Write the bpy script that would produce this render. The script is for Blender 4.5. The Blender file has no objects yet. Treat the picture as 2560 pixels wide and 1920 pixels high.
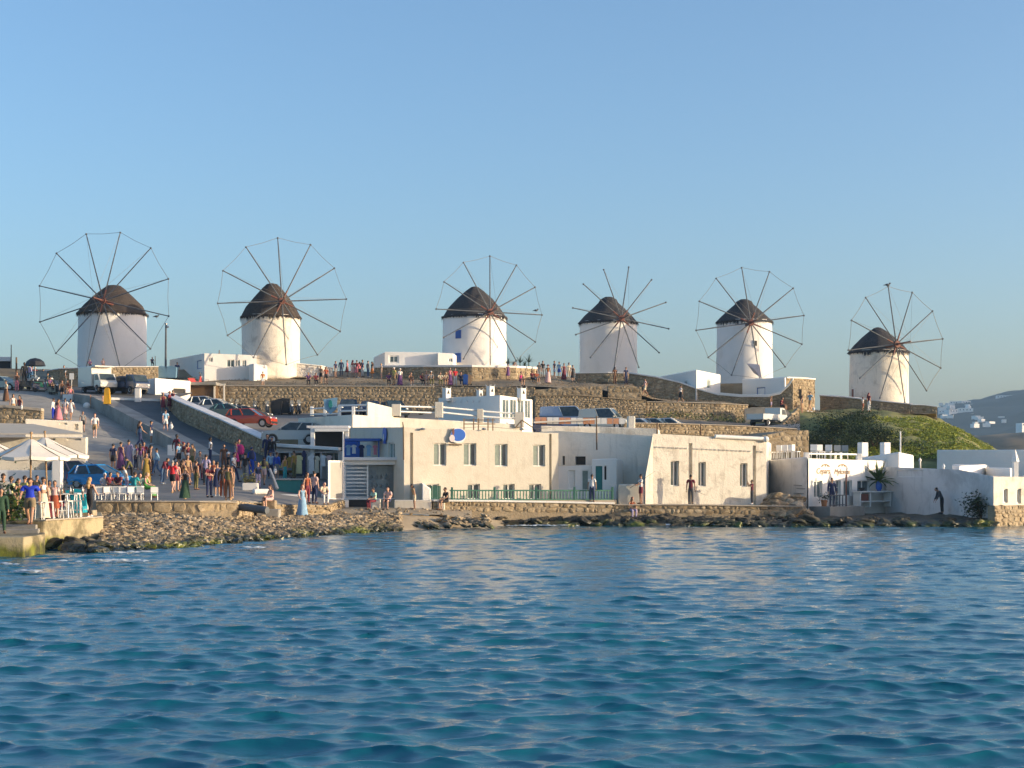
import bpy, bmesh, math, random
import numpy as np
from mathutils import Vector, Matrix, noise
from mathutils.bvhtree import BVHTree

# ------------------------------------------------------------------ camera, sky, sun, exposure
SC = bpy.context.scene
COL = SC.collection
F, HX, HY, CZ = 3900.0, 1280.0, 1188.0, 3.0        # focal length in photo pixels, horizon, eye height
cam_d = bpy.data.cameras.new("camera")
cam_d.sensor_width = 36.0
cam_d.lens = F / 2560.0 * 36.0
cam_d.shift_y = (HY - 960.0) / 2560.0
cam_d.clip_start = 0.5
cam_d.clip_end = 20000.0
cam = bpy.data.objects.new("camera", cam_d)
cam.location = (0, 0, CZ)
cam.rotation_euler = (math.radians(90), 0, 0)
COL.objects.link(cam)
SC.camera = cam

SUN_AZ, SUN_EL = math.radians(101.0), math.radians(6.8)   # azimuth clockwise from +Y
world = bpy.data.worlds.new("World")
SC.world = world
world.use_nodes = True
wn = world.node_tree
wn.nodes.clear()
sky = wn.nodes.new("ShaderNodeTexSky")
sky.sky_type = 'NISHITA'
sky.sun_disc = False
sky.sun_elevation = SUN_EL
sky.sun_rotation = SUN_AZ
sky.altitude = 0
sky.air_density = 0.9
sky.dust_density = 2.5
sky.ozone_density = 4.0
tint = wn.nodes.new("ShaderNodeMix")
tint.data_type = 'RGBA'
tint.blend_type = 'MULTIPLY'
tint.inputs[0].default_value = 1.0
tint.inputs[7].default_value = (1.24, 0.94, 0.77, 1)
bg = wn.nodes.new("ShaderNodeBackground")
bg.inputs[1].default_value = 0.145
wo = wn.nodes.new("ShaderNodeOutputWorld")
wn.links.new(sky.outputs[0], tint.inputs[6])
wn.links.new(tint.outputs[2], bg.inputs[0])
wn.links.new(bg.outputs[0], wo.inputs[0])

sun_d = bpy.data.lights.new("sun", 'SUN')
sun_d.energy = 2.0
sun_d.angle = math.radians(0.5)
sun_d.color = (1.0, 0.82, 0.56)
sun = bpy.data.objects.new("sun", sun_d)
sdir = Vector((math.sin(SUN_AZ) * math.cos(SUN_EL), math.cos(SUN_AZ) * math.cos(SUN_EL), math.sin(SUN_EL)))
sun.rotation_euler = sdir.to_track_quat('Z', 'Y').to_euler()
sun.location = (60, 0, 60)
COL.objects.link(sun)

SC.view_settings.view_transform = 'Standard'
SC.view_settings.look = 'None'
SC.view_settings.gamma = 1.0
SC.view_settings.exposure = 1.78
SC.render.engine = 'CYCLES'
SC.cycles.use_denoising = True
SC.cycles.max_bounces = 6
SC.cycles.diffuse_bounces = 3
SC.cycles.glossy_bounces = 3
SC.cycles.transmission_bounces = 3
SC.cycles.volume_bounces = 1
SC.cycles.caustics_reflective = False
SC.cycles.caustics_refractive = False
HAZE = True

R = random.Random(7)

# ------------------------------------------------------------------ basic helpers
def W(px, py, Y):
    return Vector(((px - HX) / F * Y, Y, CZ + (HY - py) / F * Y))
def WX(px, Y):
    return (px - HX) / F * Y
def WZ(px, z, Y):
    return Vector(((px - HX) / F * Y, Y, z))
def ZP(py, Y):
    return CZ + (HY - py) / F * Y

class MB:
    def __init__(s):
        s.v = []; s.f = []; s.mi = []; s.m = 0
    def add(s, vs, fs):
        b = len(s.v)
        s.v += [tuple(v) for v in vs]
        s.f += [tuple(i + b for i in f) for f in fs]
        s.mi += [s.m] * len(fs)
        return s
    def box(s, c, size, rz=0.0, taper=1.0):
        hx, hy, hz = size[0] / 2, size[1] / 2, size[2] / 2
        cr, sr = math.cos(rz), math.sin(rz)
        vs = []
        for z in (-hz, hz):
            t = taper if z > 0 else 1.0
            for x, y in ((-hx, -hy), (hx, -hy), (hx, hy), (-hx, hy)):
                x *= t; y *= t
                vs.append((c[0] + x * cr - y * sr, c[1] + x * sr + y * cr, c[2] + z))
        return s.add(vs, [(0, 3, 2, 1), (4, 5, 6, 7), (0, 1, 5, 4), (1, 2, 6, 5), (2, 3, 7, 6), (3, 0, 4, 7)])
    def bar(s, a, b, w, h=None):
        """square bar between two points"""
        return s.tube(a, b, w * 0.707, (h or w) * 0.707, 4)
    def tube(s, a, b, r0, r1=None, n=8, cap=True):
        a = Vector(a); b = Vector(b)
        if r1 is None: r1 = r0
        d = (b - a)
        if d.length < 1e-6: return s
        d.normalize()
        up = Vector((0, 0, 1)) if abs(d.z) < 0.95 else Vector((1, 0, 0))
        u = d.cross(up).normalized(); w = u.cross(d)
        vs = []
        for p, r in ((a, r0), (b, r1)):
            for i in range(n):
                t = 2 * math.pi * (i + 0.5) / n
                vs.append(p + u * (math.cos(t) * r) + w * (math.sin(t) * r))
        fs = [(i, i + n, (i + 1) % n + n, (i + 1) % n) for i in range(n)]
        if cap:
            fs += [tuple(range(n)), tuple(range(2 * n - 1, n - 1, -1))]
        return s.add(vs, fs)
    def path(s, pts, r, n=6):
        for i in range(len(pts) - 1):
            ra = r[i] if isinstance(r, (list, tuple)) else r
            rb = r[i + 1] if isinstance(r, (list, tuple)) else r
            s.tube(pts[i], pts[i + 1], ra, rb, n)
        return s
    def lathe(s, prof, c=(0, 0, 0), n=24, jit=None, sx=1.0, sy=1.0, cap=True):
        vs = []; fs = []
        for k, (r, z) in enumerate(prof):
            for i in range(n):
                t = 2 * math.pi * i / n
                rr = r * (1 + (jit(t, z) if jit else 0))
                vs.append((c[0] + math.cos(t) * rr * sx, c[1] + math.sin(t) * rr * sy, c[2] + z))
        m = len(prof)
        for k in range(m - 1):
            for i in range(n):
                j = (i + 1) % n
                fs.append((k * n + i, k * n + j, (k + 1) * n + j, (k + 1) * n + i))
        if cap:
            fs.append(tuple(range(n - 1, -1, -1)))
            fs.append(tuple((m - 1) * n + i for i in range(n)))
        return s.add(vs, fs)
    def prism(s, pts, z0, z1):
        """footprint pts counter clockwise; z0, z1 numbers or lists"""
        n = len(pts)
        za = z0 if isinstance(z0, (list, tuple)) else [z0] * n
        zb = z1 if isinstance(z1, (list, tuple)) else [z1] * n
        vs = [(p[0], p[1], za[i]) for i, p in enumerate(pts)] + [(p[0], p[1], zb[i]) for i, p in enumerate(pts)]
        fs = [(i, (i + 1) % n, (i + 1) % n + n, i + n) for i in range(n)]
        fs += [tuple(range(n - 1, -1, -1)), tuple(range(n, 2 * n))]
        return s.add(vs, fs)
    def extrude_y(s, prof, y0, y1):
        """closed x,z profile counter clockwise seen from -Y, extruded along Y"""
        n = len(prof)
        vs = [(p[0], y0, p[1]) for p in prof] + [(p[0], y1, p[1]) for p in prof]
        fs = [((i + 1) % n, i, i + n, (i + 1) % n + n) for i in range(n)]
        fs += [tuple(range(n)), tuple(range(2 * n - 1, n - 1, -1))]
        return s.add(vs, fs)
    def ell(s, c, r, n=8, m=6, rot=None):
        vs = []; fs = []
        rot = rot or Matrix.Identity(3)
        for k in range(m + 1):
            ph = math.pi * k / m
            for i in range(n):
                t = 2 * math.pi * i / n
                p = rot @ Vector((math.sin(ph) * math.cos(t) * r[0], math.sin(ph) * math.sin(t) * r[1], -math.cos(ph) * r[2]))
                vs.append((c[0] + p.x, c[1] + p.y, c[2] + p.z))
        for k in range(m):
            for i in range(n):
                j = (i + 1) % n
                fs.append((k * n + i, k * n + j, (k + 1) * n + j, (k + 1) * n + i))
        return s.add(vs, fs)
    def mesh(s, name, mat=None, smooth=False, mats=None, merge=True):
        me = bpy.data.meshes.new(name)
        me.from_pydata(s.v, [], s.f)
        if mats:
            for m in mats: me.materials.append(m)
            me.polygons.foreach_set("material_index", s.mi)
        elif mat: me.materials.append(mat)
        if merge:
            bm = bmesh.new(); bm.from_mesh(me)
            bmesh.ops.remove_doubles(bm, verts=bm.verts, dist=1e-4)
            bmesh.ops.dissolve_degenerate(bm, edges=bm.edges, dist=1e-5)
            bm.to_mesh(me); bm.free()
        if smooth:
            me.polygons.foreach_set("use_smooth", [True] * len(me.polygons))
        me.update()
        return me

def link(name, me, parent=None, loc=None):
    o = bpy.data.objects.new(name, me)
    COL.objects.link(o)
    if parent is not None:
        o.parent = parent
        if loc is None and me is not None and not parent.get("_local"):
            o.matrix_parent_inverse = Matrix.Translation(-parent.location) if not parent.parent else Matrix.Identity(4)
    if loc is not None: o.location = loc
    return o

def tag(o, label=None, cat=None, group=None, kind=None):
    if label: o["label"] = label
    if cat: o["category"] = cat
    if group: o["group"] = group
    if kind: o["kind"] = kind
    return o

def thing(name, loc, label, cat, group=None):
    o = bpy.data.objects.new(name, None)
    o.empty_display_size = 0.3
    o.location = loc
    COL.objects.link(o)
    return tag(o, label, cat, group)

def obj(name, mb, mat, parent=None, smooth=False, bevel=0.0, seg=2, **k):
    """mesh given in world coordinates"""
    me = mb.mesh(name, mat, smooth, **k)
    o = link(name, me, parent)
    if bevel:
        m = o.modifiers.new("bevel", 'BEVEL'); m.width = bevel; m.segments = seg
        m.limit_method = 'ANGLE'; m.angle_limit = math.radians(40)
    return o

def setkind(o, k): o["kind"] = k; return o

# ------------------------------------------------------------------ materials
def NT(name):
    m = bpy.data.materials.new(name); m.use_nodes = True
    nt = m.node_tree
    return m, nt, nt.nodes["Principled BSDF"]

def N(nt, t, **kw):
    n = nt.nodes.new(t)
    for k, v in kw.items():
        if k.startswith("i_"):
            key = k[2:]
            key = int(key) if key.isdigit() else key.replace("_", " ")
            n.inputs[key].default_value = v
        else: setattr(n, k, v)
    return n

def ramp(nt, fac, stops):
    r = nt.nodes.new("ShaderNodeValToRGB")
    el = r.color_ramp.elements
    el[0].position, el[0].color = stops[0][0], (*stops[0][1], 1)
    el[1].position, el[1].color = stops[1][0], (*stops[1][1], 1)
    for p, c in stops[2:]:
        e = el.new(p); e.color = (*c, 1)
    nt.links.new(fac, r.inputs[0])
    return r.outputs[0]

def coords(nt, scale=1.0, wscale=None):
    g = nt.nodes.new("ShaderNodeNewGeometry")
    if wscale is None: return g.outputs["Position"]
    m = nt.nodes.new("ShaderNodeVectorMath"); m.operation = 'MULTIPLY'
    m.inputs[1].default_value = wscale
    nt.links.new(g.outputs["Position"], m.inputs[0])
    return m.outputs[0]

def noise_tex(nt, vec, scale, detail=4, rough=0.6, dist=0.0):
    n = nt.nodes.new("ShaderNodeTexNoise")
    n.inputs["Scale"].default_value = scale; n.inputs["Detail"].default_value = detail
    n.inputs["Roughness"].default_value = rough; n.inputs["Distortion"].default_value = dist
    if vec is not None: nt.links.new(vec, n.inputs["Vector"])
    return n.outputs[0]

def mix(nt, a, b, fac, mode='MIX'):
    m = nt.nodes.new("ShaderNodeMix"); m.data_type = 'RGBA'; m.blend_type = mode
    if isinstance(fac, (int, float)): m.inputs[0].default_value = fac
    else: nt.links.new(fac, m.inputs[0])
    for i, x in ((6, a), (7, b)):
        if isinstance(x, (tuple, list)): m.inputs[i].default_value = (*x[:3], 1)
        else: nt.links.new(x, m.inputs[i])
    return m.outputs[2]

def bump(nt, bsdf, h, strength=0.4, dist=0.05):
    b = nt.nodes.new("ShaderNodeBump")
    b.inputs["Strength"].default_value = strength; b.inputs["Distance"].default_value = dist
    nt.links.new(h, b.inputs["Height"])
    nt.links.new(b.outputs[0], bsdf.inputs["Normal"])

def stepf(nt, val, lo, hi):
    m = nt.nodes.new("ShaderNodeMapRange")
    m.inputs[1].default_value = lo; m.inputs[2].default_value = hi
    nt.links.new(val, m.inputs[0])
    return m.outputs[0]

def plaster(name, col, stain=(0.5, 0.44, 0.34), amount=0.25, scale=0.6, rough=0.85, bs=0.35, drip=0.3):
    m, nt, b = NT(name)
    p = coords(nt)
    n1 = noise_tex(nt, p, scale, 6, 0.65, 0.4)
    n2 = noise_tex(nt, coords(nt, wscale=(3.0, 3.0, 0.35)), 1.1, 5, 0.7)
    n3 = noise_tex(nt, p, 9.0, 4, 0.7)
    f1 = stepf(nt, n1, 0.50, 0.50 + max(0.08, 0.24 - 0.18 * amount))
    f2 = stepf(nt, n2, 0.55, 0.8)
    a = nt.nodes.new("ShaderNodeMath"); a.operation = 'MULTIPLY'; a.inputs[1].default_value = amount
    nt.links.new(f1, a.inputs[0])
    c = nt.nodes.new("ShaderNodeMath"); c.operation = 'MULTIPLY'; c.inputs[1].default_value = drip * amount * 2
    nt.links.new(f2, c.inputs[0])
    col1 = mix(nt, col, stain, a.outputs[0])
    col2 = mix(nt, col1, tuple(x * 0.75 for x in stain), c.outputs[0])
    col3 = mix(nt, col2, tuple(x * 0.8 for x in col), stepf(nt, n3, 0.62, 0.95))
    nt.links.new(col3, b.inputs["Base Color"])
    b.inputs["Roughness"].default_value = rough
    h = nt.nodes.new("ShaderNodeMath"); h.operation = 'ADD'
    nt.links.new(n3, h.inputs[0]); nt.links.new(n1, h.inputs[1])
    bump(nt, b, h.outputs[0], bs, 0.05)
    return m

def plain(name, col, rough=0.6, metal=0.0, var=0.0, vs=3.0, bs=0.0):
    m, nt, b = NT(name)
    b.inputs["Roughness"].default_value = rough
    b.inputs["Metallic"].default_value = metal
    n = noise_tex(nt, coords(nt), vs, 4)
    c = mix(nt, col, tuple(x * (1 - var if var else 0.9) for x in col), stepf(nt, n, 0.35, 0.75))
    nt.links.new(c, b.inputs["Base Color"])
    if bs: bump(nt, b, n, bs, 0.03)
    return m

def objcol(name, rough=0.7, metal=0.0, coat=0.0, var=0.15):
    """colour taken from the object itself: clothes, skin, car paint"""
    m, nt, b = NT(name)
    oi = nt.nodes.new("ShaderNodeObjectInfo")
    n = noise_tex(nt, coords(nt), 6.0 if coat == 0 else 1.5, 3)
    dk = mix(nt, oi.outputs["Color"], (1 - var,) * 3, 1.0, 'MULTIPLY')
    c = mix(nt, oi.outputs["Color"], dk, stepf(nt, n, 0.4, 0.7))
    nt.links.new(c, b.inputs["Base Color"])
    b.inputs["Roughness"].default_value = rough
    b.inputs["Metallic"].default_value = metal
    b.inputs["Coat Weight"].default_value = coat
    return m

def stone_mat(name, cols, mottle=0.35, algae=False, bs=0.5):
    m, nt, b = NT(name)
    oi = nt.nodes.new("ShaderNodeObjectInfo")
    p = coords(nt)
    v = nt.nodes.new("ShaderNodeTexVoronoi"); v.inputs["Scale"].default_value = 1.6
    nt.links.new(p, v.inputs["Vector"])
    sep = nt.nodes.new("ShaderNodeSeparateColor"); nt.links.new(v.outputs["Color"], sep.inputs[0])
    a = nt.nodes.new("ShaderNodeMath"); a.operation = 'ADD'
    nt.links.new(oi.outputs["Random"], a.inputs[0]); nt.links.new(sep.outputs[0], a.inputs[1])
    fr = nt.nodes.new("ShaderNodeMath"); fr.operation = 'FRACT'; nt.links.new(a.outputs[0], fr.inputs[0])
    k = len(cols)
    base = ramp(nt, fr.outputs[0], [(i / (k - 1), c) for i, c in enumerate(cols)])
    n = noise_tex(nt, p, 5.0, 6, 0.7)
    n2 = noise_tex(nt, p, 0.5, 3, 0.6)
    c = mix(nt, base, tuple(x * 0.45 for x in cols[0]), stepf(nt, n, 0.45, 0.8) if mottle else 0.0)
    c = mix(nt, c, tuple(min(1, x * 1.25) for x in cols[-1]), stepf(nt, n2, 0.6, 0.9))
    if algae:
        sx = nt.nodes.new("ShaderNodeSeparateXYZ"); nt.links.new(p, sx.inputs[0])
        ad = nt.nodes.new("ShaderNodeMath"); ad.operation = 'MULTIPLY_ADD'
        ad.inputs[1].default_value = 0.9; nt.links.new(noise_tex(nt, p, 0.7, 4), ad.inputs[0])
        nt.links.new(sx.outputs[2], ad.inputs[2])
        g = mix(nt, (0.022, 0.026, 0.012), (0.13, 0.15, 0.018), stepf(nt, noise_tex(nt, p, 0.55, 4), 0.50, 0.66))
        inv = nt.nodes.new("ShaderNodeMapRange")
        inv.inputs[1].default_value = 0.60; inv.inputs[2].default_value = 0.86
        inv.inputs[3].default_value = 1.0; inv.inputs[4].default_value = 0.0
        nt.links.new(ad.outputs[0], inv.inputs[0])
        c = mix(nt, c, g, inv.outputs[0])
        r = nt.nodes.new("ShaderNodeMapRange")
        r.inputs[1].default_value = 0.1; r.inputs[2].default_value = 0.45
        r.inputs[3].default_value = 0.25; r.inputs[4].default_value = 0.85
        nt.links.new(sx.outputs[2], r.inputs[0]); nt.links.new(r.outputs[0], b.inputs["Roughness"])
    else:
        b.inputs["Roughness"].default_value = 0.9
    nt.links.new(c, b.inputs["Base Color"])
    bump(nt, b, n, bs, 0.06)
    return m

def ground_mat(name, c0, c1, c2, s1=0.35, s2=4.0, bs=0.4, rough=0.95):
    m, nt, b = NT(name)
    p = coords(nt)
    n1 = noise_tex(nt, p, s1, 6, 0.65, 0.3); n2 = noise_tex(nt, p, s2, 5, 0.7)
    c = mix(nt, c0, c1, stepf(nt, n1, 0.38, 0.66))
    c = mix(nt, c, c2, stepf(nt, n2, 0.55, 0.78))
    nt.links.new(c, b.inputs["Base Color"]); b.inputs["Roughness"].default_value = rough
    bump(nt, b, n2, bs, 0.08)
    return m

WHITE = (0.83, 0.79, 0.72)
M = {}
M['white'] = plaster("whitewash", WHITE, amount=0.16)
M['cream'] = plaster("cream_render", (0.64, 0.58, 0.47), (0.48, 0.41, 0.31), amount=0.4, scale=1.2, drip=.5)
M['creamlite'] = plaster("pale_render", (0.72, 0.66, 0.55), (0.42, 0.35, 0.25), amount=0.35, drip=0.5)
M['worn'] = plaster("worn_whitewash", (0.70, 0.64, 0.53), (0.36, 0.31, 0.24), amount=0.5, scale=1.6, bs=0.6, drip=0.7)
M['recess'] = plaster("shade_lifted_whitewash", (0.82, 0.76, 0.65), (0.5, 0.45, 0.36), amount=0.4, drip=0.9)  # worn whitewash made paler, brightness put into the colour of the shaded wall
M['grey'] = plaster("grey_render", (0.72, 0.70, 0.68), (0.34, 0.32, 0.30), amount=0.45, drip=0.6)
M['millwhite'] = plaster("mill_whitewash", (0.84, 0.80, 0.74), (0.50, 0.45, 0.36), amount=0.22, bs=0.6)
M['millworn'] = plaster("mill_worn_whitewash", (0.78, 0.71, 0.60), (0.34, 0.30, 0.25), amount=0.5, scale=0.7, bs=0.9, drip=0.7)
M['stone'] = stone_mat("wall_stone", [(0.24, 0.17, 0.09), (0.38, 0.29, 0.17), (0.48, 0.37, 0.23), (0.30, 0.23, 0.14), (0.54, 0.43, 0.28)])
M['mortar'] = ground_mat("wall_mortar", (0.28, 0.22, 0.14), (0.38, 0.30, 0.20), (0.18, 0.14, 0.09), 1.2, 6.0, 0.7)
M['rubble'] = stone_mat("shore_stone", [(0.13, 0.095, 0.055), (0.36, 0.275, 0.17), (0.21, 0.16, 0.095), (0.52, 0.41, 0.27), (0.16, 0.12, 0.07)], algae=True)
M['rock'] = stone_mat("sea_rock", [(0.035, 0.03, 0.022), (0.10, 0.08, 0.05), (0.05, 0.045, 0.03), (0.16, 0.13, 0.08)], algae=True, bs=0.8)
M['shorebed'] = stone_mat("shore_bed", [(0.13, 0.10, 0.07), (0.20, 0.15, 0.10), (0.15, 0.12, 0.08)], algae=True)
M['concrete'] = ground_mat("rough_concrete", (0.24, 0.225, 0.195), (0.38, 0.35, 0.30), (0.17, 0.16, 0.14), 0.35, 1.6, 0.3)
M['pier'] = plaster("stained_pier_concrete", (0.40, 0.33, 0.20), (0.12, 0.10, 0.05), amount=0.85, scale=0.5, bs=0.6, drip=0.9)
def weed(m, lo, hi):
    nt = m.node_tree; b = nt.nodes["Principled BSDF"]; src = b.inputs["Base Color"].links[0].from_socket
    p = coords(nt); sx = nt.nodes.new("ShaderNodeSeparateXYZ"); nt.links.new(p, sx.inputs[0])
    ad = nt.nodes.new("ShaderNodeMath"); ad.operation = 'MULTIPLY_ADD'; ad.inputs[1].default_value = 0.9
    nt.links.new(noise_tex(nt, p, 0.8, 5), ad.inputs[0]); nt.links.new(sx.outputs[2], ad.inputs[2])
    inv = nt.nodes.new("ShaderNodeMapRange"); inv.inputs[1].default_value = lo; inv.inputs[2].default_value = hi; inv.inputs[3].default_value = 1.0; inv.inputs[4].default_value = 0.0
    nt.links.new(ad.outputs[0], inv.inputs[0])
    g = mix(nt, (0.04, 0.04, 0.012), (0.19, 0.20, 0.02), stepf(nt, noise_tex(nt, p, 1.2, 4), 0.42, 0.62))
    nt.links.new(mix(nt, src, g, inv.outputs[0]), b.inputs["Base Color"])
weed(M['pier'], 0.72, 1.0)
M['asphalt'] = ground_mat("asphalt", (0.075, 0.082, 0.085), (0.13, 0.135, 0.135), (0.055, 0.058, 0.06), 0.22, 1.3, 0.2)
M['plaza'] = ground_mat("plaza_paving", (0.20, 0.19, 0.175), (0.26, 0.24, 0.21), (0.15, 0.14, 0.13), 0.3, 5.0, 0.2)
M['earth'] = ground_mat("dry_earth", (0.24, 0.175, 0.10), (0.34, 0.26, 0.16), (0.15, 0.12, 0.06), 0.25, 2.5, 0.7)
M['sand'] = ground_mat("beach_sand", (0.33, 0.26, 0.17), (0.42, 0.34, 0.23), (0.22, 0.17, 0.11), 0.6, 4.0, 0.5)
M['path'] = ground_mat("concrete_path", (0.38, 0.32, 0.24), (0.46, 0.39, 0.30), (0.28, 0.23, 0.17), 0.5, 3.0, 0.3)
M['scrub'] = ground_mat("scrub_slope", (0.17, 0.18, 0.05), (0.26, 0.24, 0.08), (0.17, 0.13, 0.06), 0.4, 2.0, 0.9)
M['slope'] = ground_mat("dry_slope", (0.16, 0.12, 0.06), (0.22, 0.17, 0.09), (0.08, 0.09, 0.03), 0.3, 1.5, 0.9)
M['farland'] = ground_mat("brown_headland", (0.17, 0.13, 0.08), (0.24, 0.18, 0.11), (0.09, 0.08, 0.045), 0.03, 0.15, 0.5)
M['farhill'] = ground_mat("island_hill", (0.035, 0.045, 0.035), (0.06, 0.065, 0.045), (0.022, 0.032, 0.022), 0.006, 0.04, 0.5)
M['wood'] = plain("grey_wood", (0.12, 0.13, 0.14), 0.8, var=0.4)
M['redwood'] = plain("red_brown_wood", (0.20, 0.07, 0.045), 0.7, var=0.4)
M['rope'] = plain("rope", (0.22, 0.19, 0.15), 0.9)
M['bluewood'] = plain("blue_paint", (0.02, 0.09, 0.35), 0.5, var=0.2)
M['paleblue'] = plain("pale_blue_paint", (0.18, 0.33, 0.45), 0.6, var=0.2)
M['teal'] = plain("teal_paint", (0.02, 0.20, 0.19), 0.5, var=0.2)
M['green'] = plain("green_rail_paint", (0.07, 0.20, 0.13), 0.5, var=0.3)
M['turq'] = plain("turquoise_paint", (0.01, 0.36, 0.46), 0.45, var=0.15)
M['shutter'] = plain("grey_green_shutter", (0.24, 0.29, 0.25), 0.6, var=0.3, vs=6)
M['wpaint'] = plain("white_paint", (0.80, 0.78, 0.73), 0.4, var=0.08)
M['dark'] = plain("dark_interior", (0.03, 0.028, 0.026), 0.8)
M['brown'] = plain("brown_timber", (0.13, 0.075, 0.035), 0.7, var=0.3)
M['tan'] = plain("bare_timber", (0.36, 0.23, 0.12), 0.7, var=0.3)
M['metal'] = plain("galvanised_metal", (0.35, 0.36, 0.37), 0.4, 0.8)
M['black'] = plain("black_plastic", (0.018, 0.018, 0.02), 0.5)
M['tyre'] = plain("rubber", (0.02, 0.02, 0.02), 0.8)
M['rim'] = plain("alloy", (0.45, 0.45, 0.46), 0.35, 0.7)
M['canvas'] = plain("white_canvas", (0.78, 0.72, 0.62), 0.8, var=0.12, vs=1.0)
M['frost'] = plain("frosted_sheet", (0.40, 0.38, 0.34), 0.5, var=0.15, vs=1.0)
M['beige'] = plain("beige_canvas", (0.58, 0.50, 0.38), 0.8, var=0.12, vs=1.0)
M['yellow'] = plain("yellow_paint", (0.75, 0.38, 0.01), 0.5, var=0.1)
M['orange'] = plain("orange_paint", (0.62, 0.30, 0.16), 0.5)
M['red'] = plain("red_lamp", (0.35, 0.01, 0.01), 0.3)
M['lamp'] = plain("lamp_glass", (0.75, 0.75, 0.72), 0.1)
M['signblue'] = plain("sign_blue", (0.02, 0.12, 0.50), 0.4, var=0.15)
M['signpink'] = plain("sign_pink", (0.66, 0.55, 0.53), 0.5)
M['leaf'] = ground_mat("leaf_green", (0.035, 0.075, 0.015), (0.07, 0.12, 0.025), (0.12, 0.14, 0.03), 2.0, 9.0, 0.1, 0.6)
M['leafy'] = ground_mat("scrub_leaf", (0.24, 0.29, 0.03), (0.42, 0.43, 0.06), (0.46, 0.40, 0.13), 0.3, 2.0, 0.1, 0.7)
M['leafd'] = ground_mat("dark_scrub_leaf", (0.025, 0.05, 0.018), (0.045, 0.075, 0.02), (0.07, 0.09, 0.03), 0.5, 3.0, 0.1, 0.7)
M['terracotta'] = plain("terracotta", (0.40, 0.17, 0.07), 0.8)
M['cloth'] = objcol("cloth", 0.85)
M['skin'] = objcol("skin", 0.6, var=0.08)
M['hair'] = objcol("hair", 0.6)
M['paint'] = objcol("car_paint", 0.25, 0.0, 0.6, 0.04)
m, nt, b = NT("car_glass"); b.inputs["Base Color"].default_value = (0.03, 0.045, 0.05, 1); b.inputs["Roughness"].default_value = 0.06
nt.links.new(mix(nt, (0.03, 0.045, 0.05), (0.05, 0.07, 0.08), stepf(nt, noise_tex(nt, coords(nt), 2.0), 0.4, 0.6)), b.inputs["Base Color"])
M['cglass'] = m
m, nt, b = NT("window_glass"); b.inputs["Roughness"].default_value = 0.08
nt.links.new(mix(nt, (0.06, 0.09, 0.10), (0.16, 0.20, 0.20), stepf(nt, noise_tex(nt, coords(nt), 1.3), 0.35, 0.65)), b.inputs["Base Color"])
M['glass'] = m
m, nt, b = NT("clear_glass"); b.inputs["Roughness"].default_value = 0.05
b.inputs["Transmission Weight"].default_value = 0.85; b.inputs["IOR"].default_value = 1.1
b.inputs["Base Color"].default_value = (0.8, 0.86, 0.88, 1)
nt.links.new(mix(nt, (0.78, 0.85, 0.88), (0.85, 0.9, 0.9), stepf(nt, noise_tex(nt, coords(nt), 1.0), 0.4, 0.6)), b.inputs["Base Color"])
M['clear'] = m
# thatch
m, nt, b = NT("dark_thatch")
n1 = noise_tex(nt, coords(nt, wscale=(6, 6, 1.2)), 1.4, 6, 0.75)
n2 = noise_tex(nt, coords(nt), 0.6, 4, 0.6)
c = mix(nt, (0.02, 0.02, 0.023), (0.085, 0.078, 0.078), stepf(nt, n1, 0.38, 0.72))
c = mix(nt, c, (0.05, 0.045, 0.044), stepf(nt, n2, 0.45, 0.7))
nt.links.new(c, b.inputs["Base Color"]); b.inputs["Roughness"].default_value = 1.0
bump(nt, b, n1, 1.0, 0.12)
M['thatch'] = m
m, nt, b = NT("brown_thatch")
n1 = noise_tex(nt, coords(nt, wscale=(6, 6, 1.2)), 1.4, 6, 0.75); n2 = noise_tex(nt, coords(nt), 0.5, 4, 0.6)
c = mix(nt, (0.028, 0.021, 0.017), (0.12, 0.09, 0.065), stepf(nt, n1, 0.38, 0.72)); c = mix(nt, c, (0.05, 0.036, 0.028), stepf(nt, n2, 0.42, 0.62))
nt.links.new(c, b.inputs["Base Color"]); b.inputs["Roughness"].default_value = 1.0; bump(nt, b, n1, 1.0, 0.12)
M['thatchb'] = m
# water
m, nt, b = NT("sea_water")
p = coords(nt)
n1 = noise_tex(nt, p, 0.05, 3, 0.5)
c = mix(nt, (0.005, 0.11, 0.165), (0.008, 0.135, 0.18), stepf(nt, n1, 0.4, 0.62))
nt.links.new(c, b.inputs["Base Color"])
b.inputs["Roughness"].default_value = 0.05; b.inputs["IOR"].default_value = 1.333
n3 = noise_tex(nt, coords(nt, wscale=(1.0, 1.7, 1.0)), 3.2, 7, 0.68)
bump(nt, b, n3, 0.35, 0.04)
M['water'] = m
m, nt, b = NT("foam")
nt.links.new(mix(nt, (0.75, 0.78, 0.78), (0.5, 0.58, 0.6), stepf(nt, noise_tex(nt, coords(nt), 4.0), 0.4, 0.6)), b.inputs["Base Color"]); b.inputs["Roughness"].default_value = 0.6
M['foam'] = m
# ------------------------------------------------------------------ terrain
GV, GF = [], []                      # everything a person or car can stand on
def ground_add(vs, fs):
    b = len(GV)
    GV.extend([tuple(v) for v in vs]); GF.extend([tuple(i + b for i in f) for f in fs])

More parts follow.
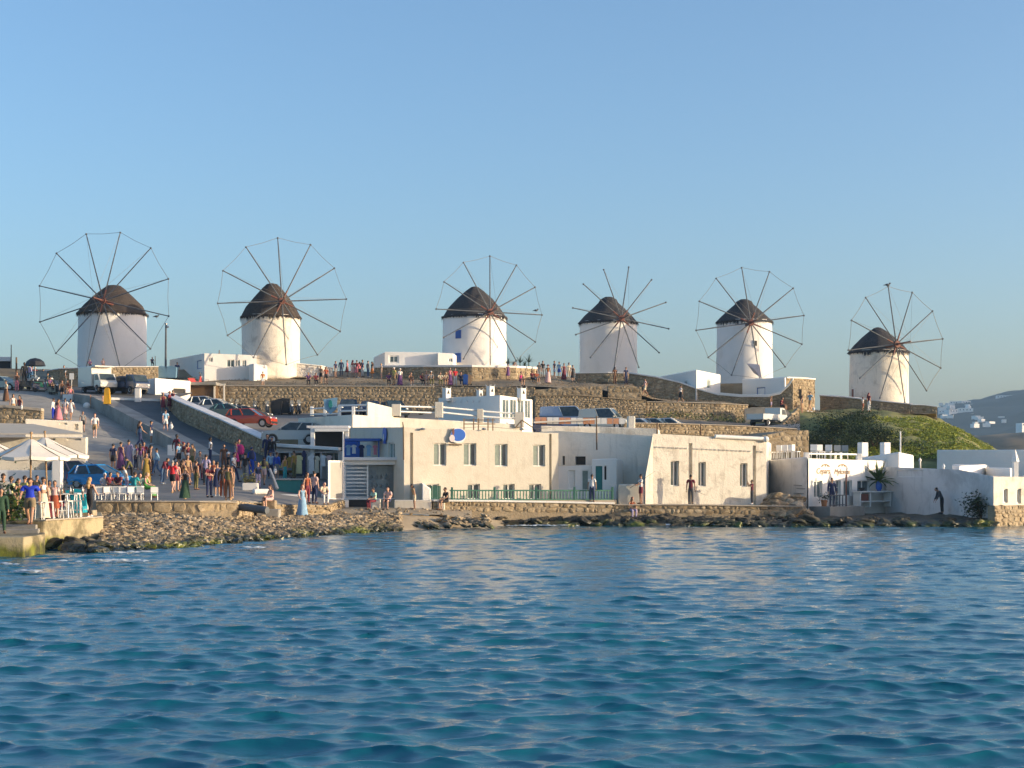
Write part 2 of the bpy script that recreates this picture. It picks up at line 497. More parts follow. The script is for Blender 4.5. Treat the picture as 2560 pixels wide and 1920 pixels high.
def loft(name, rows, mat, nu=6, nv=6, amp=0.06, ns=0.5, kind='structure', walk=True, label=None, smooth=True):
    """bilinear surface through rows of points, with fine relief"""
    vs = []; K = len(rows[0])
    cols = (K - 1) * nu + 1
    rr = []
    for i in range(len(rows) - 1):
        for j in range(nv + (1 if i == len(rows) - 2 else 0)):
            rr.append((i, j / nv))
    for i, t in rr:
        for c in range(cols):
            k = min(c // nu, K - 2); u = (c - k * nu) / nu
            a = rows[i][k].lerp(rows[i][k + 1], u); b = rows[i + 1][k].lerp(rows[i + 1][k + 1], u)
            p = a.lerp(b, t)
            p = p + Vector((0, 0, amp * (noise.noise(p * ns) + 0.5 * noise.noise(p * ns * 2.7))))
            vs.append(p)
    fs = []
    for r in range(len(rr) - 1):
        for c in range(cols - 1):
            a = r * cols + c
            fs.append((a, a + 1, a + cols + 1, a + cols))
    mb = MB().add(vs, fs)
    o = link(name, mb.mesh(name, mat, smooth, merge=False))
    o["kind"] = kind
    if walk: ground_add(vs, fs)
    return o

# --- sea
def sea():
    rng = np.random.RandomState(11)
    ys = [9.0]
    while ys[-1] < 108:
        y = ys[-1]; ys.append(y + min(0.17, 0.026 + y * 0.0017))
    ys = np.array(ys); nc = 430
    us = np.linspace(-0.50, 0.50, nc)
    X = ys[:, None] * us[None, :] * 1.02 + 0 * ys[:, None]
    Y = ys[:, None] + 0 * us[None, :]
    DX = np.zeros_like(X); DY = np.zeros_like(X); H = np.zeros_like(X)
    ncomp = 130
    lam = np.exp(rng.uniform(math.log(0.22), math.log(3.0), ncomp))
    for l in lam:
        k = 2 * math.pi / l
        th = rng.normal(0, 0.45) + math.radians(8)
        kx, ky = k * math.sin(th), k * math.cos(th)
        slope = 0.033 * (1.0 if l < 0.75 else (0.75 / l) ** 1.25) * (1.0 if l > 0.35 else (l / 0.35) ** 0.5)
        a = slope / k * rng.uniform(0.6, 1.3)
        ph = rng.uniform(0, 2 * math.pi)
        arg = kx * X + ky * Y + ph
        cell = np.maximum(np.gradient(ys), ys * 1.02 / nc)[:, None]
        lod = np.clip((l / cell - 2.0) / 2.0, 0, 1)
        H += a * lod * np.cos(arg)
        s = np.sin(arg) * a * 2.0 * lod
        DX -= s * kx / k; DY -= s * ky / k
    gust = 0.8 + 0.3 * np.sin(X * 0.11 + 1.3) * np.sin(Y * 0.09 + X * 0.04)
    H *= gust
    fade = np.clip((108 - Y) / 12, 0.35, 1)
    P = np.stack([X + DX, Y + DY, H * fade - 0.02], -1).reshape(-1, 3)
    nr = len(ys)
    idx = (np.arange(nr - 1)[:, None] * nc + np.arange(nc - 1)[None, :]).reshape(-1)
    faces = np.stack([idx, idx + 1, idx + nc + 1, idx + nc], -1)
    me = bpy.data.meshes.new("sea")
    me.vertices.add(len(P)); me.vertices.foreach_set("co", P.astype(np.float32).ravel())
    me.loops.add(faces.size); me.loops.foreach_set("vertex_index", faces.astype(np.int32).ravel())
    me.polygons.add(len(faces))
    me.polygons.foreach_set("loop_start", np.arange(0, faces.size, 4, dtype=np.int32))
    me.polygons.foreach_set("use_smooth", np.ones(len(faces), bool))
    me.update(calc_edges=True)
    me.materials.append(M['water'])
    o = link("sea", me); o["kind"] = 'structure'
    mb = MB()
    S_ = 9000
    mb.add([(-3700, -180, -0.45), (3700, -180, -0.45), (3700, 3900, -0.45), (-3700, 3900, -0.45)], [(0, 1, 2, 3)])
    o = link("open_water", mb.mesh("open_water", M['water'], merge=False)); o["kind"] = 'structure'
sea()

# --- hill: columns by bearing, rows front to back
def col_rows(table, Ys):
    """table: list of (px, [z...]); returns rows of vectors; Y entries may be numbers or per-column lists"""
    rows = []
    for r, Y in enumerate(Ys):
        row = []
        for c, (px, zs) in enumerate(table):
            y = Y[c] if isinstance(Y, (list, tuple)) else Y
            row.append(WZ(px, zs[r], y))
        rows.append(row)
    return rows

# car park shelf (front edge .. foot of the big retaining wall)
CARPX =   [470, 560, 640, 830, 960, 1100, 1340, 1450, 1600, 1700, 1850, 2000]
cpz0 =    [9.0, 7.4, 6.2, 5.6, 5.8, 6.0, 6.0, 6.1, 6.3, 6.4, 6.6, 6.8]
cpz1 =    [9.1, 7.9, 7.0, 6.6, 6.7, 6.8, 6.6, 6.6, 6.6, 6.7, 7.2, 7.6]
cpz2 =    [9.4, 9.1, 9.0, 9.0, 9.0, 9.0, 8.7, 8.7, 8.7, 8.6, 8.2, 8.2]
y0 =      [137, 128, 118, 114, 116, 118, 122, 124, 127, 128, 130, 131]
y1 =      [142, 137, 134, 132, 132, 133, 141, 141, 141, 141, 141, 140]
y2 =      [150, 150, 150, 150, 150, 150, 149, 149, 149, 150, 151, 151]
car_rows = [[WZ(p, z, y) for p, z, y in zip(CARPX, zz, yy)] for zz, yy in ((cpz0, y0), (cpz1, y1), (cpz2, y2))]
loft("car_park", car_rows, M['plaza'], 4, 10, 0.04)
# hidden drop from the car park down to the seafront level
drop = [[WZ(p, 0.9, 110) for p in CARPX], [WZ(p, z - 0.3, y - 0.4) for p, z, y in zip(CARPX, cpz0, y0)], car_rows[0]]
loft("embankment", drop, M['slope'], 3, 3, 0.1, walk=False)

# hill path above the retaining wall
PPX = [-400, 130, 380, 470, 640, 830, 960, 1100, 1340, 1450, 1580, 1640, 1740, 1860, 1960, 2060, 2200, 2340]
pya = [966, 966, 966, 966, 966, 966, 966, 966, 968, 972, 985, 1002, 1004, 1012, 1030, 1036, 1036, 1036]
pyb = [950, 950, 950, 945, 945, 945, 946, 946, 948, 956, 958, 1000, 1001, 1003, 1026, 1027, 1027, 1046]
YA =  [156, 156, 156, 150.6] + [150.6] * 4 + [150, 150, 150, 150, 151, 152, 153, 153, 152, 152]
YB =  [160, 160, 160, 160] + [160] * 4 + [161, 160, 158, 157, 157, 157, 158, 158, 157, 156]
rA = [W(p, y, Y) for p, y, Y in zip(PPX, pya, YA)]
rB = [W(p, y, Y) for p, y, Y in zip(PPX, pyb, YB)]
rC = [WZ(v_px, z, Y) for v_px, z, Y in zip(PPX, [14.2, 14.2, 14.2, 14.2, 14.2, 14.2, 14.2, 14.2, 13.9, 13.4, 12.6, 11.4, 12.4, 12.4, 10.2, 9.9, 9.9, 7.6], [163] * 4 + [168] * 10 + [166] * 4)]
rD = [WZ(p, z, 196) for p, z in zip(PPX, [13.4] * 8 + [13, 12.8, 12, 11.5, 11.5, 11.5, 9.6, 9.0, 8.6, 4.5])]
rE = [WZ(p, z, 260) for p, z in zip(PPX, [9.0] * 13 + [6, 4, 3, 2, 1.5])]
loft("hill_path", [rA, rB], M['earth'], 5, 6, 0.22, 0.45)
loft("hilltop", [rB, rC, rD, rE], M['earth'], 4, 4, 0.2, 0.3)

# right-hand mound below the last mill
MPX = [1860, 1920, 2000, 2060, 2150, 2250, 2340, 2400, 2450, 2500, 2560, 2800, 3400]
def mrow(vals, Ys): return [WZ(p, z, y) for p, z, y in zip(MPX, vals, Ys)]
m0 = mrow([1.0, 1.0, 1.0, 1.0, 1.0, 1.0, 1.0, 1.0, 1.0, 1.0, 0.8, 0.4, 0.2], [114] * 13)
m1 = [W(p, y, 124) for p, y in zip(MPX, [1152, 1152, 1152, 1152, 1150, 1150, 1148, 1148, 1148, 1150, 1155, 1165, 1170])]
m2 = [W(p, y, 136) for p, y in zip(MPX, [1100, 1100, 1090, 1082, 1080, 1086, 1090, 1100, 1125, 1142, 1150, 1160, 1170])]
m3 = [W(p, y, 145) for p, y in zip(MPX, [1075, 1072, 1055, 1046, 1048, 1056, 1066, 1085, 1116, 1136, 1148, 1160, 1170])]
m4 = [W(p, y, 152.3) for p, y in zip(MPX, [1048, 1040, 1033, 1033, 1034, 1036, 1052, 1078, 1108, 1132, 1146, 1160, 1170])]
m5 = [W(p, y, 158) for p, y in zip(MPX, [1028, 1028, 1028, 1028, 1028, 1034, 1050, 1076, 1106, 1130, 1146, 1160, 1170])]
m6 = mrow([4, 4, 4, 4, 4, 4, 3, 2, 1, 0.2, -0.6, -0.6, -0.6], [240] * 13)
mound = loft("grassy_mound", [m0, m1, m2, m3, m4, m5, m6], M['scrub'], 7, 9, 0.5, 0.35)

# ------------------------------------------------------------------ left side: plaza, road, ramp
pl = [
 [WZ(p, 1.50, 74) for p in (-500, -200, 0, 150, 235, 245)],
]
plaza_rows = [
 [WZ(-600, 1.72, 80), WZ(-100, 1.72, 80), WZ(240, 1.72, 78), WZ(420, 1.72, 78), WZ(590, 1.72, 79), WZ(640, 1.45, 83.5)],
 [WZ(-600, 2.0, 90), WZ(-100, 2.0, 90), WZ(240, 2.0, 89), WZ(420, 2.05, 90), WZ(590, 1.95, 89), WZ(820, 1.32, 87)],
 [WZ(-600, 2.35, 96), WZ(-100, 2.35, 96), WZ(240, 2.4, 95), WZ(420, 2.7, 96), WZ(600, 2.5, 96), WZ(860, 1.6, 95)],
 [WZ(-600, 3.4, 101), WZ(-100, 3.4, 101), WZ(240, 3.4, 101), WZ(430, 3.42, 101), WZ(620, 3.35, 101), WZ(860, 2.6, 104)],
]
loft("plaza", plaza_rows, M['plaza'], 5, 6, 0.03)
front_drop = [[WZ(-600, 0.8, 79.9), WZ(-100, 0.8, 79.9), WZ(240, 0.8, 77.9), WZ(420, 0.8, 77.9), WZ(590, 0.6, 78.9), WZ(640, 0.6, 83.8)], plaza_rows[0]]
pe = [r[-1] for r in plaza_rows]
stone_wall_later = [(592, 78.9, 1290, 1252), (640, 83.5, 1296, 1260), (735, 85.4, 1286, 1262), (822, 87, 1280, 1263), (862, 93.6, 1272, 1250)]
loft("plaza_edge", front_drop, M['concrete'], 5, 2, 0.0, walk=False)
road_rows = [
 [WZ(430, 3.42, 101), WZ(520, 3.4, 101), WZ(620, 3.35, 101), WZ(740, 3.3, 101)],
 [W(515, 1140, 107), W(560, 1142, 107), W(620, 1146, 107), W(695, 1150, 107)],
 [W(400, 1077, 119), W(440, 1084, 119), W(490, 1092, 119), W(552, 1100, 119)],
 [W(320, 1034, 128), W(350, 1039, 128), W(390, 1044, 128), W(447, 1050, 128)],
 [W(240, 992, 137), W(290, 995, 137), W(340, 998, 137), W(405, 1004, 137)],
 [W(115, 976, 147), W(220, 978, 147), W(330, 981, 147), W(480, 984, 145)],
 [W(-400, 966, 156), W(100, 966, 156), W(300, 966, 156), W(470, 966, 156)],
]
loft("road", road_rows, M['asphalt'], 5, 7, 0.02)
ramp_rows = [
 [WZ(-600, 3.4, 101), WZ(-100, 3.4, 101), WZ(240, 3.4, 101), WZ(430, 3.42, 101)],
 [WZ(-600, 5.0, 107), WZ(-100, 4.8, 107), WZ(240, 4.5, 107), W(500, 1152, 107)],
 [WZ(-600, 7.4, 119), WZ(-60, 7.2, 119), WZ(180, 6.4, 119), W(388, 1110, 119)],
 [WZ(-600, 9.0, 128), WZ(-60, 8.8, 128), WZ(160, 8.2, 128), W(306, 1064, 128)],
 [WZ(-600, 10.3, 137), WZ(-60, 10.2, 137), WZ(100, 9.8, 137), W(228, 1018, 137)],
 [WZ(-600, 11.0, 147), WZ(-200, 11.0, 147), WZ(0, 11.0, 147), W(112, 979, 147)],
 [WZ(-900, 11.9, 156), WZ(-700, 11.9, 156), WZ(-500, 11.9, 156), WZ(-400, 12.0, 156)],
]
loft("ramp", ramp_rows, M['concrete'], 5, 8, 0.05, 0.8)

# shore: rubble bank, beach, quay level
SPX = [252, 330, 430, 560, 700, 800, 900, 1000]
sh = [
 [WZ(p, -0.7, y) for p, y in zip(SPX, [58, 59.5, 61, 65, 70, 74, 80, 85])],
 [WZ(p, 0.05, y) for p, y in zip(SPX, [62.5, 63.5, 65, 69, 74.5, 78.5, 82, 85])],
 [WZ(p, z, y) for p, z, y in zip(SPX, [0.55, 0.5, 0.5, 0.45, 0.4, 0.4, 0.4, 0.35], [68, 68.5, 70, 73.5, 79, 82, 84.5, 87])],
 [WZ(p, z, y) for p, z, y in zip(SPX, [1.0, 1.05, 1.0, 0.8, 0.7, 0.7, 0.75, 0.8], [77.9, 78, 78.2, 79.3, 84, 85.5, 87.5, 88.8])],
]
shore = loft("rubble_shore", sh, M['shorebed'], 8, 8, 0.10, 0.9)
beach = [
 [WZ(p, z, y) for p, z, y in zip([560, 640, 700, 800, 900, 1000, 1100, 1180], [0.8, 0.75, 0.7, 0.7, 0.75, 0.78, 0.72, 0.5], [79.3, 82, 84, 85.5, 87.5, 88.8, 90, 90.5])],
 [WZ(p, z, y) for p, z, y in zip([560, 640, 700, 800, 900, 1000, 1100, 1180], [0.9, 0.85, 0.9, 1.0, 1.05, 1.08, 1.05, 1.0], [80, 84.5, 86.5, 88.5, 90, 91.2, 92, 92.5])],
 [WZ(p, 1.1, 96) for p in (560, 640, 700, 800, 900, 1000, 1100, 1180)],
]
loft("beach_walk", beach, M['sand'], 6, 5, 0.04, 0.8)
sand_low = [
 [WZ(p, -0.6, y) for p, y in zip([985, 1040, 1100, 1160, 1220, 1270], [80.5, 83.5, 86, 88, 89.5, 90])],
 [WZ(p, z, y) for p, z, y in zip([985, 1040, 1100, 1160, 1220, 1270], [0.10, 0.08, 0.06, 0.03, 0.0, -0.1], [85, 87, 88.6, 90, 91, 91.5])],
 [WZ(p, z, y) for p, z, y in zip([985, 1040, 1100, 1160, 1220, 1270], [0.75, 0.72, 0.62, 0.5, 0.4, 0.3], [88.8, 89.6, 90.2, 91, 92, 93])],
]
loft("sand_beach", sand_low, M['sand'], 5, 5, 0.06, 0.8)
fore = [
 [WZ(p, -0.8, 90) for p in (1230, 1400, 1700, 2000, 2200, 2490)],
 [WZ(p, 0.15, y) for p, y in zip((1230, 1400, 1700, 2000, 2200, 2490), (92, 92.6, 93, 93.2, 93, 92))],
 [WZ(p, 0.5, y) for p, y in zip((1230, 1400, 1700, 2000, 2200, 2490), (93.6, 94.2, 94.8, 95.2, 95.6, 95.5))],
 [WZ(p, 0.5, 108) for p in (1230, 1400, 1700, 2000, 2200, 2490)],
]
loft("foreshore", fore, M['rock'], 10, 6, 0.18, 0.8)
quay = [[WZ(p, 1.14, y) for p, y in ((1180, 93.5), (1400, 94.2), (1700, 94.8), (2005, 95.6))], [WZ(p, 1.14, 110) for p in (1180, 1400, 1700, 2005)]]
loft("quay_walkway", quay, M['path'], 6, 3, 0.01)

# pier terrace at the lower left
mb = MB()
pf = [(WX(112, 62.5), 62.5), (WX(258, 67.5), 67.5), (WX(255, 79), 79), (WX(-500, 79), 79), (WX(-500, 62.5), 62.5)]
mb.prism(pf, -1.0, 1.17)
o = obj("pier", mb, M['pier'], bevel=0.06); o["kind"] = 'structure'
ground_add([(x, y, 1.17) for x, y in pf], [(0, 1, 2, 3, 4)])
mb = MB()
pl2 = [(WX(-500, 57.0), 57.0), (WX(60, 57.5), 57.5), (WX(112, 60.5), 60.5), (WX(113, 62.49), 62.49), (WX(-500, 62.49), 62.49)]
mb.prism(pl2, -1.0, 0.72)
o = obj("pier_landing", mb, M['pier'], bevel=0.05); o["kind"] = 'structure'
ground_add([(x, y, 0.72) for x, y in pl2], [(0, 1, 2, 3, 4)])
st = thing("landing_steps", (WX(50, 61.5), 61.5, 0.72), "two worn stone steps from the low landing up to the terrace", "steps")
for k, (h, d) in enumerate(((0.88, 1.35), (1.03, 0.9))):
    mb = MB(); y = 62.49 - d
    mb.prism([(WX(-200, y), y), (WX(96 - 6 * k, y), y), (WX(100 - 6 * k, 62.48), 62.48), (WX(-200, 62.48), 62.48)], 0.70, h)
    obj("step", mb, M['concrete'], st, bevel=0.03)
ground_add([(WX(-200, 61.59), 61.59, 1.03), (WX(92, 61.59), 61.59, 1.03), (WX(96, 62.48), 62.48, 1.03), (WX(-200, 62.48), 62.48, 1.03)], [(0, 1, 2, 3)])
# coping of the pier
mb = MB()
mb.prism([(WX(114, 62.42), 62.42), (WX(259, 67.42), 67.42), (WX(258, 67.9), 67.9), (WX(114, 62.9), 62.9)], 1.171, 1.23)
obj("pier_coping", mb, M['path'], bevel=0.02)["kind"] = 'structure'

# ------------------------------------------------------------------ far land
def ridge(name, prof, Y, depth, mat, base=-2.0, nz=10, amp=1.0, ns=0.02):
    """a hill of real depth whose crest passes through the given skyline"""
    rows = []
    for k in range(nz + 1):
        t = k / nz
        s = math.sin(t * math.pi) ** 0.8
        y = Y + (t - 0.5) * depth
        row = []
        for px, py in prof:
            z = ZP(py, Y)
            row.append(Vector((WX(px, Y), y, base + (z - base) * s)))
        rows.append(row)
    return loft(name, rows, mat, 8, 5, amp, ns, walk=False)
ridge("headland", [(2240, 1110), (2350, 1100), (2420, 1090), (2500, 1084), (2600, 1080), (2800, 1072), (3300, 1090), (3800, 1120)], 520, 220, M['farland'], amp=1.6, ns=0.03)
ridge("island_hill", [(2150, 1060), (2250, 1040), (2345, 1021), (2420, 1010), (2480, 996), (2530, 983), (2560, 976), (2620, 960), (2800, 925), (3100, 900), (3500, 960), (3900, 1060)], 1900, 1300, M['farhill'], amp=9.0, ns=0.012)

# ------------------------------------------------------------------ masonry
def stone_variants():
    out = []
    rr = random.Random(5)
    for k in range(8):
        n = 7 + k % 2
        ang = sorted([2 * math.pi * (i + rr.uniform(-0.28, 0.28)) / n for i in range(n)])
        fr = []; bk = []
        for a in ang:
            c, s = math.cos(a), math.sin(a)
            e = 0.50 / max(abs(c), abs(s)) * rr.uniform(0.86, 1.0)
            e = 0.6 * e + 0.4 * 0.52
            bk.append((c * e, 0.5, s * e)); fr.append((c * e * 0.80, -0.35 + rr.uniform(-0.15, 0.1), s * e * 0.80))
        vs = bk + fr + [(0, -0.5, 0)]
        fs = []
        for i in range(n):
            j = (i + 1) % n
            fs.append((i, j, j + n, i + n)); fs.append((i + n, j + n, 2 * n))
        me = MB().add(vs, fs).mesh("stone", None, merge=False)
        out.append((vs, fs, me))
    return out
SV = stone_variants()
_sv_mesh = {}
def sv_mesh(i, mat):
    if (i, mat.name) not in _sv_mesh:
        me = SV[i][2].copy(); me.materials.append(mat); _sv_mesh[(i, mat.name)] = me
    return _sv_mesh[(i, mat.name)]

def stone_wall(name, pts, label, cat="wall", size=0.42, thick=0.6, mat=None, mortar=None, limit=300,
               coping=None, cop_h=0.10, proud=0.06, skip=None, group=None, stones=True, structure=False, depth_back=None):
    """pts: (px, Y, py_bottom, py_top) left to right as the camera sees the face; stones laid in rough courses"""
    mat = mat or M['stone']; mortar = mortar or M['mortar']
    P = [(WX(p[0], p[1]), p[1]) for p in pts]
    zb = [ZP(p[2], p[1]) for p in pts]; zt = [ZP(p[3], p[1]) for p in pts]
    n = len(P)
    if structure:
        root = bpy.data.objects.new(name, None); COL.objects.link(root); root.location = (P[0][0], P[0][1], zb[0]); root["kind"] = 'structure'
    else:
        root = thing(name, (P[0][0], P[0][1], zb[0]), label, cat, group)
    nor = []
    for i in range(n):
        a = P[max(0, i - 1)]; b = P[min(n - 1, i + 1)]
        d = Vector((b[0] - a[0], b[1] - a[1])).normalized()
        nor.append(Vector((d.y, -d.x)))
    B = [(P[i][0] - nor[i].x * thick, P[i][1] - nor[i].y * thick) for i in range(n)]
    mb = MB()
    vs = []
    for i in range(n):
        vs += [(P[i][0], P[i][1], zb[i] - 0.6), (P[i][0], P[i][1], zt[i]), (B[i][0], B[i][1], zt[i]), (B[i][0], B[i][1], zb[i] - 0.6)]
    fs = []
    for i in range(n - 1):
        a = i * 4; c = a + 4
        fs += [(a, c, c + 1, a + 1), (a + 1, c + 1, c + 2, a + 2), (a + 2, c + 2, c + 3, a + 3)]
    fs += [(0, 1, 2, 3), tuple((n - 1) * 4 + k for k in (3, 2, 1, 0))]
    mb.add(vs, fs)
    obj("wall_core", mb, mortar, root)
    if coping:
        mb = MB(); vs = []
        e = 0.07
        for i in range(n):
            nx, ny = nor[i]
            f = (P[i][0] + nx * (proud + e), P[i][1] + ny * (proud + e)); b = (B[i][0] - nx * e, B[i][1] - ny * e)
            vs += [(f[0], f[1], zt[i] + 0.003), (f[0], f[1], zt[i] + cop_h), (b[0], b[1], zt[i] + cop_h), (b[0], b[1], zt[i] + 0.003)]
        fs = []
        for i in range(n - 1):
            a = i * 4; c = a + 4
            fs += [(a, c, c + 1, a + 1), (a + 1, c + 1, c + 2, a + 2), (a + 2, c + 2, c + 3, a + 3), (a + 3, c + 3, c, a)]
        fs += [(0, 1, 2, 3), tuple((n - 1) * 4 + k for k in (3, 2, 1, 0))]
        mb.add(vs, fs)
        obj("coping", mb, coping, root, bevel=0.03)
    if not stones: return root
    rr = random.Random(hash(name + str(pts[0][0])) % 10000 if False else int(pts[0][0] * 7 + pts[0][3]))
    lens = [math.dist(P[i], P[i + 1]) for i in range(n - 1)]
    cum = [0]
    for l in lens: cum.append(cum[-1] + l)
    def at(u):
        for i in range(n - 1):
            if u <= cum[i + 1] or i == n - 2:
                t = (u - cum[i]) / max(lens[i], 1e-6)
                p = (P[i][0] + (P[i + 1][0] - P[i][0]) * t, P[i][1] + (P[i + 1][1] - P[i][1]) * t)
                d = Vector((P[i + 1][0] - P[i][0], P[i + 1][1] - P[i][1])).normalized()
                return p, zb[i] + (zb[i + 1] - zb[i]) * t, zt[i] + (zt[i + 1] - zt[i]) * t, d
    cells = []
    hmax = max(zt[i] - zb[i] for i in range(n))
    v = 0.0
    while v < 1.0:
        hh = size * rr.uniform(0.55, 0.95) / hmax
        v1 = min(1.0, v + hh)
        if 1.0 - v1 < 0.3 * size / hmax: v1 = 1.0
        u = -rr.uniform(0, size * 0.6)
        while u < cum[-1]:
            w = size * rr.choice((0.45, 0.7, 0.9, 1.1, 1.4, 1.9)) * rr.uniform(0.85, 1.15)
            u0, u1 = max(u, 0), min(u + w, cum[-1])
            if u1 - u0 > 0.12 * size:
                uc = (u0 + u1) / 2
                p, b0, t0, d = at(uc)
                h = (t0 - b0) * (v1 - v)
                if h > 0.06:
                    zc = b0 + (t0 - b0) * (v + v1) / 2
                    if not (skip and skip(p[0], p[1], zc)):
                        cells.append((p, zc + rr.uniform(-.05, .05) * size * 2, u1 - u0, h * rr.uniform(.78, 1.12), d, rr.randrange(8), rr.uniform(0.6, 1.4), rr.choice((-1, 1)), rr.choice((-1, 1)), rr.uniform(-.22, .22)))
            u += w
        v = v1
    rr.shuffle(cells)
    cells.sort(key=lambda c: -c[2] * c[3])
    stuff = MB()
    for k, (p, zc, w, h, d, vi, pr, fx, fz, tw) in enumerate(cells):
        dep = proud * pr + 0.1
        nrm = Vector((d.y, -d.x))
        cen = (p[0] + nrm.x * (proud * pr - dep / 2), p[1] + nrm.y * (proud * pr - dep / 2), zc)
        if k < limit:
            o = bpy.data.objects.new("stone", sv_mesh(vi, mat))
            o.parent = root
            ang = math.atan2(d.y, d.x)
            o.matrix_parent_inverse = Matrix.Translation(-root.location)
            o.location = cen
            o.rotation_euler = (0, tw, ang)
            o.scale = (w * 1.07, dep, h * 1.08)
            COL.objects.link(o)
        else:
            X = Vector((d.x, d.y, 0)); Yv = Vector((-nrm.x, -nrm.y, 0)); Z = Vector((0, 0, 1)); cv = Vector(cen)
            stuff.add([cv + X * (a * w * 1.07) + Yv * (b * dep) + Z * (c * h * 1.08) for a, b, c in SV[vi][0]], SV[vi][1])
    if stuff.v:
        o = link("small_stones", stuff.mesh("small_stones", mat, merge=False), root)
        o["kind"] = 'stuff'
    return root

stone_wall("retaining_wall", [(470, 150.2, 1038, 966), (640, 150.2, 1036, 966), (830, 150.2, 1034, 967), (1085, 150.2, 1034, 968)],
           "long tan rubble wall behind the parked cars and scooters below the hill path", coping=M['path'], cop_h=0.12, size=0.40, thick=0.4)
stone_wall("retaining_wall", [(1085, 150.2, 1034, 968), (1130, 150.0, 1036, 968), (1250, 149.7, 1038, 968), (1337, 149.5, 1038, 969)],
           "dark shaded rubble wall behind the white rooftop chimneys", size=0.40, thick=0.4, limit=160)
stone_wall("retaining_wall", [(1337, 147.5, 1045, 990), (1450, 147.6, 1045, 990), (1560, 147.8, 1046, 1000), (1615, 148, 1048, 1002)],
           "sunlit tan rubble wall behind the parked vans, right of the rooftop glass room", size=0.34, thick=2.6, coping=M['earth'], cop_h=0.08)
stone_wall("retaining_wall", [(1616, 148.3, 1048, 1006), (1700, 148.6, 1048, 1007), (1802, 149, 1050, 1010), (1870, 150, 1045, 1014)],
           "lower sunlit rubble wall under the walkway with two walkers", size=0.34, thick=2.0, coping=M['path'], cop_h=0.10)
stone_wall("ledge_wall", [(1337, 149.6, 1000, 974), (1400, 149.6, 1000, 971), (1465, 149.6, 1000, 966), (1506, 149.6, 1000, 966)],
           "low smooth tan parapet on top of the sunlit wall, left piece", thick=1.4, coping=None, size=0.6, proud=0.04, limit=80)
stone_wall("ledge_wall", [(1520, 149.7, 1008, 964), (1560, 149.7, 1008, 966), (1604, 149.7, 1008, 968)],
           "smooth tan block of parapet right of the gap on the sunlit wall", thick=1.4, size=0.6, proud=0.04, limit=80)
# parapet beside the road, with smooth pale top
stone_wall("parapet_wall", [(405, 137.3, 1006, 984), (447, 128.3, 1052, 1005), (552, 119.3, 1102, 1050), (672, 108.3, 1152, 1106)],
           "long sloping rubble parapet with a smooth pale top between the road and the car park", size=0.38, thick=0.7, coping=M['wpaint'] if False else M['grey'], cop_h=0.12)
# rampart between the stepped ramp and the road
stone_wall("rampart_wall", [(112, 147, 981, 975), (228, 137, 1019, 990), (306, 128, 1066, 1031), (388, 119, 1112, 1074), (500, 107, 1154, 1136)],
           "broad worn concrete kerb bank sloping down between the ramp and the road", thick=1.4, stones=False, mortar=M['concrete'])
# plinths of the mills
stone_wall("plinth_wall", [(95, 160, 950, 932), (150, 156.5, 951, 923), (280, 155.5, 951, 918), (396, 157, 950, 918)],
           "shaded stone plinth under the leftmost windmill, behind the truck", size=0.40, thick=2.0, coping=M['white'])
stone_wall("plinth_wall", [(936, 168, 946, 920), (962, 161.5, 946, 919), (1060, 159, 947, 918), (1180, 158, 948, 918), (1290, 159.5, 948, 920), (1342, 165, 948, 923)],
           "curved stone plinth with white rim under the third windmill from the left", size=0.42, thick=2.0, coping=M['white'], cop_h=0.22)
stone_wall("plinth_wall", [(1438, 163, 950, 935), (1450, 160.5, 958, 934), (1520, 160, 962, 933), (1572, 160, 962, 934)],
           "shaded stone plinth under the fourth windmill from the left", size=0.40, thick=2.0, coping=M['white'])
stone_wall("sloping_wall", [(1572, 159, 985, 934), (1640, 157.5, 1004, 944), (1700, 156.5, 1004, 958), (1750, 156, 1006, 976), (1800, 155.5, 1008, 990)],
           "dark shaded rubble wall whose pale top sweeps down below the fourth windmill", size=0.40, thick=0.6, coping=M['white'], cop_h=0.14)
# the white-topped wall that swoops up beside the stone house
stone_wall("swooping_wall", [(1797, 155.4, 1018, 988), (1850, 154.6, 1020, 993), (1920, 154, 1022, 993), (1950, 153.8, 1022, 986), (1972, 153.6, 1022, 966), (1983, 153.5, 1022, 950)],
           "sunlit rubble wall with a thick white rim that curves upward to the stone house", size=0.36, thick=0.5, coping=M['white'], cop_h=0.28)
# last mill plinth
stone_wall("plinth_wall", [(2050, 161, 1020, 990), (2120, 157.5, 1022, 995), (2200, 156, 1026, 1004), (2282, 155.5, 1034, 1012)],
           "low stone plinth under the rightmost windmill on the green mound", size=0.40, thick=2.0, coping=M['grey'], cop_h=0.12)
stone_wall("garden_wall", [(2276, 154.5, 1050, 1013), (2310, 154.3, 1064, 1014), (2343, 154, 1078, 1018)],
           "short sunlit stone wall ending the mound right of the last windmill", size=0.5, thick=0.5, coping=M['white'], cop_h=0.08)
# lower wall in front of the car park
stone_wall("boundary_wall", [(1560, 127, 1095, 1059), (1700, 128, 1098, 1061), (1850, 129.5, 1100, 1066), (1992, 131, 1102, 1074)],
           "low sunlit boundary wall behind the worn seaside house, below the pickup", size=0.36, thick=0.5, coping=M['path'], cop_h=0.1, limit=220)
stone_wall("shaded_wall", [(1905, 124, 1172, 1090), (1960, 124.5, 1172, 1078), (2022, 125, 1172, 1076)],
           "dark shaded wall at the foot of the mound behind the restaurant roof", size=0.6, thick=6.0, proud=0.05, limit=120)
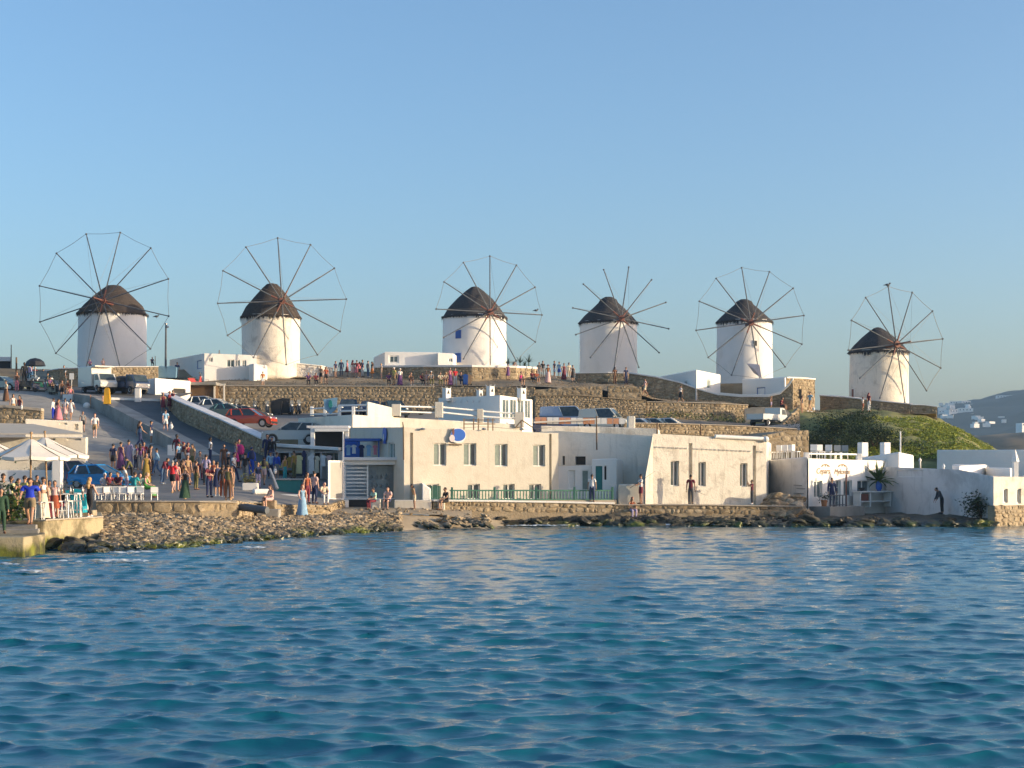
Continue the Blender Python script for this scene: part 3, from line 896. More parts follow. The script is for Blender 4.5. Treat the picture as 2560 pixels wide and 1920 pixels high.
# wedge of wall round the pickup
stone_wall("wedge_wall", [(1948, 142, 1075, 1068), (1996, 143, 1078, 1020), (2000, 143, 1078, 1018)],
           "sunlit wedge of rubble wall to the right of the parked pickup", size=0.4, thick=0.4)
stone_wall("backing_wall", [(1862, 148.2, 1066, 1022), (1880, 148.2, 1066, 1018), (1958, 148.2, 1066, 1018), (1984, 148.2, 1066, 1040)],
           "dark concrete backing wall behind the parked pickup", thick=0.4, stones=False, mortar=M['concrete'])
# sea wall under the terrace and quay
def _skip(x, y, z): return False
stone_wall("sea_wall", [(1082, 91.7, 1278, 1254), (1240, 92.6, 1280, 1255), (1400, 93.6, 1282, 1258), (1535, 94.2, 1283, 1261)],
           "stone sea wall with pale coping below the green balustrade", size=0.36, thick=1.2, coping=M['white'], cop_h=0.12, proud=0.06)
stone_wall("sea_wall", [(1535, 94.2, 1283, 1264), (1700, 94.5, 1285, 1264), (1850, 94.9, 1286, 1266), (2006, 95.3, 1287, 1268)],
           "stone sea wall under the worn house where the anglers stand", size=0.36, thick=1.2, coping=M['path'], cop_h=0.08, proud=0.06)
stone_wall("promenade_wall", [(240, 77.8, 1288, 1256), (400, 77.8, 1286, 1256), (500, 78, 1284, 1256), (592, 78.8, 1280, 1258)],
           "sunlit stone wall above the rubble shore holding up the promenade", size=0.6, thick=0.6, coping=M['path'], cop_h=0.08, proud=0.05, limit=120)
stone_wall('kerb_wall', stone_wall_later, 'low broken stone edge of the plaza above the shore, left of the shop', size=.4, thick=.3, proud=.07, limit=90)
# low wall pieces on the far left of the ramp
stone_wall("garden_wall", [(-120, 118, 1062, 1018), (20, 118, 1060, 1020), (105, 118, 1056, 1028)],
           "sunlit rubble wall with pale capping at the left edge beside the ramp", size=0.45, thick=0.5, coping=M['path'], cop_h=0.22, limit=120)

# ------------------------------------------------------------------ loose stones on the shore
def rock_variants(k=8, n=1):
    out = []
    rr = random.Random(9)
    for i in range(k):
        bm = bmesh.new()
        bmesh.ops.create_icosphere(bm, subdivisions=n, radius=1.0)
        for v in bm.verts:
            if n > 1:
                q = v.co * 1.1 + Vector((i * 7.3, 0, 0))
                v.co *= 0.92 + 0.42 * noise.noise(q) + 0.16 * noise.noise(q * 2.9) - 0.14 * abs(noise.noise(q * 1.7 + Vector((3, 3, 3))))
                v.co.x = max(-.86, min(.86, v.co.x)); v.co.z = min(.8, v.co.z)
            else: v.co *= rr.uniform(0.72, 1.12)
            v.co.z *= 0.7
        vs = [tuple(v.co) for v in bm.verts]; fs = [tuple(x.index for x in f.verts) for f in bm.faces]
        bm.free(); out.append((vs, fs))
    return out
RV = rock_variants(8, 1)
RV2 = rock_variants(6, 4)
RM = {}
def rock_mesh(i, mat, big=False):
    key = (i, mat.name, big)
    if key not in RM:
        v, f = (RV2 if big else RV)[i]
        RM[key] = MB().add(v, f).mesh("rock", mat, big, merge=False)
    return RM[key]

def scatter_stones(parent, name, rows, mat, count, smin, smax, limit=300, seed=1, sink=0.25, dens=None):
    rr = random.Random(seed)
    lst = []
    for _ in range(count):
        i = rr.randrange(len(rows) - 1) if dens is None else dens(rr)
        k = rr.random() * (len(rows[0]) - 1.0001); c = int(k); u = k - c; t = rr.random()
        p = rows[i][c].lerp(rows[i][c + 1], u).lerp(rows[i + 1][c].lerp(rows[i + 1][c + 1], u), t)
        s = smin + (smax - smin) * rr.random() ** 2.2
        lst.append((s / max(p.y, 1), s, p, rr.randrange(8), [rr.uniform(-0.6, 0.6), rr.uniform(-0.6, 0.6), rr.uniform(0, 6.28)], [rr.uniform(0.75, 1.35), rr.uniform(0.7, 1.2), rr.uniform(0.5, 1.0)]))
    lst.sort(key=lambda x: -x[0])
    st = MB()
    from mathutils import Euler
    for n, (_, s, p, vi, e, sc) in enumerate(lst):
        q = p + Vector((0, 0, s * (0.45 - sink)))
        if n < limit:
            o = bpy.data.objects.new(name, rock_mesh(vi, mat))
            o.parent = parent; o.matrix_parent_inverse = Matrix.Translation(-parent.location)
            o.location = q; o.rotation_euler = e; o.scale = (s * sc[0], s * sc[1], s * sc[2])
            COL.objects.link(o)
        else:
            mt = Matrix.Translation(q) @ Euler(e).to_matrix().to_4x4() @ Matrix.Diagonal((s * sc[0], s * sc[1], s * sc[2], 1))
            st.add([mt @ Vector(v) for v in RV[vi][0]], RV[vi][1])
    if st.v:
        o = link("small_" + name + "s", st.mesh("small_" + name + "s", mat, merge=False), parent); o["kind"] = 'stuff'
scatter_stones(shore, "stone", sh, M['rubble'], 10500, 0.10, 0.26, 300, 3, dens=lambda r: r.choices((0, 1, 2), (0.12, 0.44, 0.44))[0])
foreshore = bpy.data.objects["foreshore"]
def rocks(parent, n, px0, px1, Y0, Y1, z0, z1, s0, s1, seed, mat):
    rr = random.Random(seed)
    for _ in range(n):
        px = rr.uniform(px0, px1); Y = rr.uniform(Y0, Y1); s = rr.uniform(s0, s1)
        t = (Y - Y0) / max(Y1 - Y0, .01)
        o = bpy.data.objects.new("rock", rock_mesh(rr.randrange(6), mat, True))
        o.parent = parent; o.matrix_parent_inverse = Matrix.Translation(-parent.location)
        o.location = WZ(px, z0 + (z1 - z0) * t, Y); o.rotation_euler = (rr.uniform(-.4, .4), rr.uniform(-.4, .4), rr.uniform(0, 6.3))
        o.scale = (s * rr.uniform(0.9, 1.7), s * rr.uniform(0.8, 1.2), s * rr.uniform(0.55, 0.9))
        COL.objects.link(o)
rocks(foreshore, 120, 1215, 2010, 91.9, 93.9, -0.06, 0.34, 0.28, 0.64, 21, M['rock'])
rocks(foreshore, 42, 2000, 2490, 91.5, 94.0, 0.0, 0.3, 0.3, 0.75, 22, M['rock'])
rocks(foreshore, 70, 1230, 2010, 93.3, 94.2, 0.25, 0.45, 0.18, 0.4, 26, M['rock'])
rocks(foreshore, 16, 1925, 2008, 95.6, 97.2, 0.5, 1.5, 0.5, 0.9, 27, M['rubble'])
sb = bpy.data.objects["sand_beach"]
rocks(sb, 60, 985, 1230, 87.0, 90.3, 0.15, 0.6, 0.10, 0.34, 23, M['rubble'])
rocks(bpy.data.objects["pier"], 9, 60, 250, 60.5, 63.5, 0.0, 0.25, 0.3, 0.6, 24, M['rock'])
scatter_stones(bpy.data.objects["beach_walk"], "stone", beach[:2], M['rubble'], 160, 0.05, 0.16, 60, 8)
# grass and bushes on the mound: leaf clumps
def clumps(name, rows, n, mat, size, seed, parent=None, keep=None, hgt=(0.2, 0.7), leaves=14):
    rr = random.Random(seed); mb = MB()
    for _ in range(n):
        i = rr.randrange(len(rows) - 1); k = rr.random() * (len(rows[0]) - 1.0001); c = int(k)
        p = rows[i][c].lerp(rows[i][c + 1], k - c).lerp(rows[i + 1][c].lerp(rows[i + 1][c + 1], k - c), rr.random())
        px = p.x / p.y * F + HX
        py = HY - (p.z - CZ) / p.y * F
        if keep and not keep(px, py, rr): continue
        h = rr.uniform(*hgt)
        for _l in range(leaves):
            q = p + Vector((rr.gauss(0, h * 0.55), rr.gauss(0, h * 0.55), rr.uniform(0, h)))
            a = rr.uniform(0, 6.28); s = size * rr.uniform(0.6, 1.5)
            d = Vector((math.cos(a), math.sin(a), rr.uniform(-.2, 1.0))).normalized() * s
            w = Vector((-math.sin(a), math.cos(a), rr.uniform(-.5, .5))) * s * 0.4
            mb.add([q - w, q + w, q + w * 0.6 + d, q - w * 0.6 + d], [(0, 1, 2, 3)])
    if not mb.v: return
    o = link(name, mb.mesh(name, mat, merge=False), parent)
    o["kind"] = 'stuff'
    return o
mrows = [m1, m2, m3, m4]
g = clumps("ground_cover", mrows, 13000, M['leafy'], 0.11, 31, keep=lambda x, y, r: 2060 < x < 2478 and y > 1044 + r.uniform(0, 14) + max(0, x - 2300) * .25, hgt=(0.08, 0.28))
tag(g, "yellow green ground cover on the mound below the last windmill", "ground cover")
def bush(name, pxy, n, size, mat, label, cat, seed, leaf=0.2, n_l=900):
    rr = random.Random(seed)
    root = thing(name, W(*pxy), label, cat)
    mb = MB(); base = W(*pxy)
    for _ in range(n):
        c = base + Vector((rr.gauss(0, size[0] * 0.42), rr.gauss(0, size[1] * 0.42), rr.uniform(0.1, size[2]) * rr.random() ** 0.4))
        for _k in range(n_l // n):
            q = c + Vector((rr.gauss(0, 0.35), rr.gauss(0, 0.35), rr.gauss(0, 0.28)))
            a = rr.uniform(0, 6.28); s = leaf * rr.uniform(0.6, 1.5)
            d = Vector((math.cos(a), math.sin(a), rr.uniform(-.3, 1.0))).normalized() * s
            w = Vector((-math.sin(a), math.cos(a), rr.uniform(-.5, .5))) * s * 0.45
            mb.add([q - w, q + w, q + d], [(0, 1, 2)])
    o = link("foliage", mb.mesh("foliage", mat, merge=False), root)
    o.matrix_parent_inverse = Matrix.Translation(-root.location); o["kind"] = 'stuff'
    t = MB()
    for _ in range(5):
        t.tube(base - Vector((0, 0, 0.3)), base + Vector((rr.uniform(-.5, .5) * size[0] * .6, rr.uniform(-.3, .3), size[2] * 0.6)), 0.07, 0.025, 5)
    obj("stem", t, M['brown'], root)
    return root
bush("bush", (2090, 1095, 133), 60, (3.4, 1.8, 1.9), M['leafd'], "wide dark green bush on the left of the mound", "bush", 41, leaf=.12, n_l=9000)
bush("bush", (2060, 1130, 127), 45, (3.0, 1.5, 1.9), M['leafd'], "dark green bush low behind the restaurant terrace wall", "bush", 42, leaf=.12, n_l=6500)
bush("bush", (2190, 1120, 129), 50, (3.4, 1.6, 2.0), M['leafd'], "dark clipped bush between the two white chimneys", "bush", 43, leaf=.12, n_l=7500)
bush("bush", (2140, 1060, 142), 30, (2.0, 1.0, 1.1), M['leafd'], "round dark bush near the top of the mound", "bush", 44, leaf=.12, n_l=4000)
bush("bush", (2452, 1283, 94.2), 22, (1.3, 0.4, 1.1), M['leafd'], "low scrub growing against the shaded seaside wall", "bush", 45, leaf=0.13, n_l=1500)
g = clumps("dry_grass", [rA, rB], 1500, M['earth'], 0.06, 33, keep=lambda x, y, r: x > 440, hgt=(0.05, 0.2), leaves=8)
tag(g, "tufts of dry grass along the hill path", "grass")
g = clumps("dry_scrub", [car_rows[2], [v + Vector((0, -7, -0.5)) for v in car_rows[2]]], 500, M['scrub'], 0.16, 34, keep=lambda x, y, r: 1600 < x < 1860, hgt=(0.2, 0.7), leaves=10)
tag(g, "dark scrub at the foot of the lower rubble wall", "scrub")
# ------------------------------------------------------------------ windmills
def windmill(px, Y, yb, ye, yp, rt, rb, hub, Rm, a0, mat, label, peak_px=None, eave=None, ropes=True, openings=(), cap='cone', missing=(), seed=1, tipx=None, band=None, sag=0.0):
    rr = random.Random(seed)
    X = WX(px, Y); zb, ze, zp = ZP(yb, Y), ZP(ye, Y), ZP(yp, Y)
    root = thing("windmill", (X, Y, zb), label, "windmill", "whitewashed windmills along the ridge")
    H = ze - zb
    mb = MB()
    prof = [(rb + (rt - rb) * t ** 0.8, zb - 1.5 + (H + 1.65) * t) for t in [i / 14 for i in range(15)]]
    mb.lathe(prof, (X, Y, 0), 56, jit=lambda t, z: 0.012 * noise.noise(Vector((math.cos(t) * 1.7, math.sin(t) * 1.7, z * 0.5 + seed * 9))) + 0.005 * noise.noise(Vector((math.cos(t) * 6, math.sin(t) * 6, z * 2))))
    obj("tower", mb, mat, root, smooth=True)
    # thatched cap
    ev = eave or (rt + 0.22)
    mb = MB()
    hh = zp - ze
    if cap == 'round': pr = [(0.0, -0.12), (ev - .15, -.12), (ev, -0.02), (ev * 0.955, .12), (ev * 0.79, hh * .31), (ev * 0.545, hh * .60), (ev * 0.30, hh * .86), (ev * .17, hh * 0.97), (0.02, hh)]
    elif cap == 'knob': pr = [(0.0, -0.12), (ev - .15, -.12), (ev, -0.02), (ev * 0.96, .10), (ev * 0.78, hh * .28), (ev * 0.52, hh * .57), (ev * 0.33, hh * .77), (ev * .27, hh * .9), (ev * 0.12, hh * 0.99), (0.02, hh)]
    else: pr = [(0.0, -0.12), (ev - .15, -.12), (ev, -0.02), (ev * 0.96, .12), (ev * 0.77, hh * .32), (ev * 0.53, hh * .60), (ev * 0.26, hh * .86), (ev * .11, hh * .975), (0.02, hh)]
    dx = (WX(peak_px, Y) - X) if peak_px else 0.0
    n = 60
    jit = lambda t, z: 0.07 * noise.noise(Vector((math.cos(t) * 2.6, math.sin(t) * 2.6, z * 1.6 + seed))) + 0.02 * noise.noise(Vector((math.cos(t) * 9, math.sin(t) * 9, z * 4)))
    base = len(mb.v)
    mb.lathe(pr, (X, Y, ze), n, jit=jit, cap=False)
    mb.v = [(v[0] + dx * max(0, (v[2] - ze) / hh), v[1], v[2]) for v in mb.v]
    TH = M['thatchb' if cap == 'round' else 'thatch']
    cp = obj("thatched_cap", mb, TH, root, smooth=True)
    # ragged fringe under the eave and straw tufts on the cap
    mb = MB()
    for i in range(230):
        t = rr.uniform(0, 6.283); r = ev * rr.uniform(0.955, 1.01)
        L = rr.uniform(0.08, 0.30) * (1.7 if noise.noise(Vector((math.cos(t) * 1.5, math.sin(t) * 1.5, seed * 3.1))) > 0.12 else 1.0)
        p = Vector((X + math.cos(t) * r, Y + math.sin(t) * r, ze + 0.1)); tg = Vector((-math.sin(t), math.cos(t), 0)) * rr.uniform(0.05, 0.13)
        q = p + Vector((math.cos(t) * 0.03, math.sin(t) * 0.03, -L - 0.1))
        mb.add([p - tg, p + tg, q + tg * rr.uniform(0, .5), q - tg * 0.2], [(0, 1, 2, 3)])
    for i in range(420):
        t = rr.uniform(0, 6.283); k = rr.random() ** 0.7; z = hh * (1 - k) * 0.97
        r = ev * k * 0.96 + 0.03
        p = Vector((X + math.cos(t) * r + dx * z / hh, Y + math.sin(t) * r, ze + z + 0.05))
        o_ = Vector((math.cos(t), math.sin(t), 0)); tg = Vector((-math.sin(t), math.cos(t), 0)) * rr.uniform(0.04, 0.10)
        q = p + o_ * 0.32 + Vector((0, 0, -0.26 - rr.uniform(0, .1)))
        mb.add([p - tg, p + tg, q + tg * .4, q - tg * .4], [(0, 1, 2, 3)])
    f = link("straw_fringe", mb.mesh("straw_fringe", TH, merge=False), cp); f["kind"] = 'stuff'
    # wheel
    hx, hy = hub
    s = F / Y
    off = (hx - px) / s
    dist = rt + 1.6
    sa = max(-.6, min(.6, off / dist)); ca = math.sqrt(1 - sa * sa)
    ax = Vector((sa, -ca, 0.06)).normalized()
    Yh = Y - ca * dist
    hubp = Vector((WX(hx, Yh), Yh, ZP(hy, Yh)))
    right = Vector((ca, sa, 0)); up = ax.cross(right); up = -up if up.z < 0 else up
    mb = MB()
    mb.tube(hubp - ax * (dist + 0.2), hubp + ax * 0.35, 0.17, 0.15, 8)
    mb.tube(hubp + ax * 0.3, hubp + ax * 2.3, 0.10, 0.06, 6)
    mb.tube(hubp - ax * 0.22, hubp + ax * 0.22, 0.34, 0.34, 12)
    obj("hub_shaft", mb, M['redwood'], root)
    RR = Rm / (F / Yh)
    tips = []
    for k in range(12):
        a = math.radians(a0 + 30 * k)
        d = right * math.sin(a) + up * math.cos(a)
        L = RR * rr.uniform(0.985, 1.012)
        e = (d + ax * rr.uniform(-.006, .006)).normalized()
        tip = hubp + e * L
        tips.append(tip)
        mb = MB()
        mb.tube(hubp - e * 0.25, tip, 0.072, 0.05, 6)
        mb.tube(tip - e * 0.08, tip + e * 0.06, 0.095, 0.095, 6)
        sp = obj("spoke", mb, M['wood'], root)
        if k % 3 == 1:
            m2_ = MB(); m2_.tube(hubp, hubp + e * 1.2, 0.09, 0.08, 6); obj("spoke_sleeve", m2_, M['redwood'], sp)
    mb = MB()
    if ropes:
        for k in range(12):
            if k in missing: continue
            a, b = tips[k], tips[(k + 1) % 12]
            m_ = (a + b) / 2 + (hubp - (a + b) / 2) * 0.012
            mb.tube(a, m_, 0.022, 0.022, 4, cap=False); mb.tube(m_, b, 0.022, 0.022, 4, cap=False)
    obj_r = None
    if mb.v: obj_r = obj("rim_rope", mb, M['rope'], root)
    mb = MB()
    bow = hubp + ax * 2.25
    for t in tips:
        mb.tube(bow, t, 0.011, 0.011, 3, cap=False)
    obj("stay_rope", mb, M['rope'], root)
    for (ox, oy, w, h, mt, nm) in openings:
        th = math.asin(max(-.95, min(.95, (WX(ox, Y) - X) / rt)))
        rad = rb + (rt - rb) * ((ZP(oy, Y) - zb) / H)
        c = Vector((X + math.sin(th) * rad, Y - math.cos(th) * rad, ZP(oy, Y)))
        mb = MB(); mb.box(c, (w + .16, 0.16, h + .16), th); fr = obj(nm + "_frame" if nm == 'window' else nm, mb, M['white'] if mt != 'bluewood' else M['bluewood'], root)
        mb = MB(); mb.box(c + Vector((math.sin(th) * .07, -math.cos(th) * .07, 0)), (w, 0.06, h), th); obj("leaf" if nm == 'door' else "pane", mb, M[mt], fr)
    return root, hubp, tips

mills = []
mills.append(windmill(281, 166.6, 917, 787, 712, 3.55, 3.62, (258, 752), 179, -16.5, M['millwhite'], "leftmost windmill, almost wholly in shade, behind the white truck", 285, 3.78, seed=1, cap='round'))
mills.append(windmill(677, 161.9, 915, 795, 708, 3.02, 2.92, (705, 753), 161, -3.5, M['millworn'], "second windmill from the left, cracked warm whitewash above the white house", 680, 3.18, seed=2, cap='round'))
mills.append(windmill(1186, 172, 914, 795, 716, 3.48, 3.60, (1225, 780), 140, 1.0, M['millwhite'], "third windmill from the left with small blue window and blue door", 1187, 3.66, seed=3,
      openings=[(1149, 842, 0.5, 0.75, 'bluewood', 'window'), (1149, 900, 0.52, 0.85, 'bluewood', 'door')], missing=(6, 7, 8)))
mills.append(windmill(1521, 177, 932, 809, 742, 3.24, 3.26, (1553, 796), 131, 10, M['millwhite'], "fourth windmill from the left, shaded, spokes without a rim rope", 1521, 3.40, seed=4, ropes=False, cap='knob'))
mills.append(windmill(1861, 173.5, 946, 807, 748, 3.02, 3.16, (1877, 807), 142, -8.5, M['millwhite'], "fifth windmill from the left with one small dark window", 1860, 3.16, seed=5, cap='knob',
      openings=[(1878, 864, 0.26, 0.55, 'dark', 'window')]))
mills.append(windmill(2197, 163, 1014, 882, 818, 2.98, 3.10, (2241, 861), 145, -7.5, M['millworn'], "rightmost windmill with peeling walls on the green mound", 2194, 3.14, seed=6, missing=(5, 6, 7, 8),
      openings=[(2130, 985, 0.35, 0.9, 'redwood', 'door')]))

# ------------------------------------------------------------------ buildings
def facade_hit(A, B, px):
    k = (px - HX) / F
    dx, dy = B[0] - A[0], B[1] - A[1]
    t = (k * A[1] - A[0]) / (dx - k * dy)
    return t, A[1] + dy * t

def building(name, label, cat, cor, zb, tops, ops=None, mat=None, group=None, bevel=0.13, cap=True, frame='wpaint', root=None, wname="wall"):
    """cor: (px, Y) corners, counter clockwise from above, front left first; ops: {facade: [(pxL, pyT, pxR, pyB, depth, kind)]}"""
    mat = mat or M['white']
    C = [(WX(p, y), y) for p, y in cor]; n = len(C)
    if not isinstance(tops, (list, tuple)): tops = [tops] * n
    if root is None: root = thing(name, (C[0][0], C[0][1], zb), label, cat, group)
    mb = MB(); ring = []
    parts = []
    for i in range(n):
        A, B = C[i], C[(i + 1) % n]; za, zc = tops[i], tops[(i + 1) % n]
        L = math.dist(A, B); ux = ((B[0] - A[0]) / L, (B[1] - A[1]) / L); nr = (ux[1], -ux[0])
        oo = []
        for (pl_, pt, pr_, pb, dep, kind) in (ops or {}).get(i, []):
            t0, ya = facade_hit(A, B, pl_); t1, yb2 = facade_hit(A, B, pr_)
            ym = (ya + yb2) / 2
            u0, u1 = sorted((t0 * L, t1 * L))
            oo.append((max(.05, u0), min(L - .05, u1), max(zb + .02, ZP(pb, ym)), min(ZP(pt, ym), min(za, zc) - 0.05), dep, kind))
        us = sorted({0.0, L} | {o[0] for o in oo} | {o[1] for o in oo})
        zt = min(za, zc) - 0.03 if oo else None
        zs = sorted({zb} | {o[2] for o in oo} | {o[3] for o in oo}) + [None]
        def P(u, z, d=0.0, A=A, ux=ux, nr=nr, za=za, zc=zc, L=L):
            if z is None: z = za + (zc - za) * u / L
            return (A[0] + ux[0] * u - nr[0] * d, A[1] + ux[1] * u - nr[1] * d, z)
        for a in range(len(us) - 1):
            for b in range(len(zs) - 1):
                uc = (us[a] + us[a + 1]) / 2
                z1 = zs[b + 1]
                zc_ = (zs[b] + (z1 if z1 is not None else min(za, zc))) / 2
                if z1 is not None and any(o[0] < uc < o[1] and o[2] < zc_ < o[3] for o in oo): continue
                mb.add([P(us[a], zs[b]), P(us[a + 1], zs[b]), P(us[a + 1], z1), P(us[a], z1)], [(0, 1, 2, 3)])
        for u in us[:-1]: ring.append(P(u, None))
        for (u0, u1, z0, z1, d, kind) in oo:
            f = [P(u0, z0), P(u1, z0), P(u1, z1), P(u0, z1)]; g = [P(u0, z0, d), P(u1, z0, d), P(u1, z1, d), P(u0, z1, d)]
            fs = [(0, 1, 5, 4), (1, 2, 6, 5), (2, 3, 7, 6), (3, 0, 4, 7)]
            if kind in ('groove', 'niche'): fs.append((4, 5, 6, 7))
            mb.add(f + g, fs)
            parts.append((kind, P, u0, u1, z0, z1, d))
    if cap: mb.add(ring, [tuple(range(len(ring)))])
    me = mb.mesh(wname, mat)
    w = link(wname, me, root)
    if bevel:
        m = w.modifiers.new("bevel", 'BEVEL'); m.width = bevel; m.segments = 3; m.limit_method = 'ANGLE'; m.angle_limit = math.radians(35)
    for (kind, P, u0, u1, z0, z1, d) in parts:
        if kind in ('groove', 'niche'): continue
        def quad(m_, a, b, c, e, dd, th=0.05):
            v = [P(a, c, dd), P(b, c, dd), P(b, e, dd), P(a, e, dd), P(a, c, dd + th), P(b, c, dd + th), P(b, e, dd + th), P(a, e, dd + th)]
            m_.add(v, [(0, 1, 2, 3), (5, 4, 7, 6), (4, 5, 1, 0), (3, 2, 6, 7), (4, 0, 3, 7), (1, 5, 6, 2)])
        fw = min(0.06, (u1 - u0) * 0.14)
        if kind == 'hole':
            m_ = MB(); quad(m_, u0, u1, z0, z1, d); obj("opening", m_, M['dark'], root); continue
        fm = M[frame] if kind not in ('teal', 'blue') else M['teal' if kind == 'teal' else 'bluewood']
        m_ = MB()
        quad(m_, u0, u0 + fw, z0, z1, d - .06, .07); quad(m_, u1 - fw, u1, z0, z1, d - .06, .07)
        quad(m_, u0 + fw, u1 - fw, z1 - fw, z1, d - .06, .07); quad(m_, u0 + fw, u1 - fw, z0, z0 + fw, d - .06, .07)
        um = (u0 + u1) / 2
        if kind in ('win', 'shut'): quad(m_, um - fw / 2, um + fw / 2, z0 + fw, z1 - fw, d - .06, .07)
        if kind == 'grid':
            for q in (1, 2, 3): zq = z0 + (z1 - z0) * q / 4; quad(m_, u0 + fw, u1 - fw, zq - .02, zq + .02, d - .05, .05)
            quad(m_, um - .025, um + .025, z0 + fw, z1 - fw, d - .055, .05)
        nm = "door" if kind in ('door', 'teal', 'blue', 'grid') else "window"
        fr = obj(nm, m_, fm, root)
        m_ = MB()
        if kind == 'shut':
            quad(m_, u0 + fw, um + (u1 - um) * .35, z0 + fw, z1 - fw, d - .03, .03); obj("shutter", m_, M['shutter'], fr)
            m_ = MB(); quad(m_, um + (u1 - um) * .36, u1 - fw, z0 + fw, z1 - fw, d, .03); obj("pane", m_, M['glass'], fr)
        elif kind in ('win', 'grid'):
            quad(m_, u0 + fw, u1 - fw, z0 + fw, z1 - fw, d, .03); obj("pane", m_, M['glass'], fr)
        elif kind == 'door': quad(m_, u0 + fw, u1 - fw, z0 + fw, z1 - fw, d - .02, .04); obj("door_leaf", m_, M['shutter'], fr)
        elif kind == 'teal': quad(m_, u0 + fw, u1 - fw, z0 + fw, z1 - fw, d - .02, .04); obj("door_leaf", m_, M['teal'], fr)
        elif kind == 'blue': quad(m_, u0 + fw, u1 - fw, z0 + fw, z1 - fw, d - .02, .04); obj("door_leaf", m_, M['wpaint'], fr)
    return root

def pxbox(mb, x0, x1, Y, y0, y1, dep=0.1):
    """camera-side face between photo columns x0..x1 and rows y0(top)..y1(bottom) at distance Y"""
    a, b = WX(x0, Y), WX(x1, Y); z1, z0 = ZP(y0, Y), ZP(y1, Y)
    return mb.box(((a + b) / 2, Y + dep / 2, (z0 + z1) / 2), (b - a, dep, z1 - z0))

# A: long cream house
hA = building("cream_house", "long cream two-storey house with the round blue sign and green balustrade", "house",
    [(1010, 93), (1396, 96.5), (1300, 104), (876, 102)], 1.0, [5.86, 5.6, 5.9, 6.12],
    {0: [(1025, 1082, 1033, 1262, .22, 'groove'), (1373, 1085, 1379, 1250, .22, 'groove'),
         (1084, 1108, 1116, 1164, .22, 'shut'), (1159, 1108, 1191, 1164, .22, 'shut'), (1237, 1110, 1269, 1166, .22, 'shut'), (1333, 1112, 1363, 1166, .22, 'shut'),
         (1066, 1210, 1098, 1248, .22, 'win'), (1169, 1210, 1200, 1248, .22, 'win'), (1258, 1210, 1287, 1248, .22, 'win'), (1323, 1210, 1353, 1248, .22, 'win')],
     3: [(971, 1107, 987, 1152, .15, 'shut')]}, M['cream'])
# D: upper terrace behind
hD = building("terrace_house", "upper cream terrace wall with rails behind the long cream house", "house",
    [(881, 104.4), (1000, 107.8), (1306, 111.3), (1200, 119), (745, 112.5)], 0.9, [7.06, 6.98, 6.62, 6.6, 7.1], {}, M['creamlite'], bevel=.06)
for (x, y, yt, yb, w) in ((990, 107.5, 1010, 1036, 22), (1097, 109.0, 1005, 1040, 20), (1200, 110.2, 1022, 1052, 16), (1298, 111.1, 1030, 1064, 24)):
    mb = MB(); pxbox(mb, x - w / 2, x + w / 2, y - .25, yt, yb + 4, .5); obj("post", mb, M['creamlite'], hD, bevel=.03)
def rail(parent, mat, a, b, r=.035):
    m_ = MB(); m_.tube(a, b, r, r, 6); return obj("rail", m_, mat, parent)
for (xa, Ya, ya, xb, Yb, yb_) in ((1001, 107.6, 1016, 1087, 109, 1018), (1001, 107.6, 1029, 1087, 109, 1032), (1107, 109.1, 1018, 1192, 110.2, 1026), (1107, 109.1, 1031, 1192, 110.2, 1040),
                                  (1208, 110.3, 1028, 1286, 111, 1034), (1208, 110.3, 1041, 1286, 111, 1047), (845, 106.4, 1014, 920, 105.6, 1012), (845, 106.4, 1028, 920, 105.6, 1026)):
    rail(hD, M['wpaint'], W(xa, ya, Ya), W(xb, yb_, Yb), .06)
for (xa, Ya, ya, xb, Yb, yb_) in ((778, 109.8, 1022, 848, 106.6, 1018), (778, 109.8, 1036, 848, 106.6, 1034)):
    rail(hD, M['wpaint'], W(xa, ya, Ya), W(xb, yb_, Yb), .05)
for x, Yq in ((779, 109.8), (812, 108.2), (848, 106.6), (883, 104.9)):
    mb = MB(); pxbox(mb, x - 4, x + 4, Yq, 1016, 1040, .2); obj("post", mb, M['wpaint'], hD, bevel=.02)
sh_ = thing("shield_sign", W(833, 1012, 107), "pale blue shield-shaped board with a fish outline on the roof terrace", "sign")
c = W(826, 1012, 106.8); mb = MB(); mb.extrude_y([(c.x + x, c.z + z) for x, z in ((0, -.62), (.42, -.3), (.48, .5), (-.48, .38), (-.40, -.3))], 106.75, 106.82); obj("board", mb, M['paleblue'], sh_)
mb = MB(); mb.extrude_y([(c.x + x, c.z + z) for x, z in ((0, -.35), (.16, -.05), (.1, .25), (0, .36), (-.1, .2), (-.14, -.05))], 106.70, 106.74); obj("emblem", mb, M['teal'], sh_)
mb = MB()
mb.prism([(WX(919, 105.5), 105.5), (WX(985, 107.4), 107.4), (WX(980, 107.9), 107.9), (WX(915, 106), 106)], 6.9, [ZP(1004, 105.5), ZP(1020, 107.4), ZP(1020, 107.9), ZP(1004, 106)])
obj("gable_wall", mb, M['creamlite'], hD, bevel=.05)
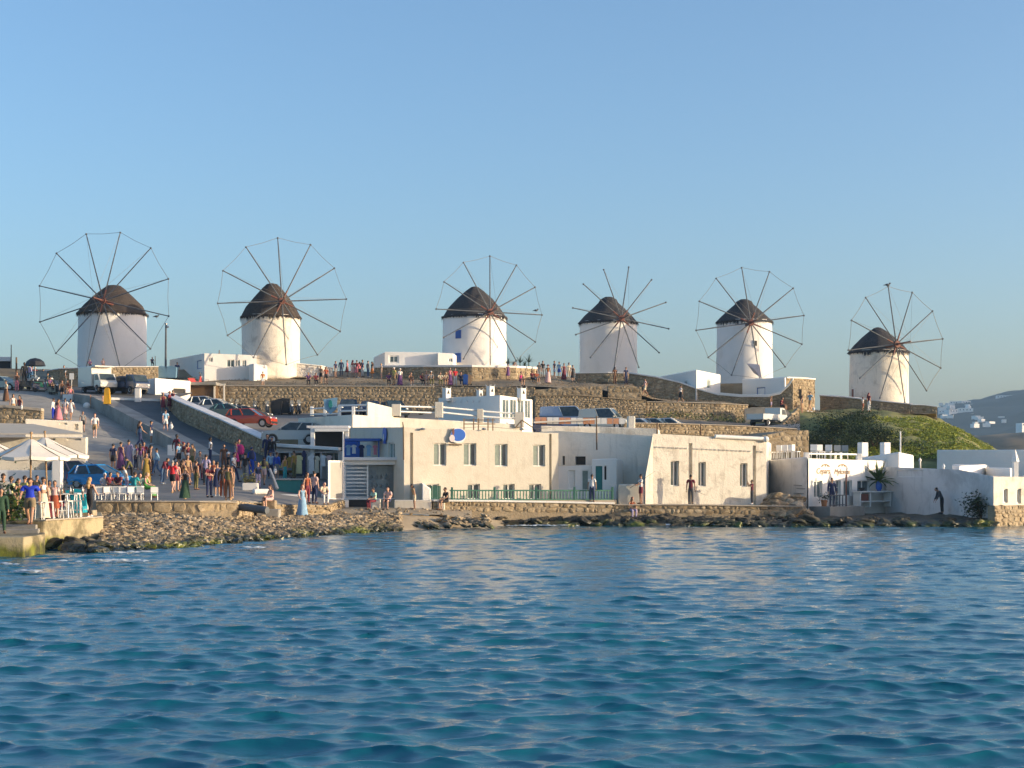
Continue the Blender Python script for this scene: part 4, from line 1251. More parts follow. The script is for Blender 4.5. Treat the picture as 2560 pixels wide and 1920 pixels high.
# E: rooftop house with chimneys and glass room
hE = building("rooftop_house", "small white rooftop house with four square chimneys and a sunlit glass room", "house",
    [(1096, 124), (1250, 117), (1331, 122), (1200, 128)], 6.0, [9.15, 9.0, 8.9, 9.0],
    {1: [(1256, 998, 1272, 1046, .08, 'win'), (1275, 998, 1291, 1046, .08, 'win'), (1294, 999, 1309, 1046, .08, 'win'), (1312, 1000, 1326, 1046, .08, 'win')]}, M['white'], bevel=.06)
for (x0, x1, Y, yt, yb_) in ((1107, 1126, 122.5, 971, 997), (1192, 1206, 119.8, 976, 993), (1217, 1235, 118.6, 966, 994), (1294, 1314, 119.9, 971, 996)):
    a = WX((x0 + x1) / 2, Y); w = (x1 - x0) / F * Y
    mb = MB(); mb.box((a, Y, (ZP(yt, Y) + ZP(yb_, Y)) / 2 - .1), (w * .85, w * .85, ZP(yt, Y) - ZP(yb_, Y) + .2), math.radians(38))
    c = obj("chimney", mb, M['white'], hE, bevel=.04)
    mb = MB()
    for q in range(4):
        t = math.radians(38 + 45 + 90 * q); p = Vector((a + math.cos(t) * w * .5, Y + math.sin(t) * w * .5, ZP(yt, Y)))
        mb.tube(p, p + Vector((math.cos(t) * .1, math.sin(t) * .1, .16)), .045, .01, 4)
    obj("horn", mb, M['white'], c)
    mb = MB(); t = math.radians(38 - 90); d = Vector((math.cos(t), math.sin(t), 0)); r_ = Vector((-d.y, d.x, 0)); p = Vector((a, Y, ZP(yt, Y) - .42)) + d * (w * .43)
    mb.add([p - r_ * .12, p + r_ * .12, p + Vector((0, 0, .28)), p - r_ * .12 + d * .02, p + r_ * .12 + d * .02, p + Vector((0, 0, .28)) + d * .02], [(3, 4, 5), (0, 2, 1), (0, 1, 4, 3), (1, 2, 5, 4), (2, 0, 3, 5)])
    obj("vent", mb, M['dark'], c)
# triangular vents row on the shaded side
mb = MB()
for i in range(6):
    x = 1122 + i * 15.5; t, yy = facade_hit((WX(1096, 124), 124), (WX(1250, 117), 117), x)
    p = W(x, 1006, yy - .03); q = W(x - 4, 1006, yy - .03); e = W(x + 1, 998, yy - .03)
    mb.add([q, p, e, q + Vector((0, -.03, 0)), p + Vector((0, -.03, 0)), e + Vector((0, -.03, 0))], [(3, 4, 5), (0, 2, 1), (0, 1, 4, 3), (1, 2, 5, 4), (2, 0, 3, 5)])
o = obj("triangle_vents", mb, M['grey'], hE); o["kind"] = 'stuff'
# roof-edge clutter: timber frames behind the blue sign, lamps
fr = thing("timber_rack", W(1180, 1078, 99.5), "row of bare timber pallets and poles standing on the cream house roof", "rack")
for k in range(5):
    m_ = MB(); x = 1160 + k * 18 + (k % 2) * 6; m_.tube(W(x, 1079, 99.4), W(x, 1046, 99.4), .055, .055, 4); obj("upright", m_, M['tan'], fr)
for y in (1050, 1060):
    m_ = MB(); m_.tube(W(1158, y, 99.5), W(1238, y, 99.5), .04, .04, 4); obj("crossbar", m_, M['tan'], fr)
# B: recessed shaded house
hB = building("recessed_house", "shaded worn grey house set back between the cream house and the sunlit worn house", "house",
    [(1392, 101.6), (1642, 99.6), (1650, 103), (1350, 103.4)], 1.0, [5.88, 5.5, 5.5, 5.88],
    {0: [(1438, 1141, 1464, 1162, .2, 'hole'), (1406, 1140, 1412, 1162, .2, 'hole')]}, M['recess'], bevel=.05)
hB2 = building("roof_parapet", "sunlit pale parapet above the shaded recessed house", "parapet",
    [(1352, 103.3), (1500, 103.6), (1645, 103.2), (1650, 108), (1352, 108)], 5.0, [6.28, 6.22, 6.08, 6.1, 6.2], {}, M['worn'], bevel=.06)
mb = MB(); pxbox(mb, 1570, 1588, 104.2, 1040, 1075, 1.2); obj("pillar", mb, M['worn'], hB2, bevel=.06)
# porch with the teal door and arched wall
hP = building("porch", "small white shaded porch with an open teal door", "porch",
    [(1480, 97.2), (1541, 97.2), (1557, 99.6), (1480, 100.2)], 1.1, [4.0, 4.05, 3.95, 3.95],
    {0: [(1489, 1165, 1506, 1226, .12, 'teal'), (1511, 1165, 1516, 1200, .12, 'hole')]}, M['white'], bevel=.12)
hQ = building("arched_wall", "low shaded white wall with two pointed arch niches beside the teal door", "wall",
    [(1393, 97.6), (1479, 97.5), (1479, 100), (1393, 101)], 1.1, [3.55, 3.62, 3.6, 3.5],
    {0: [(1422, 1176, 1437, 1222, .12, 'niche'), (1454, 1175, 1472, 1226, .14, 'door')]}, M['white'], bevel=.1)
building("low_wall", "low sunlit white wall between the porch and the worn house", "wall",
    [(1546, 95.2), (1612, 95.2), (1612, 96.2), (1546, 96.4)], 1.1, [2.45, 2.45, 2.45, 2.45], {}, M['cream'], bevel=.08)
# C: worn sunlit house
hC = building("worn_house", "sunlit worn cream seaside house with three narrow windows", "house",
    [(1613, 95.15), (1632, 95.5), (1916, 98.1), (1928, 108), (1640, 108)], 1.0, [2.9, 5.56, 5.22, 5.2, 5.5],
    {1: [(1677, 1152, 1698, 1215, .25, 'win'), (1746, 1155, 1765, 1216, .25, 'win'), (1850, 1158, 1869, 1217, .25, 'win'),
         (1722, 1108, 1731, 1262, .2, 'groove'), (1882, 1114, 1890, 1262, .2, 'groove')]}, M['worn'], bevel=.10)
mb = MB()
for k in range(26):
    x = 1640 + k * 10.6; t, yy = facade_hit((WX(1632, 95.5), 95.5), (WX(1916, 98.1), 98.1), x)
    y = 1116 + (x - 1640) * 0.045
    if abs(x - 1727) < 8 or abs(x - 1886) < 8: continue
    pxbox(mb, x - 3.2, x + 3.2, yy - .07, y, y + 3.5, .1)
o = obj("dentil_row", mb, M['worn'], hC); o["kind"] = 'stuff'
mb = MB(); mb.tube(W(1788, 1091, 96.8), W(1912, 1097, 97.9), .12, .12, 10); mb.ell(W(1915, 1098, 97.9), (.2, .2, .2))
obj("roof_pipe", mb, M['wpaint'], hC, smooth=False)
ut = thing("wire_post", W(1491, 1125, 99.2), "thin dark pole rising above the recessed house", "pole"); mb = MB(); mb.tube(W(1492, 1125, 99.2), W(1491, 1040, 99.2), .05, .04, 6); obj("pole", mb, M['brown'], ut)
for (x, yt, yb_, Yq) in ((1643, 1058, 1090, 102.0), (1752, 1060, 1088, 126.6)):
    t_ = thing("stub_post", W(x, yb_, Yq), "short rusty stub post on the roof edge" if x < 1700 else "short dark post on the low boundary wall", "post"); mb = MB(); mb.tube(W(x, yb_, Yq), W(x, yt, Yq), .06, .05, 6); obj("post", mb, M['brown'], t_)

# shop fronts on the left of the cream house
sh1 = thing("shop_front", WZ(930, 1.1, 94.4), "glazed white shop front with shelves of souvenirs beside the cream house", "shop")
def bars(parent, name, Y, xs, ys, x0, x1, y0, y1, w, mat):
    for x in xs:
        m_ = MB(); m_.box(((WX(x, Y)), Y, (ZP(y0, Y) + ZP(y1, Y)) / 2), (w, w, ZP(y0, Y) - ZP(y1, Y))); obj("upright", m_, mat, parent)
    for y in ys:
        m_ = MB(); m_.box(((WX(x0, Y) + WX(x1, Y)) / 2, Y - .005, ZP(y, Y)), (WX(x1, Y) - WX(x0, Y), w * .8, w)); obj("crossbar", m_, mat, parent)
bars(sh1, "f", 94.5, (863, 919, 1004), (1247,), 862, 1006, 1155, 1247, .09, M['wpaint'])
mb = MB(); pxbox(mb, 858, 1008, 94.35, 1151, 1162, .5); obj("fascia", mb, M['wpaint'], sh1, bevel=.02)
mb = MB(); pxbox(mb, 858, 1010, 94.1, 1143, 1151, 4.6); obj("roof_slab", mb, M['grey'], sh1, bevel=.02)
for k in range(9):
    mb = MB(); y = 1168 + k * 9.2; pxbox(mb, 866, 917, 94.6, y, y + 4.0 if k < 5 else y + 2.4, .5); obj("shelf", mb, M['wpaint'], sh1)
mb = MB(); pxbox(mb, 921, 1002, 94.62, 1164, 1245, .02); obj("pane", mb, M['clear'], sh1)
mb = MB(); pxbox(mb, 862, 1006, 97.4, 1150, 1262, .1); obj("back_wall", mb, M['grey'], sh1)
mb = MB(); pxbox(mb, 864, 926, 94.4, 1250, 1275, 2.2); obj("plinth", mb, M['dark'], sh1)
mb = MB(); pxbox(mb, 926, 1008, 94.4, 1248, 1275, 2.2); obj("plinth", mb, M['path'], sh1)
for j, y in enumerate((1197, 1218)):
    mb = MB(); pxbox(mb, 922, 1002, 95.2, y, y + 1.5, .4); obj("shelf", mb, M['metal'], sh1)
rr = random.Random(3)
for j, yb_ in enumerate((1197, 1218)):
    for i in range(6):
        x = 929 + i * 12.5 + rr.uniform(-2, 2); Yq = 95.3
        c = W(x, yb_, Yq); mb = MB(); hgt = rr.uniform(.18, .32)
        mb.lathe([(.03, 0), (.10, .05), (.12 * rr.uniform(.7, 1.1), hgt * .5), (.05, hgt * .85), (.06, hgt)], (c.x, c.y, c.z), 8)
        tag(obj("vase", mb, M['wpaint'], smooth=True), "white vase on the %s shelf, %s in the shop window" % (("upper", "lower")[j], ("first from the left", "second from the left", "third from the left", "fourth from the left", "fifth from the left", "last on the right")[i]), "vase", "white vases on the shop shelves")
lp = thing("glass_panel", WZ(840, 1.1, 93), "sunlit white-framed glass screen at the left end of the shop front", "screen")
A_, B_ = (WX(821, 92.6), 92.6), (WX(861, 93.9), 93.9)
def slab(mb, A, B, u0, u1, z0, z1, th=.06, off=0.0):
    L = math.dist(A, B); d = ((B[0] - A[0]) / L, (B[1] - A[1]) / L); nr = (d[1], -d[0])
    p = [(A[0] + d[0] * u * L + nr[0] * (off + q), A[1] + d[1] * u * L + nr[1] * (off + q)) for u, q in ((u0, 0), (u1, 0), (u1, -th), (u0, -th))]
    return mb.prism(p, z0, z1)
zt_, zb_ = 3.88, 1.5
mb = MB(); slab(mb, A_, B_, 0, .12, zb_, zt_); slab(mb, A_, B_, .88, 1, zb_, zt_); slab(mb, A_, B_, .12, .88, zt_ - .12, zt_); slab(mb, A_, B_, .12, .88, zb_, zb_ + .12)
obj("frame", mb, M['wpaint'], lp)
mb = MB(); slab(mb, A_, B_, .12, .88, zb_ + .12, zt_ - .12, .03, -.02); obj("pane", mb, M['frost'], lp)
mb = MB(); mb.prism([(WX(822, 92.3), 92.3), (WX(872, 93.6), 93.6), (WX(872, 94.6), 94.6), (WX(822, 94.0), 94.0)], .9, 1.5); obj("base", mb, M['white'], lp, bevel=.04)
# white pole and awning
pw = thing("flag_pole", WZ(859, 1.5, 93.6), "tall thin white pole in front of the shop", "pole"); mb = MB(); mb.tube(W(858, 1155, 93.6), W(858, 1079, 93.6), .06, .05, 6); obj("pole", mb, M['wpaint'], pw)
# blue glazed kiosk above
kb = thing("clothes_kiosk", WZ(905, 3.95, 96.3), "blue-tinted glass kiosk of hanging clothes on the shop roof", "kiosk")
bars(kb, "k", 96.2, (861, 893, 947), (1100, 1150), 860, 949, 1100, 1151, .07, M['bluewood'])
mb = MB(); pxbox(mb, 858, 951, 96.0, 1096, 1102, 2.0); obj("roof", mb, M['bluewood'], kb)
mb = MB(); pxbox(mb, 860, 900, 98.6, 1100, 1152, .05); obj("back_panel", mb, M['signblue'], kb)
def garment(px, Y, yt, h, w, col, label, group, long=False):
    c = W(px, yt, Y); s_ = Y / F
    mb = MB(); hh = h * s_; ww = w * s_
    prof = [(-.18, 0), (.18, 0), (.5, -.12), (.48, -.28), (.30, -.24), (.36, -1), (-.36, -1), (-.30, -.24), (-.48, -.28), (-.5, -.12)]
    mb.extrude_y([(c.x + a * ww, c.z + b * hh) for a, b in reversed(prof)], Y - .05, Y + .05)
    o = obj("garment", mb, M['cloth']); o.color = (*col, 1); tag(o, label, "garment", group); return o
CO = dict(white=(.75, .73, .70), black=(.015, .014, .016), navy=(.02, .03, .09), blue=(.02, .07, .42), lightblue=(.25, .42, .58), teal=(.02, .30, .32), mint=(.45, .68, .55), green=(.08, .28, .05), olive=(.13, .12, .04),
    mustard=(.34, .22, .04), yellow=(.66, .55, .16), paleyellow=(.72, .66, .34), orange=(.60, .20, .04), red=(.55, .02, .03), maroon=(.16, .02, .035), pink=(.62, .20, .24), palepink=(.66, .44, .40), magenta=(.50, .03, .17), purple=(.13, .05, .16), lilac=(.42, .36, .52),
    brown=(.13, .06, .03), tan=(.42, .27, .14), beige=(.52, .42, .29), khaki=(.24, .18, .10), grey=(.22, .22, .22), darkgrey=(.07, .07, .075), cream=(.68, .60, .44), denim=(.07, .13, .24), turquoise=(.02, .36, .42), royalblue=(.01, .04, .50), darkgreen=(.02, .06, .03), rust=(.30, .07, .03))
ORD = ("first from the left", "second from the left", "third from the left", "fourth from the left", "fifth from the left", "sixth from the left", "seventh from the left", "eighth from the left", "ninth from the left", "tenth from the left", "eleventh from the left", "twelfth from the left")
for i, (x, yt, h, w, c) in enumerate(((871, 1112, 26, 14, 'lightblue'), (885, 1112, 22, 13, 'white'), (904, 1112, 34, 15, 'navy'), (922, 1112, 28, 14, 'lightblue'), (938, 1113, 24, 12, 'pink'))):
    garment(x, 96.5, yt, h, w, CO[c], "%s garment hanging in the blue glass kiosk, %s" % (c.replace('lightblue', 'light blue'), ORD[i]), "clothes hanging in the blue kiosk")
# upper awning shop
us = thing("awning_shop", WZ(815, 3.9, 104), "white awning over the dark upper shop left of the kiosk", "shop")
mb = MB(); pxbox(mb, 766, 872, 103.4, 1064, 1070, 3.5); obj("roof_slab", mb, M['grey'], us, bevel=.02)
mb = MB(); pxbox(mb, 786, 872, 103.2, 1071, 1079, .2); obj("awning_cassette", mb, M['wpaint'], us, bevel=.02)
mb = MB(); pxbox(mb, 776, 786, 103.3, 1071, 1152, .35); obj("column", mb, M['wpaint'], us, bevel=.02)
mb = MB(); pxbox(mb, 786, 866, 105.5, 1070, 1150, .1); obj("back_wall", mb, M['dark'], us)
mb = MB(); pxbox(mb, 862, 872, 103.4, 1078, 1150, .2); obj("column", mb, M['grey'], us, bevel=.02)
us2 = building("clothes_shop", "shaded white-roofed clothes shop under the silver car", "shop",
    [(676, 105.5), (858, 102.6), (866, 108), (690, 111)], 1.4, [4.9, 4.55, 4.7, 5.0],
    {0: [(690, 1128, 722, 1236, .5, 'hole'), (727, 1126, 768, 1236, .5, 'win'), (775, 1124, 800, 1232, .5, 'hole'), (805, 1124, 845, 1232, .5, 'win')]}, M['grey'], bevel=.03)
mb = MB(); mb.prism([(WX(664, 105.2), 105.2), (WX(846, 101.6), 101.6), (WX(860, 108), 108), (WX(680, 111), 111)], [4.95, 4.6, 4.75, 5.05], [5.18, 4.8, 4.95, 5.25])
obj("roof_slab", mb, M['wpaint'], us2, bevel=.03)
for i, (x, yt, h, w, c) in enumerate(((684, 1146, 34, 15, 'lightblue'), (703, 1160, 36, 16, 'yellow'), (726, 1142, 40, 20, 'mustard'), (748, 1138, 46, 20, 'paleyellow'), (760, 1126, 62, 11, 'navy'), (779, 1138, 46, 20, 'white'), (792, 1140, 42, 15, 'cream'), (808, 1138, 28, 15, 'white'), (823, 1138, 28, 15, 'palepink'))):
    garment(x, 101.6 if x > 740 else 102.6, yt, h, w, CO[c], "%s garment on the rack before the clothes shop, %s" % (c, ORD[i]), "clothes on the shop racks")
for i, (x0, x1, y) in enumerate(((676, 768, 1132), (772, 850, 1132))):
    t_ = thing("clothes_rail", W(x0, 1235, 101.8), "%s hanging rail of clothes outside the clothes shop" % ("left", "right")[i], "rail"); mb = MB()
    mb.tube(W(x0, y, 101.8), W(x1, y - 2, 101.8), .025, .025, 5); mb.tube(W(x0, y, 101.8), W(x0, 1226, 101.8), .03, .03, 5); mb.tube(W(x1, y - 2, 101.8), W(x1, 1226, 101.8), .03, .03, 5); obj("frame", mb, M['metal'], t_)
ct = thing("counter", WZ(720, 1.3, 94), "dark teal display counter before the clothes shop", "counter")
mb = MB(); pxbox(mb, 690, 752, 94, 1200, 1240, .7); obj("cabinet", mb, M['teal'], ct, bevel=.02)
mb = MB(); pxbox(mb, 686, 756, 93.9, 1196, 1200, .9); obj("counter_top", mb, M['metal'], ct)
lw = thing("low_kerb", WZ(720, 1.0, 92), "low white kerb wall in front of the display counter", "kerb")
mb = MB(); pxbox(mb, 672, 790, 91.5, 1236, 1256, .5); obj("wall", mb, M['white'], lw, bevel=.05)
rp = thing("grey_prop", WZ(680, 1.3, 90), "slanting grey plank leaning beside the display counter", "plank"); mb = MB(); mb.bar(W(674, 1172, 92), W(694, 1222, 91.4), .12); obj("plank", mb, M['metal'], rp)
# signs
sg = thing("round_sign", W(1140, 1088, 98.6), "round blue wall sign with white script and a pink shape", "sign")
A0, B0 = (WX(1010, 93), 93), (WX(1396, 96.5), 96.5); L0 = math.dist(A0, B0); dA = Vector(((B0[0] - A0[0]) / L0, (B0[1] - A0[1]) / L0, 0)); nA = Vector((dA.y, -dA.x, 0))
def onA(px, py, off=.05):
    t, yy = facade_hit(A0, B0, px); return Vector((A0[0] + (B0[0] - A0[0]) * t, yy, ZP(py, yy))) + nA * off
def disc(mb, c, rx, rz, off, n=24, th=.04, d=dA, nn=nA, a=(0, 360)):
    v = [c + d * (math.cos(math.radians(a[0] + (a[1] - a[0]) * i / n)) * rx) + Vector((0, 0, math.sin(math.radians(a[0] + (a[1] - a[0]) * i / n)) * rz)) + nn * off for i in range(n + (0 if a == (0, 360) else 1))]
    m_ = len(v); w = [p - nn * th for p in v]
    return mb.add(v + w, [tuple(range(m_)), tuple(range(2 * m_ - 1, m_ - 1, -1))] + [(j, j + m_, (j + 1) % m_ + m_, (j + 1) % m_) for j in range(m_)])
c0 = onA(1143.5, 1089)
mb = MB(); disc(mb, c0, .50, .46, .10); obj("rim", mb, M['wpaint'], sg)
mb = MB(); disc(mb, c0 + Vector((0, 0, .04)), .46, .38, .12); obj("disc", mb, M['signblue'], sg)
mb = MB(); c1 = onA(1128, 1096); disc(mb, c1, .17, .22, .13); obj("pink_shape", mb, M['signpink'], sg)
mb = MB(); c2 = onA(1131, 1080); disc(mb, c2, .07, .22, .125); obj("purple_shape", mb, M['redwood'], sg)
mb = MB(); c3 = onA(1147, 1096)
for k in range(5):
    q = c3 + dA * (-.22 + k * .11) + Vector((0, 0, -.12 + k * .06)) + nA * .10
    mb.tube(q - Vector((0, 0, .06)), q + dA * .05 + Vector((0, 0, .07)), .022, .022, 4); mb.tube(q + dA * .05 + Vector((0, 0, .07)), q + dA * .1, .018, .018, 4)
obj("script", mb, M['wpaint'], sg)
mb = MB(); mb.bar(onA(1122, 1111, .1), onA(1153, 1112, .1), .07); obj("bracket", mb, M['brown'], sg)
sg = thing("blue_sign", W(966, 1088, 99), "tall dark blue leaf-shaped sign on the shaded side wall", "sign")
A3, B3 = (WX(876, 102), 102), (WX(1010, 93), 93); d3 = Vector((B3[0] - A3[0], B3[1] - A3[1], 0)).normalized(); n3_ = Vector((d3.y, -d3.x, 0))
t, yy = facade_hit(A3, B3, 965); c = Vector((A3[0] + (B3[0] - A3[0]) * t, yy, ZP(1087, yy)))
mb = MB(); disc(mb, c, .34, .46, .12, d=d3, nn=n3_); obj("panel", mb, M['signblue'], sg)
mb = MB(); disc(mb, c - Vector((0, 0, .16)) - d3 * .1, .10, .22, .14, d=d3, nn=n3_); obj("white_shape", mb, M['grey'], sg)
mb = MB(); mb.bar(c + n3_ * .1 - d3 * .25 - Vector((0, 0, .5)), c + n3_ * .1 + d3 * .25 - Vector((0, 0, .5)), .07); obj("bracket", mb, M['navy'] if 'navy' in M else M['signblue'], sg)
for i, x in enumerate((1055, 1208, 1302)):
    t_ = thing("wall_lamp", onA(x, 1074), "small lamp on the cream house roof edge, %s" % ("left of the round sign", "right of the round sign", "near the leaning roof poles")[i], "lamp", "roof-edge lamps")
    mb = MB(); mb.ell(onA(x, 1073, .15), (.16, .12, .07)); mb.tube(onA(x, 1072, .1), onA(x + 2, 1070, -.1), .03, .03, 5); obj("lamp_head", mb, M['metal'], t_)
tp = thing("roof_tripod", onA(1310, 1070, -.3), "leaning rusty roof poles at the right of the cream roof", "poles")
for a, b in (((1292, 1068), (1308, 1050)), ((1308, 1050), (1334, 1068)), ((1306, 1078), (1306, 1050))):
    mb = MB(); mb.tube(onA(a[0], a[1], -.2), onA(b[0], b[1], -.2), .04, .04, 5); obj("pole", mb, M['brown'], tp)

# green balustrade
gb = thing("balustrade", W(1130, 1254, 95), "green wooden balustrade along the terrace of the cream house", "balustrade")
BA, BB = (WX(1122, 92.3), 92.3), (WX(1532, 94.5), 94.5)
def onB(px, z):
    t, yy = facade_hit(BA, BB, px); return Vector((BA[0] + (BB[0] - BA[0]) * t, yy, z))
for z in (2.10, 1.55):
    mb = MB(); mb.bar(onB(1124, z), onB(1532, z - .03), .08); obj("rail", mb, M['green'], gb)
_b = None
for k in range(52):
    x = 1128 + k * 7.85
    if _b is None:
        mb = MB(); mb.lathe([(.025, 0), (.04, .04), (.028, .1), (.042, .24), (.028, .4), (.04, .46), (.025, .5)], n=6); bme = mb.mesh("baluster", M['green'], True); _b = 1
    o = link("baluster", bme, gb); o.location = onB(x, 1.57)
for x in (1130, 1236, 1340, 1436, 1531):
    mb = MB(); p = onB(x, 1.9); mb.box(p, (.13, .13, .78)); obj("post", mb, M['green'], gb, bevel=.01)
ground_add([(WX(1082, 91.7), 91.7, 1.5), (WX(1540, 94.2), 94.2, 1.5), (WX(1540, 100), 100, 1.5), (WX(1082, 96), 96, 1.5)], [(0, 1, 2, 3)])
mb = MB(); mb.prism([(WX(1082, 91.9), 91.9), (WX(1540, 94.4), 94.4), (WX(1545, 100), 100), (WX(1082, 96), 96)], 0.9, 1.5)
o = obj("terrace", mb, M['path']); o["kind"] = 'structure'
mb = MB(); mb.prism([(WX(1055, 92.2), 92.2), (WX(1077, 92.3), 92.3), (WX(1077, 93.6), 93.6), (WX(1055, 93.5), 93.5)], .9, [2.55, 2.2, 2.2, 2.55]); tag(obj("step_wall", mb, M['white'], bevel=.06), "small white stepped wall left of the green gate", "wall")
gg = thing("green_gate", W(1090, 1260, 95.3), "green plank gate at the left end of the balustrade", "gate")
for k in range(6):
    mb = MB(); p = W(1079 + k * 4.2, 1240, 92.4); mb.box((p.x, p.y, 1.9), (.085, .04, .95)); obj("plank", mb, M['green'], gg)
# seats / blocks along the beach walk
for i, (x0, x1, yt, lab) in enumerate(((928, 950, 1248, "left of the seated couple"), (985, 1078, 1250, "behind the leaning sitter"), (1094, 1112, 1250, "under the dark seated man"))):
    Yq = 91.4 + i * .1
    mb = MB(); pxbox(mb, x0, x1, Yq, yt, 1276, .6); tag(obj("stone_bench", mb, M['creamlite'], bevel=.05), "low rendered stone seat " + lab, "bench", "rendered seats by the beach walk")

# ------------------------------------------------------------------ right-hand restaurants
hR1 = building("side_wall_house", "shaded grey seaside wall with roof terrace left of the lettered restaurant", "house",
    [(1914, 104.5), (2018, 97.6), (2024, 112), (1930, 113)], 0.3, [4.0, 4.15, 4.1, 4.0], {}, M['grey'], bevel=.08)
for k, (a, b, y) in enumerate(((1985, 2004, 1213), (1992, 2012, 1221), (1985, 2010, 1233), (1990, 2014, 1243))):
    mb = MB(); Af, Bf = (WX(1914, 104.5), 104.5), (WX(2018, 97.6), 97.6)
    t0, ya = facade_hit(Af, Bf, a); t1, yb2 = facade_hit(Af, Bf, b)
    mb.bar(W(a, y, ya - .04), W(b, y + 1, yb2 - .04), .05); obj("slit_ledge", mb, M['metal'], hR1)
hR2 = building("restaurant", "white restaurant with painted lettering and glazed doors under a slanting shadow", "restaurant",
    [(2021, 97.6), (2222, 103.6), (2225, 113), (2030, 113)], 0.3, [4.05, 3.95, 4, 4.1],
    {0: [(2035, 1202, 2056, 1244, .2, 'win'), (2069, 1201, 2085, 1270, .2, 'grid'), (2087, 1201, 2102, 1270, .2, 'grid'), (2109, 1201, 2130, 1240, .2, 'win'), (2143, 1201, 2175, 1244, .2, 'win')]}, M['white'], bevel=.10)
A2, B2 = (WX(2021, 97.6), 97.6), (WX(2222, 103.6), 103.6)
d2 = Vector((B2[0] - A2[0], B2[1] - A2[1], 0)).normalized(); n2 = Vector((d2.y, -d2.x, 0))
def onR(px, py, off=.02):
    t, yy = facade_hit(A2, B2, px); return Vector((A2[0] + (B2[0] - A2[0]) * t, yy, ZP(py, yy))) + n2 * off
def lettering(txt, px, py, size, parent):
    cu = bpy.data.curves.new("lettering", 'FONT'); cu.body = txt; cu.size = size; cu.extrude = 0.012; cu.shear = 0.25
    t_ = bpy.data.objects.new("tmp", cu); COL.objects.link(t_)
    bpy.context.view_layer.update()
    me = bpy.data.meshes.new_from_object(t_.evaluated_get(bpy.context.evaluated_depsgraph_get()))
    bpy.data.objects.remove(t_); bpy.data.curves.remove(cu)
    me.name = "lettering"; me.materials.clear(); me.materials.append(M['tan'])
    o = bpy.data.objects.new("lettering", me); COL.objects.link(o); o.parent = parent
    o.matrix_parent_inverse = Matrix.Translation(-parent.location)
    mt = Matrix((( d2.x, 0, n2.x, 0), (d2.y, 0, n2.y, 0), (0, 1, 0, 0), (0, 0, 0, 1)))
    p = onR(px, py, .015)
    o.matrix_basis = Matrix.Translation(p) @ mt
    return o
lettering("Cepars", 2040, 1184, 0.50, hR2)
lettering("Mykonos", 2085, 1185, 0.46, hR2)
for x in (2063, 2105):
    mb = MB()
    pts = [onR(x + dx_, 1165 - 4.5 * math.sin(math.pi * (dx_ + 10) / 20) + abs(dx_) * .12, .03) for dx_ in (-10, -6, -2, 2, 6, 10)]
    mb.path(pts, .03, 4)
    for dx_ in (-7, 0, 6): mb.tube(onR(x + dx_, 1162, .03), onR(x + dx_ - 1, 1167, .03), .03, .012, 4)
    obj("ornament", mb, M['tan'], hR2)
# roof terrace of the restaurant
for (x0, x1, yt, yb_, Yq, w_) in ((2012, 2024, 1131, 1157, 98.7, .5), (2143, 2155, 1134, 1155, 101.8, .45)):
    mb = MB(); pxbox(mb, x0, x1, Yq, yt, yb_, w_); obj("roof_post", mb, M['white'], hR2, bevel=.03)
mb = MB(); mb.tube(W(2022, 1134, 98.9), W(2142, 1136, 101.9), .06, .06, 6); obj("roof_rail", mb, M['wpaint'], hR2)
for i, (x, Yq) in enumerate(((2157, 106), (2213, 108))):
    w = .95; z0_, z1_ = 3.9, ZP(1106, Yq); a = WX(x, Yq)
    c_ = thing("chimney_block", (a, Yq, z0_), ("left" if i == 0 else "right") + " of the two square white chimneys above the restaurant roof", "chimney", "square chimneys")
    mb = MB(); mb.box((a, Yq, (z0_ + z1_) / 2), (.55, .5, z1_ - z0_), math.radians(25)); obj("shaft", mb, M['white'], c_, bevel=.04)
fp = thing("white_mast", W(2251, 1135, 106), "thin white mast standing on the restaurant roof", "mast"); mb = MB(); mb.tube(WZ(2251, 3.9, 106), W(2251, 1078, 106), .055, .045, 6); obj("mast", mb, M['wpaint'], fp)
building("roof_wall", "white stepped roof wall at the right of the restaurant roof", "wall",
    [(2158, 104.6), (2248, 102.9), (2284, 105.4), (2284, 110), (2165, 110)], 3.2, [4.15, 4.55, 4.35, 4.4, 4.3], {}, M['white'], bevel=.10)
# terrace furniture on the side house
def chair(px, py, Y, rz, mat, label, group, bench=False, scale=1.0, z=None):
    p = W(px, py, Y)
    if z is not None: p.z = z
    t_ = thing("chair", p, label, "chair", group); t_["_local"] = 1; t_.rotation_euler = (0, 0, rz)
    mb = MB(); mb.box((0, 0, .45), (.44, .44, .05)); obj("seat", mb, mat, t_)
    mb = MB(); mb.box((0, .2, .72), (.44, .04, .4)); obj("backrest", mb, mat, t_)
    for sx in (-.19, .19):
        for sy in (-.19, .19):
            mb = MB(); mb.tube((sx, sy, 0), (sx * .9, sy * .9, .45), .022, .022, 5); obj("leg", mb, mat, t_)
    return t_
for i, (x, Yq) in enumerate(((1928, 106.5), (1943, 105.8), (1958, 105.0), (1975, 104.5), (1990, 103.6))):
    chair(x, 1160, Yq, rr.uniform(-1, 1), M['wpaint'], "white chair on the side house roof terrace, " + ORD[i], "white chairs on the roof terrace", z=4.12)
for i, (x, Yq) in enumerate(((2035, 101.2), (2052, 101.8), (2070, 102.2), (2095, 103.4), (2112, 103.8))):
    chair(x, 1155, Yq, rr.uniform(-1, 1), M['wpaint'] if i < 3 else M['metal'], "%s chair behind the restaurant roof rail, %s" % ("white" if i < 3 else "grey", ORD[i]), "chairs on the restaurant roof", z=4.08)
